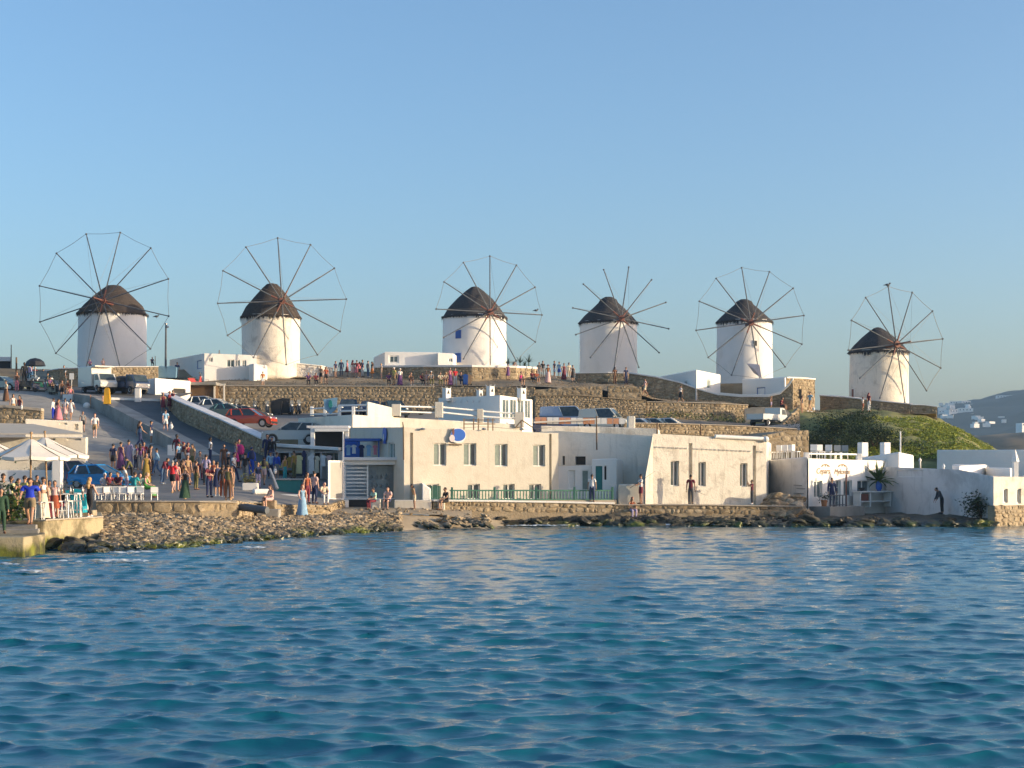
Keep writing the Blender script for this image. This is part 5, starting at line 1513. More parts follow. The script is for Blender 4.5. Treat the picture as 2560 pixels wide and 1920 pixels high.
# plant in vase, console table, railing
mb = MB(); mb.prism([(p.x, p.y) for p in (onR(2022, 1280, 1.6), onR(2110, 1280, 1.6), onR(2110, 1280, .02), onR(2022, 1280, .02))], .3, 1.05)
obj("door_step", mb, M['concrete'], hR2, bevel=.03)
ground_add([(*onR(2022, 1, 1.6).xy, 1.05), (*onR(2200, 1, 1.6).xy, 1.05), (*onR(2200, 1, .02).xy, 1.05), (*onR(2022, 1, .02).xy, 1.05)], [(0, 1, 2, 3)])
cn = thing("console_table", onR(2158, 1280, .8), "long white outdoor sideboard with open shelves before the restaurant", "table")
z_t = 1.9
def obx(mb, x0, x1, o0, o1, z0, z1):
    P_ = [onR(x0, 1, o1), onR(x1, 1, o1), onR(x1, 1, o0), onR(x0, 1, o0)]
    return mb.prism([(p.x, p.y) for p in P_], z0, z1)
mb = MB(); obx(mb, 2118, 2202, .3, .95, z_t, z_t + .07); obj("table_top", mb, M['wpaint'], cn)
mb = MB(); obx(mb, 2121, 2199, .34, .9, z_t - .62, z_t - .56); obj("shelf", mb, M['wpaint'], cn)
for x in (2121, 2146, 2197):
    mb = MB(); obx(mb, x, x + 3, .36, .88, .95, z_t); obj("leg", mb, M['wpaint'], cn)
mb = MB(); obx(mb, 2126, 2144, .4, .85, 1.36, z_t - .1); obj("basket", mb, M['redwood'], cn)
bw = thing("bowl", onR(2135, 1240, .6), "dark bowl on the left of the white sideboard", "bowl"); c = onR(2135, 1, .6)
mb = MB(); mb.lathe([(.05, 0), (.16, .08), (.27, .22), (.25, .22), (.1, .08), (.02, .05)], (c.x, c.y, z_t + .075), 12); obj("bowl_body", mb, M['black'], bw)
pv = thing("potted_palm", onR(2177, 1240, .62), "tall leafy green plant in a blue vase on the sideboard", "plant"); c = onR(2177, 1, .62); c.z = z_t + .075
mb = MB(); mb.lathe([(.12, 0), (.2, .15), (.22, .4), (.12, .62), (.14, .68)], tuple(c), 12); obj("vase", mb, M['signblue'], pv, smooth=True)
mb = MB(); r7 = random.Random(77)
for k in range(44):
    a = r7.uniform(0, 6.28); e = r7.uniform(.15, 1.35); L = r7.uniform(.8, 1.75)
    d = Vector((math.cos(a) * math.sin(e), math.sin(a) * math.sin(e) * .6, math.cos(e)))
    pts = [c + Vector((0, 0, .6)) + d * (L * q) + Vector((0, 0, -.5 * (q ** 2) * e)) for q in (0, .35, .7, 1)]
    w = Vector((-math.sin(a), math.cos(a), .3)).normalized() * .10
    for q in range(3):
        ww = (w * (.6, 1.0, .8)[q], w * (1.0, .8, .1)[q])
        mb.add([pts[q] - ww[0], pts[q] + ww[0], pts[q + 1] + ww[1], pts[q + 1] - ww[1]], [(0, 1, 2, 3)])
o = link("leaves", mb.mesh("leaves", M['leaf'], merge=False), pv); o["kind"] = 'stuff'
gr = thing("grey_railing", onR(2045, 1250, 1.5), "grey wooden railing before the restaurant door", "railing")
for z in (1.75, 1.15):
    mb = MB(); mb.bar(Vector((*onR(2024, 1, 1.5).xy, z)), Vector((*onR(2066, 1, 1.5).xy, z)), .06); obj("rail", mb, M['wood'], gr)
for k in range(6):
    mb = MB(); p = onR(2025 + k * 8, 1, 1.5); mb.box((p.x, p.y, 1.42), (.06, .06, .72)); obj("baluster", mb, M['wood'], gr)
pt = thing("brown_post", onR(2066, 1250, 1.55), "dark red-brown post beside the restaurant door", "post"); mb = MB(); p = onR(2066, 1, 1.5); mb.tube((p.x, p.y, 1.05), (p.x, p.y, 3.05), .05, .05, 6); obj("post", mb, M['redwood'], pt)
bs = thing("potted_bush", onR(2034, 1250, .8), "small dark potted bush left of the restaurant door", "plant"); c = onR(2034, 1, .8)
mb = MB(); mb.lathe([(.16, 0), (.2, .35), (.22, .4)], (c.x, c.y, 1.05), 10); obj("pot", mb, M['terracotta'], bs)
mb = MB()
for k in range(150):
    q = Vector((c.x + r7.gauss(0, .2), c.y + r7.gauss(0, .15), 1.6 + r7.gauss(0, .13))); a = r7.uniform(0, 6.28); d = Vector((math.cos(a), math.sin(a), r7.uniform(-.4, .8))) * .12; w = Vector((-math.sin(a), math.cos(a), .2)) * .05
    mb.add([q - w, q + w, q + d], [(0, 1, 2)])
o = link("foliage", mb.mesh("foliage", M['leafd'], merge=False), bs); o["kind"] = 'stuff'
# F: long shaded sea wall
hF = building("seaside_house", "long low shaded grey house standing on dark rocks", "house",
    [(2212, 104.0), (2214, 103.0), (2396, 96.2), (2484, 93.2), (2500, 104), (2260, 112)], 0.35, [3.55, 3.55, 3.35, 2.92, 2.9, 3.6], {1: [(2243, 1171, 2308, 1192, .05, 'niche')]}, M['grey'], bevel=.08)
for x, y, h in ((2359, 1163, 22), (2300, 1140, 30)):
    t_ = thing("roof_pin", W(x, y + h, 98.5), "small white knob post on the shaded wall" if x > 2350 else "small white finial on the shaded roof", "post"); mb = MB(); mb.lathe([(.07, 0), (.06, .4), (.11, .5), (.02, .66)], tuple(W(x, y + h, 99.5)), 8); obj("knob", mb, M['white'], t_, smooth=True)
mb = MB(); mb.prism([(WX(2200, 102.6), 102.6), (WX(2398, 95.6), 95.6), (WX(2486, 92.6), 92.6), (WX(2486, 96), 96), (WX(2230, 106), 106)], -.8, .42)
o = obj("dark_ledge", mb, M['rock'], bevel=.1); o["kind"] = 'structure'
ground_add([(WX(2200, 102.6), 102.6, .42), (WX(2398, 95.6), 95.6, .42), (WX(2486, 92.6), 92.6, .42), (WX(2486, 96), 96, .42), (WX(2230, 106), 106, .42)], [(0, 1, 2, 3, 4)])
# G: sunlit house on stone base at the right edge
hG = building("corner_house", "sunlit white house corner with two small windows at the right edge", "house",
    [(2484, 92.4), (2700, 98), (2700, 108), (2510, 104)], 0.72, [2.92, 2.85, 2.9, 2.9],
    {0: [(2508, 1222, 1 + 2519, 1257, .2, 'win'), (2541, 1222, 2553, 1259, .2, 'win')]}, M['worn'], bevel=.08)
stone_wall("rubble_footing", [(2487, 92.2, 1330, 1264), (2560, 94, 1330, 1263), (2700, 97.4, 1330, 1262)], "sunlit rubble base under the white corner house", size=.34, thick=.5, proud=.06, limit=200)
mb = MB(); c = W(2538, 1200, 97)
on = thing("ornate_chimney", (c.x, c.y, 2.8), "slender white chimney with a pointed top at the right edge", "chimney")
mb.box((c.x, c.y, ZP(1172, 97)), (.3, .3, 1.4)); obj("shaft", mb, M['white'], on, bevel=.03)
mb = MB(); mb.lathe([(.27, 0), (.02, .75)], (c.x, c.y, ZP(1154, 97)), 4); obj("chimney_cap", mb, M['white'], on)
building("long_wall_house", "long blue-shaded white wall behind the corner house", "house",
    [(2342, 117), (2700, 107), (2760, 116), (2400, 126)], 0.5, [4.9, 4.75, 4.9, 5.0], {}, M['white'], bevel=.08)
building("roof_bench_wall", "sunlit curved white parapet between the shaded wall and corner house", "wall",
    [(2386, 104), (2398, 101), (2462, 106.2), (2470, 110), (2380, 108)], 2.2, [3.7, 3.6, 3.75, 3.75, 3.75], {}, M['white'], bevel=.10)
building("roof_ledge_wall", "shaded white step wall right of the curved parapet", "wall",
    [(2464, 106), (2526, 102), (2530, 106), (2470, 110)], 2.2, [3.55, 3.45, 3.5, 3.5], {}, M['white'], bevel=.08)

# ------------------------------------------------------------------ houses on the hill
hH1 = building("hill_house", "long low white house with small windows in front of the second windmill", "house",
    [(424, 167), (511, 157.4), (642, 158.7), (640, 170), (440, 174)], 12.2, [15.35, 15.3, 15.2, 15.2, 15.3],
    {1: [(522, 894, 532, 905, .12, 'win'), (567, 899, 586, 918, .12, 'win'), (589, 900, 600, 916, .12, 'win'), (605, 900, 616, 917, .12, 'win')],
     0: [(492, 901, 504, 922, .12, 'blue')]}, M['white'], bevel=.15)
building("white_annex", "small white block at the right end of the hill house", "house",
    [(622, 157.6), (634, 156.9), (668, 157.8), (668, 160), (622, 160)], 12.4, [14.2, 14.25, 14.1, 14.1, 14.2], {}, M['white'], bevel=.1)
stone_wall("whitewashed_wall", [(664, 160.8, 944, 906), (740, 161.0, 943, 910), (800, 161.4, 942, 916), (832, 162.5, 942, 922)],
           "sunlit whitewashed rubble wall below the second windmill", mat=M['millworn'], mortar=M['white'], size=.45, thick=1.5, coping=M['white'], cop_h=.12, proud=.05, limit=120)
hH3 = building("mill_cottage", "long white flat-roofed cottage on the plinth of the third windmill", "house",
    [(934, 168.5), (962, 162.2), (1096, 162.4), (1098, 170), (945, 172)], 14.3, [15.75, 15.85, 15.8, 15.8, 15.75],
    {1: [(974, 890, 995, 906, .12, 'win')]}, M['white'], bevel=.15)
building("mill_cottage_end", "rounded white end block of the cottage with one small window", "house",
    [(1095, 161.6), (1132, 162.0), (1141, 164), (1135, 170), (1095, 170)], 14.3, [15.7, 15.65, 15.6, 15.6, 15.7], {0: [(1122, 896, 1131, 905, .12, 'win')]}, M['white'], bevel=.3)
building("hill_house", "white house with one sunlit end wall and narrow window below the fifth windmill", "house",
    [(1652, 162.5), (1741, 155.9), (1801, 159.6), (1800, 168), (1680, 170)], 10.2, [13.3, 13.55, 13.3, 13.3, 13.2],
    {1: [(1768, 949, 1776, 971, .12, 'door')], 0: [(1711, 954, 1717, 963, .1, 'win')]}, M['white'], bevel=.3)
building("mill_house", "blue-shaded white house with blue-framed door below the fifth windmill", "house",
    [(1856, 159.8), (1962, 154.2), (1990, 158), (1900, 166)], 10.2, [12.85, 12.65, 12.8, 12.9], {0: [(1892, 969, 1912, 1000, .1, 'blue')]}, M['white'], bevel=.08)
building("link_wall", "dark shaded stone link between the two white houses", "wall",
    [(1798, 161), (1862, 159.9), (1866, 164), (1798, 164)], 10.2, [12.45, 12.45, 12.45, 12.45], {}, M['mortar'], bevel=.03)
stone_wall("stone_house", [(1966, 154.6, 1040, 946), (2000, 155.6, 1040, 947), (2037, 156.8, 1040, 950)],
           "tall square sunlit stone house with a thin white roof edge", cat="house", size=.42, thick=5.0, coping=M['white'], cop_h=.16, limit=300,
           skip=lambda x, y, z: abs(x / y * F + HX - 2001) < 3.5 and 972 < HY - (z - CZ) / y * F < 996)
mb = MB(); pxbox(mb, 1998, 2004, 155.4, 973, 996, .3); obj("window", mb, M['dark'], [o for o in bpy.data.objects if o.name.startswith("stone_house")][0])
building("kiosk_shed", "small white shed with a dark hatch at the top of the road", "shed",
    [(352, 148), (388, 143.5), (476, 146.5), (470, 151), (360, 152)], 9.9, [12.0, 11.95, 11.85, 11.9, 12.0], {1: [(434, 972, 464, 983, .15, 'hole')]}, M['white'], bevel=.08)
cf = thing("wooden_portal", W(547, 1004, 148), "pale timber doorway frame in front of the rubble wall", "frame")
for a, b in (((536, 1003), (536, 964)), ((560, 1003), (560, 962)), ((534, 964), (563, 961))):
    mb = MB(); mb.bar(W(a[0], a[1], 148.5), W(b[0], b[1], 148.5), .14); obj("beam", mb, M['canvas'], cf)
sr = thing("flat_roof_shelter", W(510, 985, 148.3), "flat-roofed stone shelter between the shed and the rubble wall", "shelter")
mb = MB(); pxbox(mb, 474, 540, 147.4, 955, 962, 3.0); obj("roof", mb, M['concrete'], sr, bevel=.03)
mb = MB(); pxbox(mb, 476, 538, 148.6, 962, 1002, 1.6); obj("back_wall", mb, M['brown'], sr)
building("far_hut", "flat grey hut at the left edge beyond the road", "hut", [(-160, 172), (27, 172), (27, 178), (-160, 178)], 12.3, [16.1, 16.05, 16, 16], {0: [(-30, 903, 26, 922, .3, 'hole')]}, M['grey'], bevel=.04)
# fence of coloured boards behind the roofs
fn = thing("board_fence", W(1335, 1056, 118), "orange and white board fence behind the roof parapet", "fence")
for k in range(15):
    x0 = 1338 + k * 15; mb = MB(); pxbox(mb, x0, x0 + 13.6, 117.5, 1043 + k * .2, 1060, .05); obj("board", mb, M['orange'] if k % 4 in (0, 1) else M['wpaint'], fn)
mb = MB(); mb.bar(W(1334, 1056, 117.3), W(1492, 1048, 117.3), .12); obj("rail", mb, M['canvas'], fn)

dp = thing("drain_pipe", onA(1006, 1150, .12), "thin brown pipe down the left corner of the cream house", "pipe")
mb = MB(); mb.path([onA(1003, 1056, .3), onA(1007, 1068, .12), onA(1008, 1150, .12)], .035, 6); obj("pipe", mb, M['brown'], dp)
cbx = thing("power_cable", W(1290, 1075, 100), "thin cable sagging along the roof edge of the cream house", "cable")
mb = MB(); pts = [onA(1050 + 30 * k, 1070 + 3 * math.sin(k * .9), -.1) for k in range(12)]; mb.path(pts, .014, 4); obj("cable", mb, M['black'], cbx)
# far hillside houses
fh = [(2374, 2396, 1004, 1012), (2397, 2424, 1003, 1011), (2490, 2522, 989, 999), (2525, 2558, 988, 1002), (2346, 2362, 1026, 1036), (2364, 2392, 1024, 1040), (2394, 2432, 1021, 1040), (2404, 2416, 1030, 1038), (2456, 2476, 1029, 1039), (2546, 2562, 1058, 1078), (2440, 2452, 1031, 1037), (2506, 2520, 1013, 1018)]
mb = MB(); r9 = random.Random(4)
for _ in range(46):
    x_ = r9.uniform(2350, 2640); yy_ = 1010 + r9.random() ** 1.3 * 62 - max(0, (x_ - 2450)) * .16
    Yq = 1900 - max(0, yy_ - 1000) * 6.5; w_ = r9.uniform(3, 8); a_ = W(x_, yy_, Yq)
    mb.box((a_.x, a_.y, a_.z), (w_, 6, r9.uniform(2, 4)), r9.uniform(-.5, .5))
o = link("scattered_village", mb.mesh("scattered_village", M['white'], merge=False)); tag(o, "scatter of tiny white village houses over the hazy island hill", "houses", kind='stuff')
for i, (x0, x1, y0_, y1_) in enumerate(fh):
    Yq = 1900 - (y1_ - 1005) * 6.5 if i > 3 else 1880
    a, b = WX(x0, Yq), WX(x1, Yq); z1_, z0_ = ZP(y0_, Yq), ZP(y1_, Yq)
    rt = thing("distant_house", (a, Yq, z0_), "distant white house on the hazy island hill, " + ("at the left end of the crest", "second along the crest", "below the crest toward the right", "biggest bright one near the top right", "at the left foot of the village", "wide one left of the domed house", "with a small dome in the middle", "small low one below the domed house", "alone with a sunlit yellowish wall", "at the right edge low down", "tiny one between the domed and lone houses", "tiny one on the right slope")[i], "house", "distant houses on the hill")
    mb = MB(); mb.box(((a + b) / 2, Yq, (z0_ + z1_) / 2 - 4), (b - a, 9, z1_ - z0_ + 8), math.radians(20 if i % 2 else -15)); w_ = obj("wall", mb, M['white'], rt)
    mb = MB(); n_ = max(2, int((b - a) / 3.5))
    cr, sr_ = math.cos(math.radians(20 if i % 2 else -15)), math.sin(math.radians(20 if i % 2 else -15))
    for q in range(n_):
        u = (q + .5) / n_ * (b - a) * .85 - (b - a) * .425
        mb.box(((a + b) / 2 + u * cr + 4.55 * sr_, Yq + u * sr_ - 4.55 * cr, z1_ - 1.6), (.9, .3, 1.2), math.radians(20 if i % 2 else -15))
    o = obj("window", mb, M['dark'], rt); o["kind"] = 'stuff'
    if i == 6:
        mb = MB(); mb.ell((WX(2419, Yq), Yq - 2, z1_), (3.4, 3.4, 4.2), 12, 6); obj("dome", mb, M['white'], rt, smooth=True)
# ------------------------------------------------------------------ ground lookup
BVH = BVHTree.FromPolygons(GV, GF)
def down(x, y, zmax=40.0):
    h = BVH.ray_cast(Vector((x, y, zmax)), Vector((0, 0, -1)))
    return h[0].z if h[0] is not None else 0.0
def on_ground(px, py, Yguess=None):
    """the place on the ground seen at a photo position; falls back to distance Yguess"""
    d = Vector((px - HX, F, HY - py)).normalized()
    h = BVH.ray_cast(Vector((0, 0, CZ)), d)
    if h[0] is not None and (Yguess is None or abs(h[0].y - Yguess) < 9): return h[0]
    Yq = Yguess or 100.0; p = W(px, py, Yq); z = down(p.x, p.y)
    if abs(z - p.z) < 2.5 and z != 0: p.z = z
    return p

# ------------------------------------------------------------------ people
def skinned(joints, edges, radii, name, sub=1):
    me = bpy.data.meshes.new(name)
    me.from_pydata(joints, edges, [])
    o = bpy.data.objects.new(name, me); COL.objects.link(o)
    m = o.modifiers.new("skin", 'SKIN'); m.use_smooth_shade = True; m.branch_smoothing = 0.6
    for i, r in enumerate(radii):
        rx, ry = r if isinstance(r, tuple) else (r, r)
        me.skin_vertices[0].data[i].radius = (rx, ry)
    me.skin_vertices[0].data[0].use_root = True
    if sub:
        s = o.modifiers.new("sub", 'SUBSURF'); s.levels = sub; s.render_levels = sub
    bpy.context.view_layer.update()
    r = bpy.data.meshes.new_from_object(o.evaluated_get(bpy.context.evaluated_depsgraph_get()))
    bpy.data.objects.remove(o); bpy.data.meshes.remove(me)
    r.name = name
    return r

def append_mb(me, mb):
    bm = bmesh.new(); bm.from_mesh(me)
    n = len(bm.verts)
    vs = [bm.verts.new(v) for v in mb.v]
    for f in mb.f:
        try:
            nf = bm.faces.new([vs[i] for i in f]); nf.smooth = True
        except ValueError: pass
    bm.to_mesh(me); bm.free()

V = Vector
def pose_joints(pose):
    """returns dict of joint positions, facing -Y, feet at z = 0"""
    J = dict(pel=V((0, 0, .95)), spi=V((0, 0, 1.12)), che=V((0, -.01, 1.30)), nk=V((0, .005, 1.45)), hd=V((0, -.01, 1.585)))
    for s, k in ((1, 'l'), (-1, 'r')):
        J['sh' + k] = V((.17 * s, 0, 1.39)); J['el' + k] = V((.23 * s, .02, 1.13)); J['wr' + k] = V((.25 * s, -.03, .88)); J['ha' + k] = V((.25 * s, -.05, .79))
        J['hp' + k] = V((.09 * s, 0, .90)); J['kn' + k] = V((.10 * s, -.01, .49)); J['an' + k] = V((.11 * s, .02, .08)); J['to' + k] = V((.125 * s, -.13, .035))
    if pose == 'walk':
        J['knl'] = V((.09, -.16, .52)); J['anl'] = V((.09, -.26, .12)); J['tol'] = V((.10, -.41, .06))
        J['knr'] = V((-.09, .05, .49)); J['anr'] = V((-.09, .30, .16)); J['tor'] = V((-.10, .20, .035))
        J['ell'] = V((.24, .12, 1.16)); J['wrl'] = V((.24, .14, .92)); J['hal'] = V((.24, .12, .84))
        J['elr'] = V((-.24, -.05, 1.14)); J['wrr'] = V((-.23, -.24, 1.0)); J['har'] = V((-.22, -.31, .96))
    if pose == 'cross':
        for s, k in ((1, 'l'), (-1, 'r')):
            J['el' + k] = V((.25 * s, -.06, 1.15)); J['wr' + k] = V((-.02 * s, -.22, 1.14 + .03 * s)); J['ha' + k] = V((-.12 * s, -.20, 1.16 + .03 * s))
    if pose == 'phone':
        for s, k in ((1, 'l'), (-1, 'r')):
            J['el' + k] = V((.24 * s, -.16, 1.24)); J['wr' + k] = V((.08 * s, -.30, 1.46)); J['ha' + k] = V((.05 * s, -.32, 1.54))
    if pose == 'akimbo':
        for s, k in ((1, 'l'), (-1, 'r')):
            J['el' + k] = V((.36 * s, .05, 1.16)); J['wr' + k] = V((.19 * s, -.05, 1.0)); J['ha' + k] = V((.14 * s, -.09, .98))
    if pose == 'fish':
        J['ell'] = V((.25, -.10, 1.15)); J['wrl'] = V((.22, -.32, 1.10)); J['hal'] = V((.20, -.39, 1.12))
        J['elr'] = V((-.23, -.08, 1.14)); J['wrr'] = V((.02, -.30, 1.05)); J['har'] = V((.09, -.33, 1.06))
    if pose in ('bend', 'lean'):
        a = 0.5 if pose == 'bend' else 0.28
        for k in ('spi', 'che', 'nk', 'hd', 'shl', 'shr', 'ell', 'elr', 'wrl', 'wrr', 'hal', 'har'):
            p = J[k] - J['pel']; c, s_ = math.cos(a), math.sin(a)
            J[k] = J['pel'] + V((p.x, p.y * c - p.z * s_, p.y * s_ + p.z * c))
        if pose == 'bend':
            for k in ('l', 'r'):
                J['el' + k] = J['sh' + k] + V((0, -.06, -.26)); J['wr' + k] = J['el' + k] + V((0, -.12, -.23)); J['ha' + k] = J['wr' + k] + V((0, -.04, -.08))
            J['hd'] += V((0, -.05, -.06))
    if pose == 'sit':
        dz = V((0, .18, -.43))
        for k in ('pel', 'spi', 'che', 'nk', 'hd', 'shl', 'shr'): J[k] = J[k] + dz
        J['che'] += V((0, -.03, 0)); J['nk'] += V((0, -.07, -.01)); J['hd'] += V((0, -.1, -.02)); J['shl'] += V((0, -.05, 0)); J['shr'] += V((0, -.05, 0))
        for s, k in ((1, 'l'), (-1, 'r')):
            J['hp' + k] = V((.09 * s, .16, .50)); J['kn' + k] = V((.12 * s, -.26, .50)); J['an' + k] = V((.11 * s, -.22, .08)); J['to' + k] = V((.12 * s, -.37, .035))
            J['el' + k] = V((.23 * s, .06, .72)); J['wr' + k] = V((.13 * s, -.16, .62)); J['ha' + k] = V((.09 * s, -.23, .60))
    return J
POSES = {}
BODY = ['pel', 'spi', 'che', 'nk', 'hd', 'shl', 'ell', 'wrl', 'hal', 'shr', 'elr', 'wrr', 'har', 'hpl', 'knl', 'anl', 'tol', 'hpr', 'knr', 'anr', 'tor']
EDG = [('pel', 'spi'), ('spi', 'che'), ('che', 'nk'), ('nk', 'hd'), ('che', 'shl'), ('shl', 'ell'), ('ell', 'wrl'), ('wrl', 'hal'), ('che', 'shr'), ('shr', 'elr'), ('elr', 'wrr'), ('wrr', 'har'),
       ('pel', 'hpl'), ('hpl', 'knl'), ('knl', 'anl'), ('anl', 'tol'), ('pel', 'hpr'), ('hpr', 'knr'), ('knr', 'anr'), ('anr', 'tor')]
RAD = dict(pel=(.135, .10), spi=(.115, .085), che=(.145, .095), nk=.048, hd=(.078, .09), sh=.058, el=.042, wr=.028, ha=.036, hp=.088, kn=.055, an=.036, to=.034)
def rad(k, f=1.0, add=0.0):
    r = RAD.get(k) or RAD[k[:2]]
    return tuple(x * f + add for x in r) if isinstance(r, tuple) else r * f + add
def sub_skin(J, keys, name, add, extra=None, over=None, sub=1):
    js = [tuple(J[k]) for k in keys]; ed = [(keys.index(a), keys.index(b)) for a, b in EDG if a in keys and b in keys]
    rr_ = [(over or {}).get(k, rad(k, 1.0, add)) for k in keys]
    return skinned(js, ed, rr_, name, sub)
def mid(a, b, t): return a + (b - a) * t
def build_pose(pose):
    J = pose_joints(pose); P = {}
    b = sub_skin(J, BODY, "body", 0, sub=2)
    mb = MB()
    h = J['hd']
    mb.ell(h + V((0, -.005, .015)), (.078, .095, .115), 10, 8)
    mb.ell(h + V((0, -.10, .0)), (.014, .02, .022), 6, 4)
    for s in (-1, 1): mb.ell(h + V((.078 * s, .0, .0)), (.012, .022, .03), 6, 4)
    for k, s in (('l', 1), ('r', -1)):
        w, a = J['wr' + k], J['ha' + k]; d = (a - w).normalized(); side = d.cross(V((0, 1, 0)) if abs(d.y) < .8 else V((0, 0, 1))).normalized()
        oth = d.cross(side)
        for q in range(4):
            o_ = side * ((q - 1.5) * .018); L = (.075, .088, .083, .065)[q]
            m1_ = a + d * .03 + o_; m2_ = m1_ + d * L * .55 - oth * .006; m3_ = m2_ + d * L * .4 - oth * .02
            mb.tube(m1_, m2_, .0095, .009, 5); mb.tube(m2_, m3_, .009, .006, 5)
        tb = w + d * .035 + side * (.03 * (-s)); mb.tube(tb, tb + d * .045 - oth * .02 + side * (-s) * .03, .011, .008, 5)
    # clothes are cut from the body surface itself and lifted off it, so that they follow it and end cleanly
    base_v = [v.co.copy() for v in b.vertices]; base_n = [v.normal.copy() for v in b.vertices]; base_f = [tuple(p.vertices) for p in b.polygons]
    segs = [(x, y, J[x], J[y]) for x, y in EDG]
    def where(p):
        best = None
        for x, y, A_, B_ in segs:
            d = B_ - A_; t_ = max(0.0, min(1.0, (p - A_).dot(d) / max(d.length_squared, 1e-9)))
            q = (p - (A_ + d * t_)).length
            r = (lambda k: (rad(k)[0] if isinstance(rad(k), tuple) else rad(k)))
            q -= 0.6 * (r(x) * (1 - t_) + r(y) * t_)
            if best is None or q < best[0]: best = (q, x + '-' + y, t_)
        return best[1], best[2]
    fw = [where(sum((base_v[i] for i in f), V((0, 0, 0))) / len(f)) for f in base_f]
    def cut(name, test, off):
        keep = [f for f, (sg_, t_) in zip(base_f, fw) if test(sg_[:-1] if sg_[-1] in 'lr' else sg_, sg_, t_)]
        ids = sorted({i for f in keep for i in f}); mp = {i: k for k, i in enumerate(ids)}
        vs = [base_v[i] + base_n[i] * off for i in ids]
        me = MB().add(vs, [tuple(mp[i] for i in f) for f in keep]).mesh(name, M['cloth'], True, merge=False)
        return me
    def tst(names, lim=None):
        def f(_, sg_, t_):
            k = sg_.replace('-', ' ').split(); key = k[0][:3] + '-' + k[1][:3]
            a_, b_ = [q if q in ('pel', 'spi', 'che') else q[:2] for q in k]
            key = a_ + '-' + b_
            if key not in names: return False
            lo, hi = names[key]
            return lo <= t_ <= hi
        return f
    TORSO = {'pel-spi': (0, 1), 'spi-che': (0, 1), 'che-sh': (0, 1), 'che-nk': (0, .35)}
    P['tee'] = cut("top", tst(dict(TORSO, **{'sh-el': (0, .62), 'pel-hp': (0, .5)})), .020)
    P['long'] = cut("top", tst(dict(TORSO, **{'sh-el': (0, 1), 'el-wr': (0, .95), 'pel-hp': (0, .5)})), .020)
    P['tank'] = cut("top", tst(dict(TORSO, **{'che-sh': (0, .62), 'che-nk': (0, .1)})), .014)
    P['bra'] = cut("top", tst({'spi-che': (.55, 1), 'che-sh': (0, .5)}), .010)
    P['pants'] = cut("trousers", tst({'pel-spi': (0, .25), 'pel-hp': (0, 1), 'hp-kn': (0, 1), 'kn-an': (0, .93)}), .015)
    P['shorts'] = cut("shorts", tst({'pel-spi': (0, .25), 'pel-hp': (0, 1), 'hp-kn': (0, .72)}), .022)
    append_mb(b, mb); b.materials.append(M['skin']); P['body'] = b
    # skirts
    for nm, z1, w1 in (('mini', .62, .19), ('skirt', .46, .22), ('gown', .06, .30)):
        mb = MB(); p0 = J['pel'] + V((0, 0, .10))
        if pose == 'sit':
            n = 14
            for side_ in (0,):
                prof = []
                pts = [(J['pel'] + V((0, 0, .05)), .15, .12), ((J['hpl'] + J['hpr']) / 2 + V((0, -.05, .0)), .20, .11), ((J['knl'] + J['knr']) / 2 + V((0, -.02, 0)), .21, .09)]
                if nm == 'gown': pts.append(((J['anl'] + J['anr']) / 2 + V((0, -.03, .03)), .22, .14))
                elif nm == 'skirt': pts.append(((J['knl'] + J['knr']) / 2 + V((0, -.02, -.2)), .20, .11))
                mb2 = MB(); rings = []
                for i, (c, rx, ry) in enumerate(pts):
                    dr = (pts[min(i + 1, len(pts) - 1)][0] - pts[max(i - 1, 0)][0]).normalized()
                    u = V((1, 0, 0)); w = dr.cross(u).normalized()
                    rings.append([c + u * math.cos(6.283 * q / n) * rx + w * math.sin(6.283 * q / n) * ry for q in range(n)])
                vs = [v for r_ in rings for v in r_]
                fs = [(i * n + q, i * n + (q + 1) % n, (i + 1) * n + (q + 1) % n, (i + 1) * n + q) for i in range(len(rings) - 1) for q in range(n)]
                mb.add(vs, fs)
        else:
            n = 18; rings = []
            foot = (J['anl'] + J['anr']) / 2
            for i in range(7):
                t_ = i / 6; z = p0.z + (z1 - p0.z) * t_
                cx = mid(p0, V((foot.x, foot.y, z1)), t_)
                rx = .145 + (w1 - .145) * t_ ** .8; ry = .115 + (w1 * .92 - .115) * t_ ** .8
                if pose == 'walk': ry += .10 * t_
                rings.append([V((cx.x + math.cos(6.283 * q / n) * rx * (1 + .07 * t_ * math.sin(q * 6.283 * 5 / n)), cx.y + math.sin(6.283 * q / n) * ry * (1 + .07 * t_ * math.sin(q * 6.283 * 5 / n)), z)) for q in range(n)])
            vs = [v for r_ in rings for v in r_]
            fs = [(i * n + q, (i + 1) * n + q, (i + 1) * n + (q + 1) % n, i * n + (q + 1) % n) for i in range(6) for q in range(n)]
            mb.add(vs, fs)
        me = mb.mesh("skirt", M['cloth'], True); P[nm] = me
    # hair and hats
    def hair(kind):
        mb = MB(); c = J['hd'] + V((0, .012, .045))
        if kind == 'short': mb.ell(c, (.086, .10, .098), 10, 7)
        elif kind == 'long':
            mb.ell(c, (.09, .102, .10), 10, 7)
            bk = J['hd'] + V((0, .075, -.02)); mb.tube(bk, bk + V((0, .05, -.14)), .085, .085, 8); mb.tube(bk + V((0, .05, -.13)), bk + V((0, .055, -.34)), .09, .05, 8)
        elif kind == 'bun': mb.ell(c, (.086, .10, .098), 10, 7); mb.ell(J['hd'] + V((0, .1, .12)), (.045, .045, .045), 8, 5)
        elif kind == 'cap':
            mb.ell(c + V((0, 0, .01)), (.09, .105, .09), 10, 7); mb.box(J['hd'] + V((0, -.135, .065)), (.13, .11, .014))
        elif kind == 'hat':
            mb.ell(c + V((0, 0, .02)), (.09, .105, .085), 10, 7); mb.lathe([(.09, .045), (.20, .04), (.2, .05), (.09, .06)], tuple(J['hd']), 14)
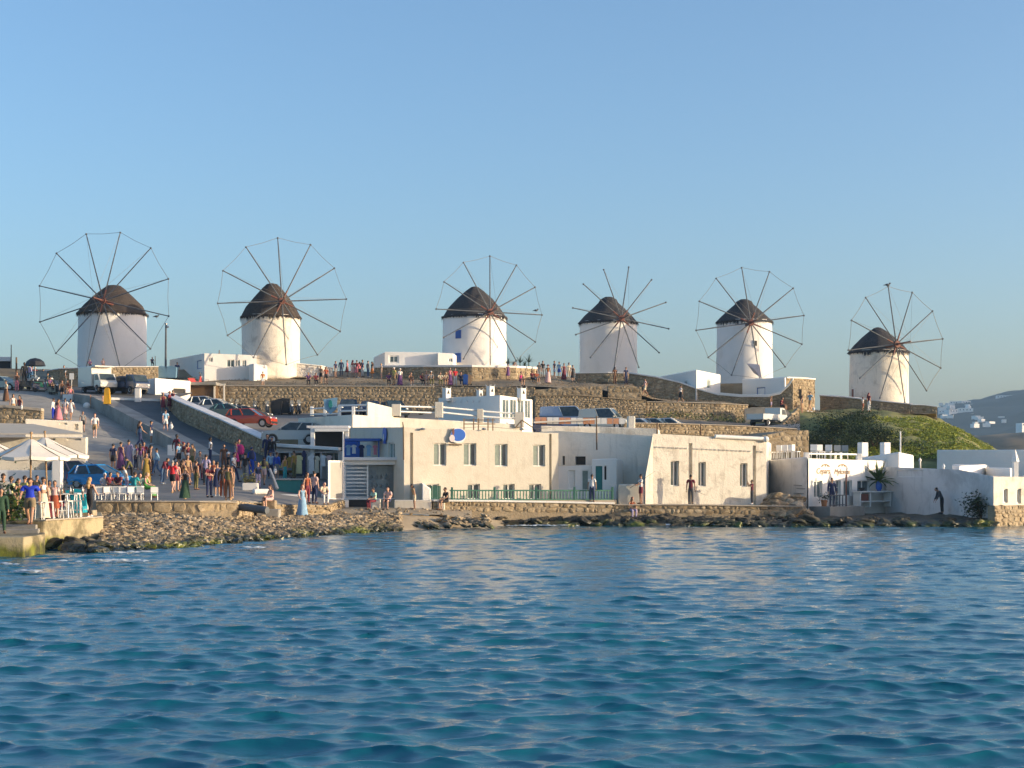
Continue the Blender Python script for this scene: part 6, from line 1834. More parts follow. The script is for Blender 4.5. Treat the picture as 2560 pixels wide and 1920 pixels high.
        me = mb.mesh("hair", M['hair'], True); return me
    for k in ('short', 'long', 'bun', 'cap', 'hat'): P['hair_' + k] = hair(k)
    mb = MB()
    for k in ('l', 'r'):
        a, t_ = J['an' + k], J['to' + k]; d = (t_ - a); d.z = 0; d.normalize()
        c = mid(a, t_, .55); c.z = min(c.z, max(.045, t_.z + .01))
        rot = d.to_track_quat('X', 'Z').to_matrix()
        mb.ell(c + V((0, 0, -.005)), (.135, .05, .045), 8, 5, rot)
    P['shoes'] = mb.mesh("shoes", M['cloth'], True)
    POSES[pose] = (P, J)
for p_ in ('stand', 'walk', 'cross', 'phone', 'akimbo', 'fish', 'bend', 'lean', 'sit'): build_pose(p_)

SKIN = dict(fair=(.62, .36, .26), tan=(.42, .23, .14), dark=(.07, .035, .022))
HAIRC = dict(brown=(.05, .025, .012), black=(.012, .01, .01), blond=(.42, .26, .11), red=(.25, .06, .02), white=(.75, .73, .70), grey=(.25, .24, .23), maroon=(.16, .02, .03), teal=(.02, .2, .2), straw=(.5, .38, .2), navy=(.02, .03, .09), darkbrown=(.03, .015, .01))
PT = dict(stand="standing", walk="walking", cross="standing with folded arms", phone="holding something up to the face", akimbo="with hands on hips", fish="fishing", bend="bending forward", lean="leaning forward", sit="sitting")
TOPN = dict(tee="T-shirt", long="long-sleeved shirt", tank="sleeveless top", bra="bikini top")
BOTN = dict(pants="trousers", shorts="shorts", mini="short skirt", skirt="skirt", gown="long skirt")
def cname(c):
    return {'lightblue': 'light blue', 'paleyellow': 'pale yellow', 'palepink': 'pale pink', 'darkgrey': 'dark grey', 'royalblue': 'bright blue', 'darkgreen': 'dark green', 'darkbrown': 'dark brown'}.get(c, c)
pr = random.Random(99)
used_labels = {}
def person(px, py, Yg, pose, top, tc, bot, bc, hair, hc, where, skin='tan', rz=None, scale=1.0, seat=None, group=None, extra=None, label=None):
    P, J = POSES[pose]
    p = on_ground(px, py, Yg) if seat is None else WZ(px, seat, Yg)
    body = bpy.data.objects.new("person", P['body']); COL.objects.link(body)
    body.color = (*SKIN[skin], 1)
    body.location = p
    body.rotation_euler = (0, 0, rz if rz is not None else pr.uniform(-2.6, 2.6))
    s = scale * pr.uniform(.98, 1.05); body.scale = (s, s, s)
    def part(name, me, col):
        o = bpy.data.objects.new(name, me); o.parent = body; o.color = (*col, 1); COL.objects.link(o); return o
    if top == 'dress':
        part("dress_top", P['tank'], CO[tc]); part("dress_skirt", P[bot], CO[tc])
        desc = "%s %s" % (cname(tc), {'mini': 'short dress', 'skirt': 'knee-length dress', 'gown': 'long dress'}[bot])
    else:
        part("shirt", P[top], CO[tc]); part({'pants': 'trousers', 'shorts': 'shorts'}.get(bot, 'skirt'), P[bot], CO[bc])
        desc = "%s %s and %s %s" % (cname(tc), TOPN[top], cname(bc), BOTN[bot])
    part({'cap': 'cap', 'hat': 'hat'}.get(hair, 'hair'), P['hair_' + hair], HAIRC[hc])
    part("shoes", P['shoes'], CO[pr.choice(('white', 'brown', 'black', 'tan'))])
    lab = label or "person in %s %s %s" % (desc, PT[pose], where)
    if len(lab.split()) > 16 or (pose in ('stand',)): lab = "person in %s %s" % (desc, where)
    if len(lab.split()) > 16: lab = "person in %s %s, %s" % (cname(tc), TOPN.get(top, 'dress'), where)
    if len(lab.split()) > 16: print("LONG", lab)
    body["label"] = lab; body["category"] = "person"; body["group"] = group or "people on the shore and hill"
    used_labels.setdefault(lab, []).append(body)
    return body, P, J

PEOPLE = """
75 1312 61.2 walk tee royalblue shorts khaki cap brown tan 0.1 1.08|stepping down the landing steps
108 1298 64.8 stand bra white gown cream cap brown tan 0.9 1|by the white bar table
124 1296 65.9 stand tee cream gown maroon bun brown tan 0.5 .93|beside the white bar table
152 1290 69 sit tee black gown maroon long brown tan -0.6 1|behind the bar table
224 1294 67.3 walk tank black pants black long blond fair 2.9 1|at the corner of the stone pier
8 1300 63 stand long grey pants black cap brown tan 0.6 1.06|at the left edge by the leafy pot
28 1296 68 stand tee paleyellow shorts brown short brown tan 2.4 1.05|behind the leafy pot
62 1294 71 stand tee yellow pants beige short darkbrown tan 2.5 1.02|behind the man in blue
46 1296 66 walk tank brown pants tan long brown tan 1.2 .95|partly hidden behind the man in blue
3 1334 60.5 stand long darkgreen pants darkgreen short black tan 0.4 1.05|at the lower left corner
137 1296 72 stand tank palepink skirt rust short darkbrown tan 0.2 .9|just right of the woman with floral top
95 1232 80 sit long black pants black short black tan 1.0 1|under the white umbrella, left of the pole
112 1234 81 sit long black pants darkgrey short brown tan -1.0 1|under the white umbrella, farthest right
262 1240 79.5 sit tee white shorts grey cap white fair 0.3 1|at the white tables on the promenade wall
278 1240 80.5 sit tee maroon pants black short darkbrown tan 0.9 1|leaning over the white tables
292 1241 81 sit tee maroon pants black short brown tan -0.4 1|second diner in dark red at the white tables
317 1242 80 lean tee white pants lilac short black tan -1.2 1|bent over the white tables
340 1244 80 sit tee teal shorts teal short brown tan 2.8 1.05|turned away at the white tables
351 1243 81.5 sit tee mint shorts white bun brown fair 0.4 1|right of the diner in teal
372 1244 80 sit dress green gown - long blond fair 1.4 1|at the right end of the white tables
283 1178 94 stand tee navy shorts black short black tan 2.8 1|just above the blue hatchback
302 1174 98 stand dress purple gown - short black tan 2.6 1.02|left of the patterned robe above the blue car
322 1172 98 stand long lilac gown lilac short black tan 3.0 1.05|in a patterned robe above the blue car
340 1173 98 stand long white pants navy short brown tan 1.0 .95|right of the patterned robe
350 1174 97 stand tee purple pants grey long brown tan -2.6 1|in the cluster above the blue car
360 1170 99 stand long maroon pants black short black tan 0.4 1|back row above the blue car
366 1208 92 stand dress mustard gown - short darkbrown tan 0.3 1.05|in the middle of the plaza
377 1184 95 stand dress black gown - long black tan 1.8 1.05|right behind the mustard dress
330 1205 91 bend long olive pants black short black tan -1.2 .95|stooping beside the blue car bonnet
392 1190 95 walk long lightblue pants denim short black tan -1.4 1|walking alone left of the red shirt
406 1210 92 bend long maroon pants denim short brown tan 1.3 .95|stooping left of the red shirt
431 1232 88 walk tee red shorts black short grey fair 3.0 1.05|in bright red at the front of the crowd
441 1228 89 stand tank pink shorts maroon long brown fair 0.6 1|just right of the bright red shirt
456 1226 89 walk dress brown mini - long brown tan 2.7 1|right of the pink top in the crowd
463 1256 80 walk tank black gown darkgreen short blond fair 3.0 .92|on the edge of the promenade wall
469 1212 92 stand tank tan skirt brown long brown tan 0.6 1|behind the child in black
442 1158 104 walk tee maroon pants black short black dark 2.4 1.1|the tallest near the white box
447 1172 100 stand tee lightblue shorts black short black tan -2.0 1|before the tall walker
459 1170 101 stand tee maroon mini white bun maroon tan 2.0 1|left of a similar pair below the road
470 1172 100 stand tank maroon mini white long maroon tan 1.0 1|right of a similar pair below the road
481 1180 99 stand tee tan shorts olive long brown tan -0.7 1|right of the pair in dark red
490 1224 90 stand tank brown pants olive short brown tan 2.4 1|left of the white shirt with strap
500 1200 95 stand tee grey pants maroon short black tan 0.3 1|behind the olive trousers
515 1212 93 stand tee lilac pants black short darkbrown fair 3.1 1.03|seen from behind with a shoulder strap
526 1165 104 akimbo tee white pants navy short black dark -1.4 1.06|alone at the foot of the dark road
523 1252 82.5 cross tee maroon pants navy bun brown fair 0.7 1|in front of the crowd
534 1222 90 stand tank rust shorts black short darkbrown tan 0.0 1|behind the folded arms
543 1240 85 stand dress navy skirt - short brown tan -2.4 1.08|in the front row of the crowd
557 1244 84 stand long brown pants rust long brown tan 2.9 1|second from the right in the front row
570 1250 82.5 stand tank olive pants brown hat brown tan 3.0 1.04|with camouflage top in the front row
579 1246 84 stand tank tan shorts tan long brown tan -0.8 .98|at the right end of the front row
560 1178 99 stand tee brown pants brown short brown tan 0.2 1|in the back of the crowd
571 1200 95 stand tee black pants black cap white tan 2.0 1|with a white cap
585 1206 94 walk tee white pants navy short black tan 1.2 1.02|right of the white cap
590 1172 100 stand tank lilac skirt magenta short brown tan -1.3 1|beside the magenta bag
597 1170 101 stand long magenta pants black short maroon tan 1.0 1.05|with a magenta bag
613 1208 94 walk tee black pants grey short darkbrown tan 3.1 1.1|with white print on the back
629 1190 97 stand long blue pants blue short navy tan 2.7 1.05|carrying a big blue backpack
645 1222 91 stand tee navy pants lilac short brown tan 0.4 .95|left of the yellow shirt
660 1212 93 walk tee yellow shorts palepink short darkbrown tan 3.0 1.02|with a black backpack
676 1196 96 stand long lightblue pants navy hat navy tan 0.5 1|behind the yellow shirt
692 1200 94 stand long blue shorts grey short brown tan 2.6 1|with a white bag by the clothes racks
668 1160 103 stand long navy pants navy short black tan 0.3 1.12|below the end of the parapet
680 1162 103 stand long black pants navy cap navy tan -.3 1.05|in dark clothes under the parapet end
712 1205 93 stand tank mustard pants teal short brown tan 1.1 1|at the clothes racks
735 1196 97 stand tee mustard pants olive short brown tan -2.0 1|in mustard at the clothes racks
672 1267 83.2 sit dress palepink mini - long brown fair -0.9 .98|on the ground left of the walking couple
756 1293 84.5 walk dress lightblue gown - long red fair 0.5 1|in a flowing blue and white gown on the rubble shore
768 1259 87.6 stand tank rust pants maroon long brown tan 0.8 1|left of the white shirt by the shop
786 1259 87.6 stand tee palepink pants navy bun black fair 2.6 1.04|right of the person in rust by the shop
812 1261 88.2 sit tee cream pants white short navy fair 0.4 1|in front of the glass panel
930 1274 90.6 sit tee mint pants maroon short darkbrown tan -0.9 1|left of the pair before the shop
968 1274 90.9 sit tee palepink shorts navy short brown fair -0.3 1|in front of the shop window
1036 1274 91.0 lean tee tan shorts cream long darkbrown tan -1.3 .9|resting on the stone seat by the step wall
1110 1275 91.2 sit tee black shorts black short darkbrown tan -1.0 1.02|by the green gate
1480 1259 93.95 stand tee white pants navy short brown tan 3.0 .93|in front of the teal door
1582 1280 94.2 sit tank rust pants lilac long red tan 0.3 1|on the sea wall below the angler
1602 1263 94.9 fish tee white shorts maroon short black tan -1.3 1.03|with the long rod on the sea wall
1727 1263 95.3 stand tee maroon pants darkgrey short darkbrown tan 3.0 1.03|before the worn house with a short rod
1880 1266 95.8 phone tee maroon pants darkgrey short brown tan -1.4 .85|at the right corner of the worn house
2080 1268 97.6 stand long navy pants navy short black tan 0.1 1.05|in front of the restaurant door
2355 1284 95.0 bend long darkgrey pants black short black tan -1.5 1.05|alone before the shaded sea wall
42 976 146 stand tank brown pants pink long red tan 0.3 1|at the top left of the ramp
15 1003 136 stand tee cream gown brown short brown tan -0.8 1|at the left edge above the low wall
33 1042 118 stand tank white shorts tan long brown tan 0.5 1|left of the pair by the low wall
49 1046 118 stand tank maroon shorts brown long black tan -0.4 1.02|with a white bag by the low wall
61 962 150 stand long black pants black short black dark 0.5 1.3|the tall figure beside the dark scooters
73 958 149 stand long lilac pants beige short brown tan -0.4 1.15|beside the tall figure in black
88 962 148 stand tee maroon shorts black cap white tan 0.5 1|with a white cap near the dark umbrella
80 957 152 stand tank black pants darkgrey short brown tan 1.6 1|between the scooters at the top
108 968 147 stand tee darkgreen pants olive short black tan 1.0 1|by the green scooter
127 976 145 sit tee purple shorts mustard short brown tan 1.0 1|on the kerb bank
119 972 146 stand tee olive shorts tan short brown tan 2.0 .9|left of the kerb sitter
160 958 150 stand tank brown skirt tan long brown tan 0.3 1|left of two by the small sign
167 962 149 stand tee white pants cream long brown tan 1.2 1|right of two by the small sign
155 984 142 stand tank brown shorts black short red tan 0.4 .95|on the bank left of the white block
178 986 141 sit tank pink shorts palepink short brown tan 0.8 1.1|on the white block
168 986 142 sit tank rust shorts rust long brown tan -0.3 1.0|beside the white block
134 1050 116 stand long white pants royalblue short brown tan -2.0 1|at the left of the white-clad group
146 1051 116 walk dress pink gown - long brown tan 2.0 .98|in the white-clad group on the ramp
163 1048 117 stand tee white skirt palepink short black tan 3.0 .98|in the middle of the white-clad group
177 1050 116 walk tee white shorts white short black tan 3.1 1|at the right of the white-clad group
207 1080 112 stand tee grey shorts black short brown tan 0.4 .9|walking down left of the lone white shirt
237 1096 111 walk tee white shorts tan short red fair 0.2 1.05|alone on the ramp
350 1120 106 walk tank denim pants navy long brown tan 2.2 1.12|on the rampart foot above the plaza
378 1076 118 stand tee navy shorts white short darkbrown tan 1.6 1|on the dark road with a phone
414 1080 117.5 walk tee lightblue shorts white short brown fair -2.7 1|carrying a white bag up the road
408 1032 130 stand dress maroon skirt - short red tan 0.4 1|left by the parapet top
424 1030 131 stand long maroon skirt maroon hat maroon tan 1.4 1|right by the parapet top
432 1024 133 stand tee maroon pants maroon short brown tan 2.4 .95|behind the pair in dark red
443 948 159.5 stand tee navy pants grey short brown tan 0.4 1|beside the blue containers
516 941 160 walk tee palepink shorts tan short black tan 0.6 1.0|by the corner of the hill house
510 943 160 stand tee cream pants cream hat straw tan 0.6 .9|left at the corner of the hill house
549 942 160 stand tee brown pants brown short black dark 0.2 1.05|beneath the signpost
605 942 160 sit tee black shorts white short darkbrown tan 0.2 1.2|before the hill house windows
657 966 153 stand tee orange shorts white short brown tan 0.2 .85|on the edge of the big wall
802 957 155 stand tank tan shorts black hat straw tan -0.5 1|left of two at the path edge
815 960 155 stand tee rust shorts black long brown tan 0.5 1|right of two at the path edge
839 944 159 stand tee navy shorts grey short brown tan 1.0 1|just right of the path-edge pair
853 940 160 stand long navy pants navy short brown tan 0.0 1|tallest at the left of the ridge group
868 941 160 stand tee pink skirt maroon short brown tan 1.6 1|second in the ridge group
882 943 160 stand dress palepink skirt - long maroon tan 2.6 1|third in the ridge group
892 943 159.6 stand tee maroon skirt pink short brown tan 3.1 1|fourth in the ridge group
899 945 159 stand tee pink shorts black long brown tan -2.1 .95|fifth in the ridge group
906 942 160 stand tee navy pants white short black tan 1.1 1|sixth in the ridge group
920 943 159.6 stand long grey pants denim short darkbrown tan 2.2 1|seventh in the ridge group
930 945 159 stand tee black skirt orange long brown tan -1.2 1|at the right end of the ridge group
953 948 158 stand tee beige shorts beige short blond fair -1.2 .95|before the mill plinth corner
771 964 152 sit tee purple pants black short darkbrown tan 0.2 1|first at the left on the wall top
790 964 152 sit tee maroon pants black short black tan 0.3 1|second at the left on the wall top
972 964 152 sit tee purple pants black short black tan 0.2 1|below the beige child on the wall top
985 962 153 stand tee yellow pants tan cap white tan -0.6 1|standing in yellow on the wall top
1000 964 152.5 stand tee white gown purple hat white fair 0.2 .95|with a white hat on the wall top
1028 964 152 sit tank brown shorts maroon short red tan 0.4 1|alone on the wall top
1056 964 152 sit tee maroon pants black short brown tan 0.4 1|left of the middle wall-top cluster
1066 964 152 sit tank palepink shorts white short brown tan 0.1 1.1|in the middle wall-top cluster
1078 964 152 sit tee grey pants olive cap white tan 0.3 1.1|with a white cap in the wall-top cluster
1101 964 152 sit tee cream pants olive short black tan 0.2 1|right of the white cap on the wall top
1115 964 152 sit tee beige shorts tan hat straw tan 0.2 1|between the white cap and the pink shirt
1125 964 152.5 stand tank pink gown purple short brown tan 0.2 1|in pink near the blue bin
1138 964 152.5 stand tee red pants white short maroon tan 0.3 1|in red near the blue bin
1153 964 152 sit tee navy pants navy short black tan 0.3 1.05|just left of the blue bin
1270 950 158 stand dress purple skirt - short brown tan 0.5 .95|leaning at the curved plinth
1286 948 158 phone tank lilac gown palepink short brown tan 0.5 1.05|at the right part of the curved plinth
1304 966 151 sit tank magenta shorts purple short black tan 0.5 1.1|near the end of the curved plinth
1332 958 153 sit tee maroon pants black short black tan 0.5 1|left of two seated by the tan parapet
1343 959 153 sit tee rust shorts white short brown tan 0.5 1|right of two seated by the tan parapet
1348 946 159 stand tee darkgrey pants grey short black tan 0.5 1|leftmost between the third and fourth mill
1357 944 159.5 stand tee black pants grey short black tan 0.5 1|second between the third and fourth mill
1370 958 154 stand tank orange gown palepink hat maroon tan 2.9 1.05|in salmon and red between the mills
1386 944 160 stand tee navy shorts lightblue short black tan 1.1 1|behind the salmon gown
1398 945 160 stand tee lightblue shorts blue bun brown tan 2.8 1|in pale blue between the mills
1410 950 157 stand dress maroon gown - short darkbrown tan 0.5 1|in dark red between the mills
1422 948 158 stand tee cream pants beige short brown tan 0.5 1|in beige between the mills
1432 943 160 stand dress black skirt - short black tan 0.5 1|rightmost between the third and fourth mill
1537 954 157.5 stand tee brown pants brown short black dark 0.5 1|left of two below the fourth mill
1565 952 157.5 stand tee navy pants navy short black tan 0.5 1|right of two below the fourth mill
1613 1001 152 walk tee palepink shorts cream short brown tan -1.5 1|descending beside the sloping wall
1702 1005 153 walk tee white skirt black short brown tan -1.5 .9|before the dark sloping wall
1928 1019 153.5 stand tank brown shorts lilac short brown tan 1.0 .8|first left by the stone house
1944 1020 153 sit tank tan shorts brown short red tan 1.0 1|second by the stone house
1958 1019 153.5 sit tee maroon shorts black short black tan 1.0 1.1|third by the stone house
1977 1023 152 stand tee orange shorts black short brown tan 1.0 1|in orange before the stone house
2005 1026 152 stand tank darkgrey shorts tan long brown tan 1.0 1|before the window of the stone house
2025 1030 151 walk tee lightblue shorts tan short darkbrown tan -1.0 1.15|at the right corner of the stone house
2157 1029 155 stand tee white shorts rust short red tan 1.0 .8|child-sized below the rightmost mill
2172 1029 155 stand tee maroon pants white long maroon tan 2.0 1.1|below the rightmost mill
225 922 160 sit tee purple pants black short darkbrown tan 0.4 .8|left on the rim of the leftmost mill
258 921 160 sit tank palepink shorts white short red tan 0.4 .8|on the rim below the leftmost mill
381 922 161 sit tee navy pants black short black tan 0.4 .8|right on the rim of the leftmost mill
"""
pcount = 0
for line in PEOPLE.strip().splitlines():
    a, where = line.split("|")
    t = a.split()
    px, py, Yg, pose = float(t[0]), float(t[1]), float(t[2]), t[3]
    top, tc, bot, bc, hair_, hc, sk = t[4:11]
    rz, sc_ = float(t[11]), float(t[12])
    seat = {225: 13.9, 258: 13.95, 381: 14.2, 1602: 1.25, 1727: 1.25, 1880: 1.22, 1582: None, 1480: 1.40, 672: 1.22}.get(int(px)) if py in (921, 922, 1259, 1263, 1266, 1267) and px not in (786,) else None
    o, P_, J_ = person(px, py, Yg, pose, top, tc, bot, bc, hair_, hc, where, sk, rz, sc_, seat)
    for w_a, w_b in (("with a white bag", None),):
        pass
    if px == 75: o.scale = (o.scale[0] * 1.28, o.scale[1] * 1.3, o.scale[2])
    if px == 1602:
        rod = thing("fishing_rod", o.location, "long thin fishing rod held by the angler in red shorts", "fishing rod")
        hp_ = o.location + Matrix.Rotation(rz, 3, 'Z') @ (J_['hal'] * o.scale[0])
        mb = MB(); mb.tube(hp_ - V((.35, .0, .22)), hp_ + V((1.15, -.5, .82)), .018, .006, 5); obj("rod", mb, M['black'], rod)
    if px == 1727:
        rod = thing("fishing_rod", o.location, "short fishing rod hanging down beside the dark-clad angler", "fishing rod")
        hp_ = o.location + Matrix.Rotation(rz, 3, 'Z') @ (J_['har'] * o.scale[0]); mb = MB(); mb.tube(hp_, hp_ + V((.62, -.2, -.3)), .014, .006, 5); obj("rod", mb, M['black'], rod)
for lab, lst in used_labels.items():
    if len(lst) > 1: print("DUP", lab, len(lst))
# bags and packs: things of their own
def bag(px, py, Y, size, col, label, cat="bag", shape='bag'):
    c = W(px, py, Y); t_ = thing(cat.replace(" ", "_"), c, label, cat)
    mb = MB()
    if shape == 'bag': mb.ell(c, (size[0] / 2, size[1] / 2, size[2] / 2), 10, 7); mb.path([c + V((-size[0] * .3, 0, size[2] * .4)), c + V((0, 0, size[2] * .8)), c + V((size[0] * .3, 0, size[2] * .4))], .012, 4)
    else:
        mb.lathe([(size[0] * .30, -size[2] * .5), (size[0] * .5, -size[2] * .42), (size[0] * .52, -size[2] * .1), (size[0] * .44, size[2] * .3), (size[0] * .2, size[2] * .5)], tuple(c), 9, jit=lambda t, z: .28 * noise.noise(V((math.cos(t) * 1.3, math.sin(t) * 1.3, z * 5))), sy=size[1] / size[0])
    o = link("bag_body", mb.mesh("bag_body", M['cloth'], True), t_); o.color = (*CO[col], 1)
    return t_
bag(428, 1066, 117.2, (.30, .16, .42), 'white', "round white bag carried by the walker on the road")
bag(603, 1124, 99, (.42, .3, .62), 'magenta', "big magenta cloth bundle carried in the crowd", "bundle", "pack")
bag(630, 1137, 96.3, (.38, .26, .56), 'navy', "large blue backpack on the back of a person in the crowd", "backpack", "pack")
bag(660, 1158, 92.4, (.30, .2, .42), 'black', "black backpack on the yellow shirt", "backpack", "pack")
bag(688, 1178, 93.4, (.22, .14, .34), 'white', "white bag beside the clothes racks")
bag(54, 1018, 117.6, (.16, .12, .4), 'white', "slim white bag with the walker by the low wall")
bag(2034, 1023, 150.8, (.25, .2, .35), 'white', "white bag carried at the corner of the stone house")

# ------------------------------------------------------------------ vehicles
VT = {}
def vehicle_template(kind):
    """parts in local coordinates: +X is the front, z = 0 the road"""
    if kind in VT: return VT[kind]
    spec = dict(
        hatch=dict(L=3.7, W=1.62, low=[(-1.80, .42), (-1.84, .62), (-1.78, .92), (1.05, .90), (1.62, .78), (1.80, .62), (1.82, .35)], cab=[(-1.72, .92), (-1.30, 1.44), (.05, 1.47), (.98, .90)], wr=.29, ax=(-1.15, 1.18)),
        suv=dict(L=4.3, W=1.78, low=[(-2.10, .45), (-2.14, .72), (-2.08, 1.06), (1.02, 1.04), (1.85, .94), (2.10, .78), (2.14, .42)], cab=[(-2.0, 1.06), (-1.72, 1.62), (.10, 1.66), (1.0, 1.04)], wr=.36, ax=(-1.32, 1.35)),
        sedan=dict(L=4.4, W=1.72, low=[(-2.15, .42), (-2.20, .66), (-2.1, .92), (-1.3, .94), (1.15, .90), (1.95, .76), (2.16, .62), (2.18, .36)], cab=[(-1.52, .94), (-.95, 1.38), (.15, 1.40), (1.10, .90)], wr=.31, ax=(-1.35, 1.38)),
        van=dict(L=4.9, W=1.9, low=[(-2.42, .5), (-2.45, .9), (-2.43, 1.2), (1.55, 1.2), (2.15, 1.0), (2.42, .85), (2.45, .42)], cab=[(-2.40, 1.2), (-2.34, 2.05), (.75, 2.10), (1.50, 1.2)], wr=.34, ax=(-1.5, 1.55)),
    )[kind]
    Wd = spec['W']; ax = spec['ax']; wr = spec['wr']; low = spec['low']
    bot = .24
    prof = []
    x0 = low[0][0]; x1 = low[-1][0]
    prof.append((x0 + .05, bot))
    for a in ax:
        r = wr + .07
        for k in range(9):
            t = math.pi - math.pi * k / 8
            prof.append((a + math.cos(t) * r, max(bot, wr - .02 + math.sin(t) * r)))
    prof.append((x1 - .05, bot))
    prof += list(reversed(low))
    n = len(prof)
    mb = MB(); hw = Wd / 2
    def wz(z): return hw * (1 - .06 * max(0, (z - .55)) / .5 - .05 * max(0, (.45 - z)) / .3)
    def wx(x): return 1 - .10 * max(0, abs(x) - spec['L'] * .36) / (spec['L'] * .14)
    vs = [(p[0], -wz(p[1]) * wx(p[0]), p[1]) for p in prof] + [(p[0], wz(p[1]) * wx(p[0]), p[1]) for p in prof]
    fs = [((i + 1) % n, i, i + n, (i + 1) % n + n) for i in range(n)]
    mb.add(vs, fs)
    me = bpy.data.meshes.new("body"); bm = bmesh.new()
    bv = [bm.verts.new(v) for v in mb.v]
    for f in mb.f: bm.faces.new([bv[i] for i in f])
    fa = bm.faces.new([bv[i] for i in range(n)]); fb = bm.faces.new([bv[i] for i in range(2 * n - 1, n - 1, -1)])
    bmesh.ops.triangulate(bm, faces=[fa, fb])
    bmesh.ops.recalc_face_normals(bm, faces=bm.faces)
    bm.to_mesh(me); bm.free(); me.materials.append(M['paint'])
    out = {'body': me}
    cab = spec['cab']; zb, zt_ = cab[0][1], cab[1][1]
    wb, wt = hw * .93, hw * .74
    (xa, _), (xb, zb1), (xc, zc1), (xd, zd) = cab
    g = [(xa, -wb, cab[0][1] - .02), (xd, -wb, zd - .02), (xc, -wt, zc1 - .05), (xb, -wt, zb1 - .05)]
    g2 = [(x, -y, z) for x, y, z in g]
    mb = MB(); mb.add(g + g2, [(0, 1, 2, 3), (7, 6, 5, 4), (1, 5, 6, 2), (4, 0, 3, 7), (3, 2, 6, 7)])
    out['windows'] = mb.mesh("windows", M['cglass'])
    mb = MB(); r_ = .035
    roof = [(xb - .03, -wt - .03, zb1 - .07), (xc + .03, -wt - .03, zc1 - .07), (xc + .03, wt + .03, zc1 - .07), (xb - .03, wt + .03, zb1 - .07)]
    rt2 = [(xb + .10, -wt + .06, zb1 + .0), (xc - .08, -wt + .06, zc1 + .01), (xc - .08, wt - .06, zc1 + .01), (xb + .10, wt - .06, zb1 + .0)]
    mb.add(roof + rt2, [(0, 3, 2, 1), (4, 5, 6, 7), (0, 1, 5, 4), (1, 2, 6, 5), (2, 3, 7, 6), (3, 0, 4, 7)])
    for s in (-1, 1):
        mb.bar((xd, s * wb, zd), (xc, s * (wt + .01), zc1 - .05), .07); mb.bar((xa, s * wb, cab[0][1]), (xb, s * (wt + .01), zb1 - .05), .11)
        xm = (xd + xa) * .5 + .05; mt_ = (xb + xc) / 2 + .02
        mb.bar((xm, s * (wb + .012), zb), (mt_, s * (wt + .015), zb1 - .05), .08)
        if kind != 'van': mb.bar((xa + (xm - xa) * .32, s * (wb + .012), zb), (xb + .12, s * (wt + .015), zb1 - .05), .11)
        if kind == 'van':
            mb.add([(xa, s * (wb + .015), zb), (xm, s * (wb + .015), zb), (mt_, s * (wt + .02), zb1 - .05), (xb, s * (wt + .02), zb1 - .05)], [(0, 1, 2, 3)])
    out['roof'] = mb.mesh("roof", M['paint'])
    mb = MB(); mb.lathe([(wr * .62, -.10), (wr, -.09), (wr, .09), (wr * .62, .10)], (0, 0, 0), 18)
    mb.v = [(v[0], v[2], v[1]) for v in mb.v]
    out['tyre'] = mb.mesh("tyre", M['tyre'])
    mb = MB(); mb.lathe([(.02, .085), (wr * .16, .115), (wr * .2, .10), (wr * .55, .09), (wr * .62, .105)], (0, 0, 0), 10); b_ = len(mb.v)
    mb.lathe([(.02, -.085), (wr * .16, -.115), (wr * .2, -.10), (wr * .55, -.09), (wr * .62, -.105)], (0, 0, 0), 10)
    mb.v = [(v[0], v[2], v[1]) for v in mb.v]
    out['rim'] = mb.mesh("rim", M['rim'])
    mb = MB(); mb.ell((0, 0, 0), (.08, .16, .09), 8, 5); out['headlight'] = mb.mesh("headlight", M['lamp'], True)
    mb = MB(); mb.box((0, 0, 0), (.05, .16, .26)); out['tail_light'] = mb.mesh("tail_light", M['red'])
    mb = MB(); mb.box((0, 0, 0), (.12, .2, .12)); out['mirror'] = mb.mesh("mirror", M['paint'])
    mb = MB(); mb.box((0, 0, 0), (.10, Wd * .86, .20)); out['bumper'] = mb.mesh("bumper", M['black'])
    mb = MB(); mb.box((0, 0, 0), (.03, .45, .11)); out['number_plate'] = mb.mesh("number_plate", M['wpaint'])
    VT[kind] = (out, spec); return VT[kind]

def vehicle(kind, px, Y, rz, col, label, cat="car", z=None, slope=0.0, scale=1.0, group="parked vehicles"):
    out, sp = vehicle_template(kind)
    x = WX(px, Y); zz = down(x, Y) if z is None else z
    root = bpy.data.objects.new({'van': 'parked_van'}.get(kind, 'parked_car'), None); COL.objects.link(root)
    tag(root, label, cat, group); root["_local"] = 1
    root.location = (x, Y, zz); root.rotation_euler = (0, -slope, rz); root.scale = (scale,) * 3
    def part(nm, me, loc=(0, 0, 0), parent=None, bev=0):
        o = bpy.data.objects.new(nm, me); o.parent = parent or root; o.location = loc; o.color = (*col, 1); COL.objects.link(o)
        if bev: m = o.modifiers.new("bevel", 'BEVEL'); m.width = bev; m.segments = 2; m.limit_method = 'ANGLE'; m.angle_limit = math.radians(30)
        return o
    part('body', out['body'], bev=.06); part('roof', out['roof']); part('windows', out['windows'])
    hw = sp['W'] / 2
    for a in sp['ax']:
        for s in (-1, 1):
            w = part('wheel', out['tyre'], (a, s * (hw - .12), sp['wr'])); part('rim', out['rim'], (0, 0, 0), w)
    xf, xr = sp['low'][-2][0], sp['low'][1][0]; zf = sp['low'][-3][1] - .12
    for s in (-1, 1):
        part('headlight', out['headlight'], (xf - .06, s * hw * .72, zf)); part('tail_light', out['tail_light'], (xr + .02, s * hw * .80, sp['low'][1][1] + .14))
        part('mirror', out['mirror'], (sp['cab'][3][0] - .25, s * (hw + .06), sp['cab'][3][1] + .08))
    part('bumper', out['bumper'], (xf - .0, 0, .42)); part('bumper', out['bumper'], (xr + .0, 0, .42))
    part('number_plate', out['number_plate'], (xr - .07, 0, .55))
    return root
DG = math.radians
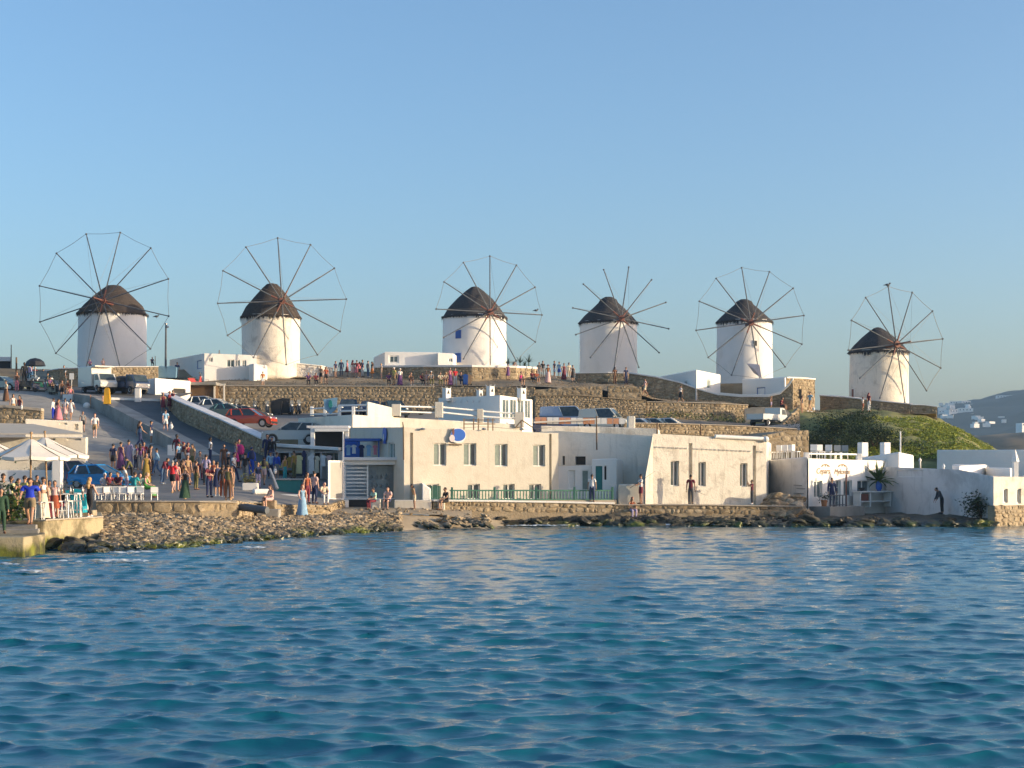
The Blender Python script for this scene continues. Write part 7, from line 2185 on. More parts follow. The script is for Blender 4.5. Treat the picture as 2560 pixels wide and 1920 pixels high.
vehicle('hatch', 252, 93.2, DG(-14), (.005, .22, .52), "bright blue hatchback parked behind the white tables", z=2.18)
vehicle('suv', 205, 97.5, DG(-10), (.05, .06, .12), "dark silver-blue wagon parked behind the bright blue hatchback", z=2.25)
vehicle('suv', 628, 133.5, DG(-12), (.42, .045, .012), "orange-red four-wheel drive in the car park above the parapet", scale=.98)
vehicle('hatch', 548, 143, DG(-12), (.62, .62, .60), "white hatchback behind the orange-red car")
vehicle('hatch', 517, 144.5, DG(-10), (.45, .46, .47), "silver hatchback half hidden behind the white one")
vehicle('sedan', 573, 138.5, DG(-10), (.03, .12, .15), "dark teal car between the white hatchback and the orange-red car")
vehicle('sedan', 618, 139.5, DG(-8), (.10, .10, .10), "grey car directly behind the orange-red car")
vehicle('van', 470, 141.5, DG(-14), (.52, .53, .50), "small silver van beside the white shed", "van", scale=.8)
vehicle('sedan', 508, 147.2, DG(-4), (.02, .02, .02), "long black car under the shelter")
vehicle('suv', 726, 109.2, DG(-170), (.36, .38, .36), "silver-grey car on the white slab roof behind the clothes shop", z=5.16, scale=.95)
vehicle('suv', 872, 145.5, DG(-84), (.01, .025, .06), "leftmost of three dark cars behind the roof rails")
vehicle('sedan', 926, 146, DG(-90), (.02, .015, .04), "middle of three dark cars behind the roof rails", scale=1.05)
vehicle('suv', 985, 144, DG(-70), (.01, .04, .055), "rightmost of three dark cars behind the roof rails")
vehicle('van', 1420, 139, DG(-8), (.30, .38, .50), "long pale blue van behind the coloured board fence", "van", z=7.05)
vehicle('van', 1512, 137.5, DG(-22), (.66, .62, .50), "cream van with its rear to the blue van", "van", z=7.0, scale=.9)
vehicle('sedan', 1372, 134, DG(-12), (.01, .03, .12), "dark blue car nose in front of the blue van")
vehicle('hatch', 1606, 137, DG(-25), (.50, .50, .52), "first small car right of the cream van behind the parapet")
vehicle('hatch', 1645, 138, DG(-25), (.25, .32, .33), "second small car right of the cream van behind the parapet")
vehicle('hatch', 1681, 139, DG(-25), (.55, .55, .55), "third small pale car right of the cream van behind the parapet")
vehicle('sedan', 8, 150, DG(-20), (.30, .36, .33), "pale green-grey car cut by the left edge above the ramp", z=11.1)
vehicle('suv', 100, 153, DG(-60), (.02, .03, .03), "dark car behind the scooters at the top of the ramp")
# trucks with open shapes
def truck(px, Y, rz, label, z=None, box=True, cabcol=(.66, .64, .56), name='box_truck', dark=False):
    x = WX(px, Y); zz = down(x, Y) if z is None else z
    root = bpy.data.objects.new(name, None); COL.objects.link(root); tag(root, label, "truck", "parked vehicles"); root["_local"] = 1
    root.location = (x, Y, zz); root.rotation_euler = (0, 0, rz)
    def part(nm, mb, mat, parent=None, col=None, bev=0.0):
        o = link(nm, mb.mesh(nm, mat), parent or root, loc=(0, 0, 0)); 
        if col: o.color = (*col, 1)
        if bev: m = o.modifiers.new("bevel", 'BEVEL'); m.width = bev; m.segments = 2; m.limit_method = 'ANGLE'
        return o
    mb = MB(); mb.box((0, 0, .5), (4.4, 1.2, .16)); part("chassis", mb, M['black'])
    mb = MB(); mb.extrude_y([(.85, .5), (2.35, .5), (2.38, .95), (2.15, 1.12), (1.72, 1.75), (.85, 1.78)], -.82, .82); part("cab", mb, M['paint'], col=cabcol, bev=.05)
    mb = MB()
    mb.add([(2.17, -.72, 1.14), (2.17, .72, 1.14), (1.76, .66, 1.70), (1.76, -.66, 1.70)], [(0, 1, 2, 3)])
    mb.v = [(v[0] + .02, v[1], v[2] + .01) for v in mb.v]; part("windscreen", mb, M['cglass'])
    for s in (-1, 1):
        mb = MB(); mb.add([(1.15, s * .835, 1.15), (2.02, s * .835, 1.15), (1.68, s * .835, 1.62), (1.15, s * .835, 1.64)], [(0, 1, 2, 3)]); part("side_window", mb, M['cglass'])
        mb = MB(); mb.ell((2.37, s * .6, .8), (.06, .13, .09), 8, 5); part("headlight", mb, M['lamp'])
    if box:
        mb = MB(); mb.box((-.85, 0, 1.55), (3.1, 1.95, 1.85)); b = part("cargo_box", mb, M['paint'], col=(.66, .63, .55), bev=.03)
        mb = MB(); mb.box((1.0, 0, 2.42), (.9, 1.9, .14)); part("roof_fairing", mb, M['paint'], col=(.66, .63, .55), bev=.04)
    else:
        for s in (-1, 1):
            mb = MB(); mb.box((-.85, s * .84, .92), (3.2, .06, .45)); part("bed_side", mb, M['paint'], col=cabcol)
        mb = MB(); mb.box((-2.42, 0, .92), (.06, 1.7, .45)); part("tailgate", mb, M['paint'], col=cabcol)
        mb = MB(); mb.box((-.85, 0, .66), (3.2, 1.7, .06)); part("bed_floor", mb, M['paint'], col=cabcol)
        if dark:
            mb = MB(); mb.lathe([(.9, 0), (1.0, .3), (.75, .62), (.2, .8)], (-.8, 0, .95), 12, jit=lambda t, z: .15 * noise.noise(V((math.cos(t) * 2, math.sin(t) * 2, z * 3))), sx=1.3, sy=.8); part("covered_load", mb, M['black'])
    for a in (-1.45, 1.55):
        for s in (-1, 1):
            mb = MB(); mb.lathe([(.22, -.1), (.36, -.1), (.36, .1), (.22, .1)], (0, 0, 0), 16); mb.v = [(v[0] + a, v[2] + s * .76, v[1] + .36) for v in mb.v]; w = part("wheel", mb, M['tyre'])
            mb = MB(); mb.lathe([(.02, .07 * s), (.20, .11 * s)], (0, 0, 0), 10, cap=False); mb.v = [(v[0] + a, v[2] + s * .76, v[1] + .36) for v in mb.v]; part("rim", mb, M['rim'], w)
    return root
truck(246, 143.5, DG(-52), "cream box truck facing the camera at the top of the road", z=down(WX(246, 143.5), 143.5))
truck(318, 143.0, DG(-40), "dark blue pickup with a covered load beside the box truck", box=False, cabcol=(.03, .05, .10), name='pickup_truck', dark=True)
truck(1920, 144.0, DG(52), "white pickup truck parked against the dark backing wall", box=False, cabcol=(.62, .62, .58), name='pickup_truck', z=7.45)

def scooter(px, Y, rz, col, label, z=None):
    x = WX(px, Y); zz = down(x, Y) if z is None else z
    root = bpy.data.objects.new("scooter", None); COL.objects.link(root); tag(root, label, "scooter", "parked scooters"); root["_local"] = 1
    root.location = (x, Y, zz); root.rotation_euler = (0, 0, rz)
    def part(nm, mb, mat, c=None, smooth=False):
        o = link(nm, mb.mesh(nm, mat, smooth), root, loc=(0, 0, 0)); o.color = (*(c or col), 1); return o
    for a in (-.6, .65):
        mb = MB(); mb.lathe([(.16, -.05), (.25, -.05), (.25, .05), (.16, .05)], (0, 0, 0), 14); mb.v = [(v[0] + a, v[2], v[1] + .25) for v in mb.v]; part("wheel", mb, M['tyre'])
    mb = MB(); mb.extrude_y([(-.85, .45), (-.5, .3), (.25, .25), (.45, .3), (.38, .95), (.28, .95), (.2, .42), (-.15, .42), (-.25, .72), (-.9, .76)], -.17, .17); part("fairing", mb, M['paint'])
    mb = MB(); mb.box((-.5, 0, .80), (.68, .28, .10)); part("seat", mb, M['black'])
    mb = MB(); mb.tube((.36, -.33, 1.06), (.36, .33, 1.06), .02, .02, 6); mb.tube((.65, 0, .25), (.36, 0, 1.06), .035, .035, 6); part("handlebar", mb, M['black'])
    mb = MB(); mb.ell((.46, 0, .92), (.08, .12, .1), 8, 5); part("headlight", mb, M['lamp'])
    mb = MB(); mb.add([(.42, -.2, 1.02), (.42, .2, 1.02), (.25, .16, 1.38), (.25, -.16, 1.38), (.44, -.2, 1.02), (.44, .2, 1.02), (.27, .16, 1.38), (.27, -.16, 1.38)], [(0, 1, 2, 3), (7, 6, 5, 4), (0, 3, 7, 4), (1, 5, 6, 2)]); part("windscreen", mb, M['clear'])
    for s in (-1, 1): mb = MB(); mb.tube((.38, s * .28, 1.08), (.36, s * .36, 1.24), .01, .01, 4); mb.box((.36, s * .37, 1.27), (.03, .12, .08)); part("mirror", mb, M['black'])
    return root
for (px, Y, rz, c, lab) in ((70, 148.5, .3, (.015, .012, .015), "black scooter, left of two at the top of the ramp"), (84, 148.8, -.4, (.06, .015, .03), "dark red scooter, right of two at the top of the ramp"),
    (104, 146.5, .6, (.01, .05, .12), "blue scooter beside the green one"), (112, 148.5, .2, (.02, .14, .09), "green scooter beside the kerb bank"),
    (136, 144.5, -.7, (.02, .02, .02), "black scooter near the white block"), (585, 148.8, 2.6, (.62, .60, .56), "white scooter before the rubble wall, left one"), (597, 148.2, 2.2, (.55, .52, .45), "cream scooter before the rubble wall, right one"),
    (492, 152, .5, (.50, .03, .03), "red and white scooter on the hill path"), (640, 147.0, -1.7, (.02, .03, .06), "navy scooter left of the black bins"), (668, 147.2, -1.4, (.03, .03, .03), "black scooter between the bins and the navy one"),
    (728, 147.6, -1.3, (.02, .03, .05), "dark scooter at the right of the black bins"), (745, 148.2, -1.2, (.015, .02, .03), "last dark scooter right of the black bins"), (1035, 147.5, 0.2, (.03, .03, .04), "dark scooter behind the roof rails")):
    scooter(px, Y, rz, c, lab)
def bin_(px, Y, mat, label, z=None, size=(1.1, .9, 1.2)):
    x = WX(px, Y); zz = down(x, Y) if z is None else z
    t_ = thing("waste_bin", (x, Y, zz), label, "bin", "waste bins"); t_["_local"] = 1
    mb = MB(); w, d, h = size
    mb.add([(-w * .42, -d * .4, .1), (w * .42, -d * .4, .1), (w * .42, d * .4, .1), (-w * .42, d * .4, .1), (-w / 2, -d / 2, h), (w / 2, -d / 2, h), (w / 2, d / 2, h), (-w / 2, d / 2, h)], [(0, 3, 2, 1), (4, 5, 6, 7), (0, 1, 5, 4), (1, 2, 6, 5), (2, 3, 7, 6), (3, 0, 4, 7)])
    link("bin_body", mb.mesh("bin_body", mat), t_, loc=(0, 0, 0))
    mb = MB(); mb.extrude_y([(-w * .52, h), (w * .52, h), (w * .5, h + .08), (0, h + .2), (-w * .5, h + .08)], -d * .52, d * .52); link("lid", mb.mesh("lid", mat), t_, loc=(0, 0, 0))
    for sx in (-1, 1): mb = MB(); mb.tube((sx * w * .4, -.05, .1), (sx * w * .4, .05, .1), .1, .1, 8); link("wheel", mb.mesh("wheel", M['tyre']), t_, loc=(0, 0, 0))
bin_(692, 148.2, M['black'], "left black wheeled bin before the rubble wall"); bin_(710, 148.5, M['black'], "right black wheeled bin before the rubble wall", size=(1.2, .9, 1.35))
bin_(406, 158, M['paleblue'], "left light blue container beside the leftmost mill plinth", z=12.75, size=(1.1, 1, 1.1)); bin_(430, 158, M['paleblue'], "right light blue container beside the leftmost mill plinth", z=12.75, size=(1.1, 1, 1.1))
bin_(1164, 152.5, M['bluewood'], "small blue bin on the wall top", size=(.5, .5, .95)); bin_(1173, 152.6, M['tan'], "small tan bin right of the blue bin", size=(.45, .45, .9))

# ------------------------------------------------------------------ posts, signs, birds, plants
t_ = thing("lamp_post", W(415, 918, 160), "tall dark lamp post right of the leftmost windmill", "lamp post")
mb = MB(); mb.tube(W(414, 935, 160), W(415, 812, 160), .12, .09, 8); obj("mast", mb, M['wood'], t_)
mb = MB(); mb.tube(W(415, 812, 160), W(415, 808, 160), .14, .14, 8); mb.ell(W(419, 817, 159.8), (.14, .14, .11)); obj("lamp_head", mb, M['metal'], t_)
for (x, yt, yb_, Y, r_, lab) in ((28, 862, 925, 171, .06, "thin pole at the corner of the far hut"), (41, 893, 935, 150, .10, "stout wooden post at the top of the ramp"), (388, 890, 950, 161, .04, "thin mast near the blue containers"), (548, 875, 935, 158.4, .05, "signpost before the hill house")):
    t_ = thing("thin_pole", W(x, yb_, Y), lab, "pole"); mb = MB(); mb.tube(W(x, yb_, Y), W(x, yt, Y), r_, r_ * .8, 6); obj("pole", mb, M['brown'], t_)
    if x == 548:
        mb = MB(); mb.box(W(548, 890, 158.3), (.28, .06, .5)); mb.box(W(548, 899, 158.3), (.34, .06, .14)); obj("sign_plate", mb, M['tan'], t_)
t_ = thing("yellow_sign", W(268, 1028, 134), "bright yellow folding sign standing beside the road", "sign"); p = W(268, 1010, 132.3)
t_.location = p
mb = MB(); mb.add([(p.x - .28, p.y - .2, p.z), (p.x + .28, p.y - .2, p.z), (p.x + .24, p.y, p.z + 1.25), (p.x + .1, p.y, p.z + 1.42), (p.x - .1, p.y, p.z + 1.42), (p.x - .24, p.y, p.z + 1.25), (p.x - .28, p.y + .2, p.z), (p.x + .28, p.y + .2, p.z)], [(0, 1, 2, 3, 4, 5), (7, 6, 5, 4, 3, 2), (1, 7, 2), (6, 0, 5)]); obj("board", mb, M['yellow'], t_)
t_ = thing("road_barrier", W(243, 1028, 134), "pale orange tubular frame left of the yellow sign", "barrier"); q = on_ground(226, 1018, 135); q2 = on_ground(257, 1026, 134)
mb = MB(); mb.path([q, q + V((0, 0, 1.1)), q2 + V((0, 0, 1.2)), q2], .045, 6); obj("frame", mb, M['orange'], t_)
t_ = thing("kerb_stone", on_ground(217, 1012, 136), "rounded pale boulder on the bank left of the barrier", "stone"); mb = MB(); mb.ell(on_ground(217, 1010, 136) + V((0, 0, .15)), (.34, .3, .32)); obj("boulder", mb, M['white'], t_, smooth=True)
t_ = thing("concrete_block", on_ground(172, 992, 140), "white painted concrete block on the bank", "block"); q = on_ground(174, 990, 141); mb = MB(); mb.box(q + V((0, 0, .22)), (1.1, .6, .62), DG(-25)); obj("block", mb, M['white'], t_, bevel=.04)
t_ = thing("gate_post", on_ground(345, 1005, 136), "short white gate post before the shed", "post"); q = on_ground(345, 1004, 137); mb = MB(); mb.box(q + V((0, 0, .55)), (.5, .5, 1.2)); obj("post", mb, M['white'], t_, bevel=.05)
t_ = thing("white_kerb", on_ground(305, 1000, 137), "long white kerb beam across the road top", "kerb"); a, b_ = on_ground(278, 1000, 138), on_ground(400, 1004, 138); mb = MB(); mb.bar(a + V((0, 0, .12)), b_ + V((0, 0, .12)), .2); obj("beam", mb, M['wpaint'], t_)
t_ = thing("small_sign", on_ground(179, 960, 150), "small white notice board behind the kerb sitters", "sign"); q = W(179, 950, 149); mb = MB(); mb.box(q + V((0, 0, .35)), (.42, .04, .6)); obj("panel", mb, M['wpaint'], t_); mb = MB(); mb.tube(q - V((0, 0, .9)), q + V((0, .04, .1)), .03, .03, 5); obj("pole", mb, M['metal'], t_)
t_ = thing("white_box", on_ground(430, 1140, 104), "white box standing at the foot of the rampart", "box"); q = on_ground(428, 1138, 105); mb = MB(); mb.box(q + V((0, 0, .35)), (.45, .4, .75)); obj("box_body", mb, M['wpaint'], t_, bevel=.02)
t_ = thing("dark_umbrella", W(90, 915, 149), "large dark folded-over umbrella above the scooters", "umbrella"); c = W(88, 903, 149)
mb = MB(); n = 10
mb.lathe([(1.0, -.45), (.85, -.05), (.5, .2), (.02, .32)], tuple(c), n, jit=lambda t, z: .08 * math.sin(t * 5)); obj("canopy", mb, M['black'], t_); mb = MB(); mb.tube(c + V((0, 0, .3)), c - V((0, 0, 2.0)), .03, .03, 6); obj("pole", mb, M['metal'], t_)
t_ = thing("furled_parasol", W(1890, 945, 168), "tilted red and white parasol on the roof before the fifth windmill", "parasol"); c = W(1888, 925, 165)
mb = MB(); mb.add([c + V((-.9, 0, .7)), c + V((.4, -.3, .55)), c + V((.7, 0, -.9)), c + V((-.1, .3, -.3)), c + V((-.2, -.3, .1))], [(0, 1, 4), (1, 2, 4), (0, 4, 3), (3, 4, 2), (0, 3, 1), (1, 3, 2)]); obj("canopy", mb, M['signpink'], t_)
mb = MB(); mb.tube(c + V((.2, 0, .3)), c + V((.5, 0, -1.9)), .03, .03, 5); obj("pole", mb, M['wpaint'], t_)
def bird(px, py, Y, label, sc_=1.0):
    c = W(px, py, Y); t_ = thing("gull", c, label, "bird", "birds on the sail spokes")
    mb = MB(); mb.ell(c, (.22 * sc_, .10 * sc_, .11 * sc_), 8, 6); mb.ell(c + V((.2 * sc_, 0, .13 * sc_)), (.08 * sc_, .07 * sc_, .07 * sc_), 8, 5); mb.tube(c + V((-.15 * sc_, 0, 0)), c + V((-.38 * sc_, 0, -.05)), .06 * sc_, .02, 5); mb.tube(c + V((.26 * sc_, 0, .13 * sc_)), c + V((.36 * sc_, 0, .11 * sc_)), .02, .005, 4)
    for s in (-.04, .04): mb.tube(c + V((0, s, -.08)), c + V((0, s, -.22 * sc_)), .012, .012, 4)
    obj("body", mb, M['wood'], t_, smooth=True)
bird(391, 791, 160.6, "bird perched on a right-hand spoke of the leftmost windmill"); bird(1340, 776, 168.5, "bird perched on the horizontal spoke of the third windmill"); bird(2219, 712, 159.5, "gull landing on the top spoke of the rightmost windmill", 1.2)
for i, (px, py, s_) in enumerate(((1270, 915, .9), (1300, 912, 1.0), (1322, 914, 1.3), (1312, 918, .8), (1285, 918, .8))):
    c = W(px, py + 4, 165); t_ = thing("yucca", c, "spiky dark plant behind the white rim right of the third windmill, " + ORD[i], "plant", "spiky plants beside the third windmill")
    mb = MB(); r5 = random.Random(i + 50)
    mb.tube(c - V((0, 0, .5)), c + V((0, 0, s_ * .4)), .06, .05, 5)
    for k in range(34):
        a = r5.uniform(0, 6.28); e = r5.uniform(.1, 1.6); L = s_ * r5.uniform(.5, .9); d = V((math.cos(a) * math.sin(e), math.sin(a) * math.sin(e), math.cos(e))); w = V((-math.sin(a), math.cos(a), 0)) * .05; q = c + V((0, 0, s_ * .4))
        mb.add([q - w, q + w, q + d * L + w * .1, q + d * L - w * .1], [(0, 1, 2, 3)])
    obj("foliage", mb, M['leafd'], t_)
# ------------------------------------------------------------------ lower left: cafe
building("cafe_house", "low cream cafe building behind the umbrellas with two shallow windows", "house",
    [(-260, 96.2), (214, 97.5), (220, 102), (-260, 102)], 2.0, [5.35, 5.35, 5.5, 5.5], {0: [(122, 1091, 139, 1101, .2, 'win'), (167, 1087, 203, 1101, .2, 'win')]}, M['creamlite'], bevel=.06)
building("roof_block", "plain white block with a small slot behind the cafe roof", "house",
    [(64, 103.5), (205, 104.5), (206, 106.2), (64, 106.2)], 4.5, [6.75, 6.6, 6.7, 6.8], {0: [(148, 1057, 168, 1062, .1, 'niche'), (186, 1060, 196, 1075, .15, 'niche')]}, M['creamlite'], bevel=.05)
t_ = thing("long_awning", W(100, 1080, 95), "long flat beige awning sloping over the cafe building", "awning")
mb = MB(); mb.add([W(-260, 1086, 94.5), W(216, 1086, 95.2), W(216, 1084, 95.2), W(-260, 1083, 94.5), W(-260, 1052, 100.5), W(84, 1062, 100.5), W(84, 1060, 100.5), W(-260, 1050, 100.5)], [(0, 1, 2, 3), (3, 2, 6, 7), (1, 5, 6, 2), (0, 4, 5, 1), (0, 3, 7, 4), (4, 7, 6, 5)]); obj("canvas", mb, M['beige'], t_)
def umbrella(apex, Y, rim_py, xl, xr, label, pole_px, pole_py, mat='canvas', n=8):
    a = W(apex[0], apex[1], Y); zr = ZP(rim_py, Y); r = (WX(xr, Y) - WX(xl, Y)) / 2; cx = (WX(xr, Y) + WX(xl, Y)) / 2
    g = down(cx, Y)
    t_ = thing("cafe_umbrella", (cx, Y, g), label, "umbrella", "white cafe umbrellas")
    for k in range(n):
        t0, t1 = 2 * math.pi * (k + .03) / n + .3, 2 * math.pi * (k + .97) / n + .3
        mb = MB(); rows = []
        for q in (0.06, .35, .7, 1.0):
            z = a.z + (zr - a.z) * q ** .92 - .05 * math.sin(q * math.pi)
            rows.append([V((a.x + (cx - a.x) * q + math.cos(t) * r * q, Y + math.sin(t) * r * q, z - (.05 * math.sin((t - t0) / (t1 - t0) * math.pi) * q))) for t in (t0, (t0 + t1) / 2, t1)])
        rows.append([v + V((0, 0, -.14)) for v in rows[-1]])
        for i in range(len(rows) - 1):
            for j in range(2): mb.add([rows[i][j], rows[i + 1][j], rows[i + 1][j + 1], rows[i][j + 1]], [(0, 1, 2, 3)])
        obj("canopy_panel", mb, M[mat], t_)
    mb = MB(); mb.tube((cx, Y, g), (a.x, Y, a.z + .18), .045, .04, 8); mb.ell((a.x, Y, a.z + .2), (.07, .07, .07)); obj("pole", mb, M['tan'], t_)
    for k in range(n):
        t0 = 2 * math.pi * k / n + .3
        mb = MB(); mb.tube((a.x, Y, a.z - .1), (cx + math.cos(t0) * r, Y + math.sin(t0) * r, zr), .015, .012, 4); obj("rib", mb, M['brown'], t_)
umbrella((78, 1094), 68.5, 1142, -22, 172, "nearer large white cafe umbrella above the bar tables", 77, 1290)
umbrella((112, 1090), 77, 1138, 20, 219, "farther white cafe umbrella overlapping the nearer one", 112, 1240)
umbrella((-40, 1088), 74, 1136, -150, 60, "white cafe umbrella cut by the left edge", 0, 1240)
t_ = thing("white_pillar", W(140, 1200, 82), "square white pillar beside the bright blue car", "pillar"); mb = MB(); pxbox(mb, 129, 152, 84, 1150, 1232, .5); obj("pillar_body", mb, M['white'], t_, bevel=.04)
t_ = thing("planter_wall", W(90, 1200, 84), "low white wall under the umbrellas", "wall"); mb = MB(); pxbox(mb, -120, 130, 84.5, 1176, 1232, .4); obj("wall_body", mb, M['white'], t_, bevel=.05)
bush("potted_plant", (22, 1300, 62.9), 26, (.62, .45, 1.35), M['leaf'], "large leafy plant with big pale-spotted leaves beside the steps", "plant", 61, leaf=.17, n_l=900)
bush("hedge", (60, 1228, 90), 30, (2.4, .6, 1.0), M['leafd'], "dark hedge behind the low cafe wall", "hedge", 62, leaf=.12, n_l=2200)
def table(px, py, Y, w, h, rz, label, group, z=None):
    p = on_ground(px, py, Y)
    t_ = thing("bar_table", p, label, "table", group); t_["_local"] = 1; t_.rotation_euler = (0, 0, rz)
    mb = MB(); mb.box((0, 0, h), (w, w * .8, .05)); link("table_top", mb.mesh("table_top", M['wpaint']), t_, loc=(0, 0, 0))
    for sx in (-1, 1):
        for sy in (-1, 1):
            mb = MB(); mb.tube((sx * w * .48, sy * w * .38, 0), (sx * w * .38, sy * w * .3, h), .03, .03, 5); link("leg", mb.mesh("leg", M['wpaint']), t_, loc=(0, 0, 0))
    mb = MB(); mb.bar((-w * .46, -w * .36, h * .3), (w * .46, -w * .36, h * .3), .04); mb.bar((-w * .46, w * .36, h * .3), (w * .46, w * .36, h * .3), .04); link("stretcher", mb.mesh("stretcher", M['wpaint']), t_, loc=(0, 0, 0))
    return p
table(152, 1294, 64.3, .8, 1.02, .1, "left white bar table on the pier terrace", "bar tables"); table(182, 1293, 64.8, .62, 1.02, -.1, "middle white bar table on the pier terrace", "bar tables"); table(205, 1290, 66, .7, 1.02, .05, "right white bar table near the pier corner", "bar tables")
for i, (px, Y) in enumerate(((96, 64.0), (122, 64.2), (142, 66.5), (168, 67.0), (192, 67.5))):
    p = WZ(px, 1.17, Y); t_ = thing("bar_stool", p, "white bar stool on the pier terrace, " + ORD[i], "stool", "white bar stools"); t_["_local"] = 1; t_.rotation_euler = (0, 0, i * .4)
    mb = MB(); mb.box((0, 0, .72), (.34, .34, .04)); link("seat", mb.mesh("seat", M['wpaint']), t_, loc=(0, 0, 0))
    for sx in (-1, 1):
        for sy in (-1, 1):
            mb = MB(); mb.tube((sx * .2, sy * .2, 0), (sx * .14, sy * .14, .72), .02, .02, 5); link("leg", mb.mesh("leg", M['wpaint']), t_, loc=(0, 0, 0))
for i, (px, Y) in enumerate(((146, 64.2), (154, 64.4), (176, 64.8), (182, 64.9), (206, 66.0))):
    p = WZ(px, 2.22, Y); mb = MB(); mb.lathe([(.05, 0), (.05, .14), (.045, .2), (.018, .27), (.018, .33)], tuple(p), 8); tag(obj("bottle", mb, M['glass'] if i % 2 else M['metal'], smooth=True), "small bottle on the white bar tables, " + ORD[i], "bottle", "bottles on the bar tables")
# turquoise arched seat
t_ = thing("turquoise_seat", W(190, 1262, 70.5), "large turquoise arched wooden seat behind the bar tables", "seat")
c = WZ(188, 1.17, 70.5); mb = MB(); pts = [(-.50, .32), (.52, .0), (.54, .62), (.46, .84), (.28, .98), (0, 1.03), (-.3, .98), (-.5, .95)]
mb.extrude_y([(c.x + x, c.z + z + .18) for x, z in pts], 70.4, 70.5); obj("arched_back", mb, M['turq'], t_, bevel=.02)
mb = MB(); mb.box((c.x + .3, 70.0, c.z + .30), (.62, .8, .3)); obj("seat_base", mb, M['turq'], t_, bevel=.02)
t_ = thing("rock_seat", WZ(200, 1.17, 71), "cream stone block supporting the turquoise seat", "block"); mb = MB(); mb.box((c.x + .25, 70.9, c.z + .1), (1.1, .7, .3)); obj("block_body", mb, M['sand'], t_, bevel=.04)
# white chairs and low tables along the promenade wall
for i, px in enumerate((246, 270, 288, 306, 330, 348, 386)):
    chair(px, 1255, 78.9, 0.2 + .3 * math.sin(i * 2.1), M['wpaint'], "white chair on the promenade wall, " + ORD[i], "white promenade chairs", z=1.74).scale = (.85, .85, .72)
for i, px in enumerate((258, 297, 340)):
    p = WZ(px, 1.72, 79.6); t_ = thing("low_table", p, "low white table between the promenade chairs, " + ORD[i], "table", "low white tables"); t_["_local"] = 1
    mb = MB(); mb.box((0, 0, .7), (.7, .6, .05)); link("table_top", mb.mesh("table_top", M['wpaint']), t_, loc=(0, 0, 0))
    for sx in (-1, 1):
        for sy in (-1, 1):
            mb = MB(); mb.tube((sx * .3, sy * .25, 0), (sx * .3, sy * .25, .7), .025, .025, 5); link("leg", mb.mesh("leg", M['wpaint']), t_, loc=(0, 0, 0))
t_ = thing("log", W(625, 1275, 80), "grey driftwood log lying above the rubble shore", "log"); a, b_ = W(584, 1268, 79.5), W(668, 1276, 78.5)
mb = MB(); mb.path([a, a.lerp(b_, .4) + V((0, 0, .05)), b_], [.16, .2, .19], 10); obj("trunk", mb, M['wood'], t_)
mb = MB(); mb.ell(W(556, 1264, 79), (.38, .3, .22)); tag(obj("pale_boulder", mb, M['rubble'], smooth=True), "pale flat boulder at the left end of the driftwood log", "stone")
# planter by the plaza
t_ = thing("flower_planter", W(625, 1222, 90), "white planter with dry shrub at the edge of the plaza", "planter"); q = on_ground(626, 1226, 90)
mb = MB(); mb.box(q + V((0, 0, .22)), (.9, .5, .45)); obj("trough", mb, M['white'], t_, bevel=.04)
mb = MB(); r5 = random.Random(8)
for k in range(260):
    p = q + V((r5.gauss(0, .3), r5.gauss(0, .16), .45 + abs(r5.gauss(0, .25)))); a = r5.uniform(0, 6.28); d = V((math.cos(a), math.sin(a), r5.uniform(-.2, 1))) * .14; w = V((-math.sin(a), math.cos(a), .1)) * .05
    mb.add([p - w, p + w, p + d], [(0, 1, 2)])
o = obj("foliage", mb, M['scrub'], t_); o["kind"] = 'stuff'
t_ = thing("white_curved_seat", W(650, 1232, 88), "white rounded seat right of the planter", "seat"); q = on_ground(652, 1236, 88); mb = MB(); mb.box(q + V((0, 0, .16)), (.95, .5, .32), .4); obj("cushion", mb, M['white'], t_, bevel=.12, seg=4)
mb = MB(); mb.box((WX(672, 83.6), 83.65, 1.12), (.8, .55, 1.1)); tag(obj("stone_block", mb, M['rubble'], bevel=.08), "rough stone block under the seated woman in pale pink", "stone")
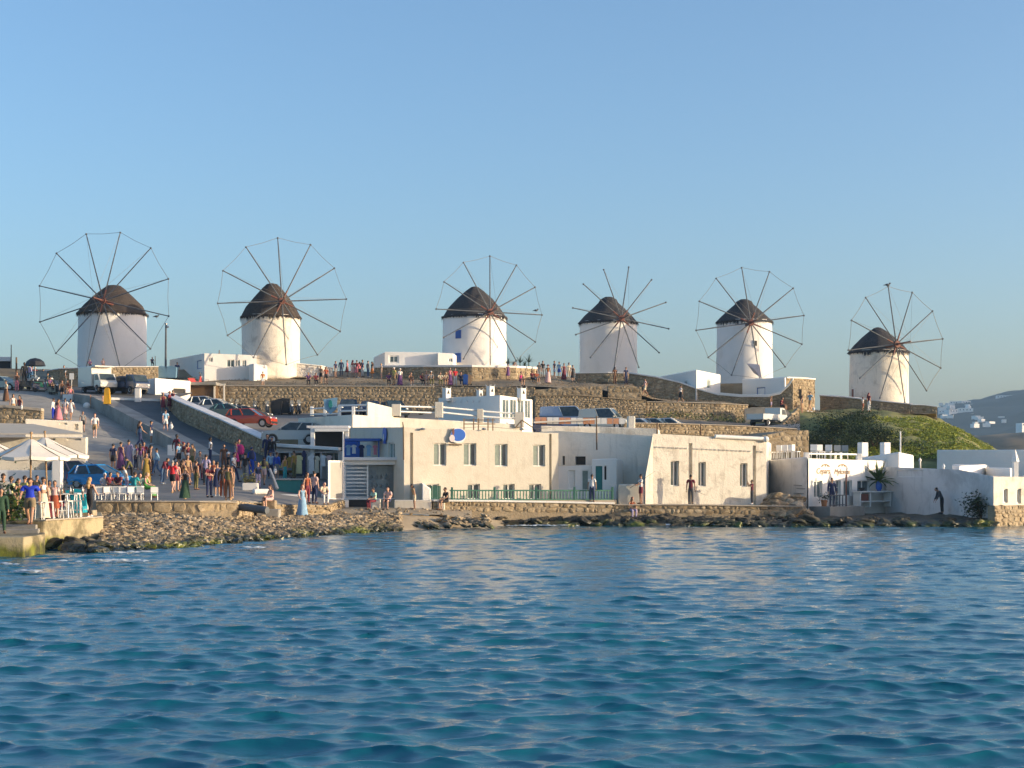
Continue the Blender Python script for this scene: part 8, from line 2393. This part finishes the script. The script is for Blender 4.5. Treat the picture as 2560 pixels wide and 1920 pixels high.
mb = MB(); mb.box((WX(672, 83.0), 83.0, .9), (1.2, .8, .6)); tag(obj("stone_step", mb, M['concrete'], bevel=.06), "worn stone footrest below the seated woman in pale pink", "stone")
# foam where the swell breaks
def foam(px, py, L, seed, label):
    d = Vector((px - HX, F, HY - py)); k = (0.03 - CZ) / d.z; p = V((0, 0, CZ)) + d * k
    r5 = random.Random(seed); mb = MB()
    for _ in range(int(L * 16)):
        u = r5.gauss(0, L / 4); q = p + V((u, 0.25 * math.sin(u * 2.1 + seed) + r5.gauss(0, .07), r5.uniform(0, .05)))
        n_ = 7; w_, d_ = r5.uniform(.08, .34), r5.uniform(.03, .08)
        ring = [q + V((math.cos(6.283 * k / n_) * w_ * r5.uniform(.5, 1.2), math.sin(6.283 * k / n_) * d_ * r5.uniform(.5, 1.3), r5.uniform(-.01, .02))) for k in range(n_)]
        mb.add(ring + [q + V((0, 0, .045))], [(k, (k + 1) % n_, n_) for k in range(n_)])
    o = link("foam", mb.mesh("foam", M['foam'], True)); tag(o, label, "foam", kind='stuff')
foam(285, 1404, 2.4, 1, "white foam of a small breaking wave left of the rubble shore"); foam(8, 1412, .7, 2, "patch of foam against the pier"); foam(62, 1430, .9, 3, "thin foam before the pier landing"); foam(2205, 1312, 2.6, 4, "white splash below the shaded sea wall"); foam(630, 1370, .8, 5, "foam patch off the rubble shore"); foam(320, 1382, 1.2, 6, "foam at the left foot of the rubble shore"); foam(1700, 1313, 5, 7, "thin foam line below the sea rocks"); foam(1350, 1315, 4, 8, "foam line at the left of the sea rocks")

# ------------------------------------------------------------------ haze
if HAZE:
    m = bpy.data.materials.new("haze_air"); m.use_nodes = True; nt = m.node_tree; nt.nodes.clear()
    pv_ = nt.nodes.new("ShaderNodeVolumePrincipled"); pv_.inputs["Color"].default_value = (0.50, 0.74, 1.0, 1); pv_.inputs["Density"].default_value = 0.00014; pv_.inputs["Anisotropy"].default_value = 0.2
    ou = nt.nodes.new("ShaderNodeOutputMaterial"); nt.links.new(pv_.outputs[0], ou.inputs["Volume"])
    mb = MB(); mb.box((0, 1860, 60), (7600, 4300, 125)); o = obj("haze", mb, m); o["kind"] = 'stuff'
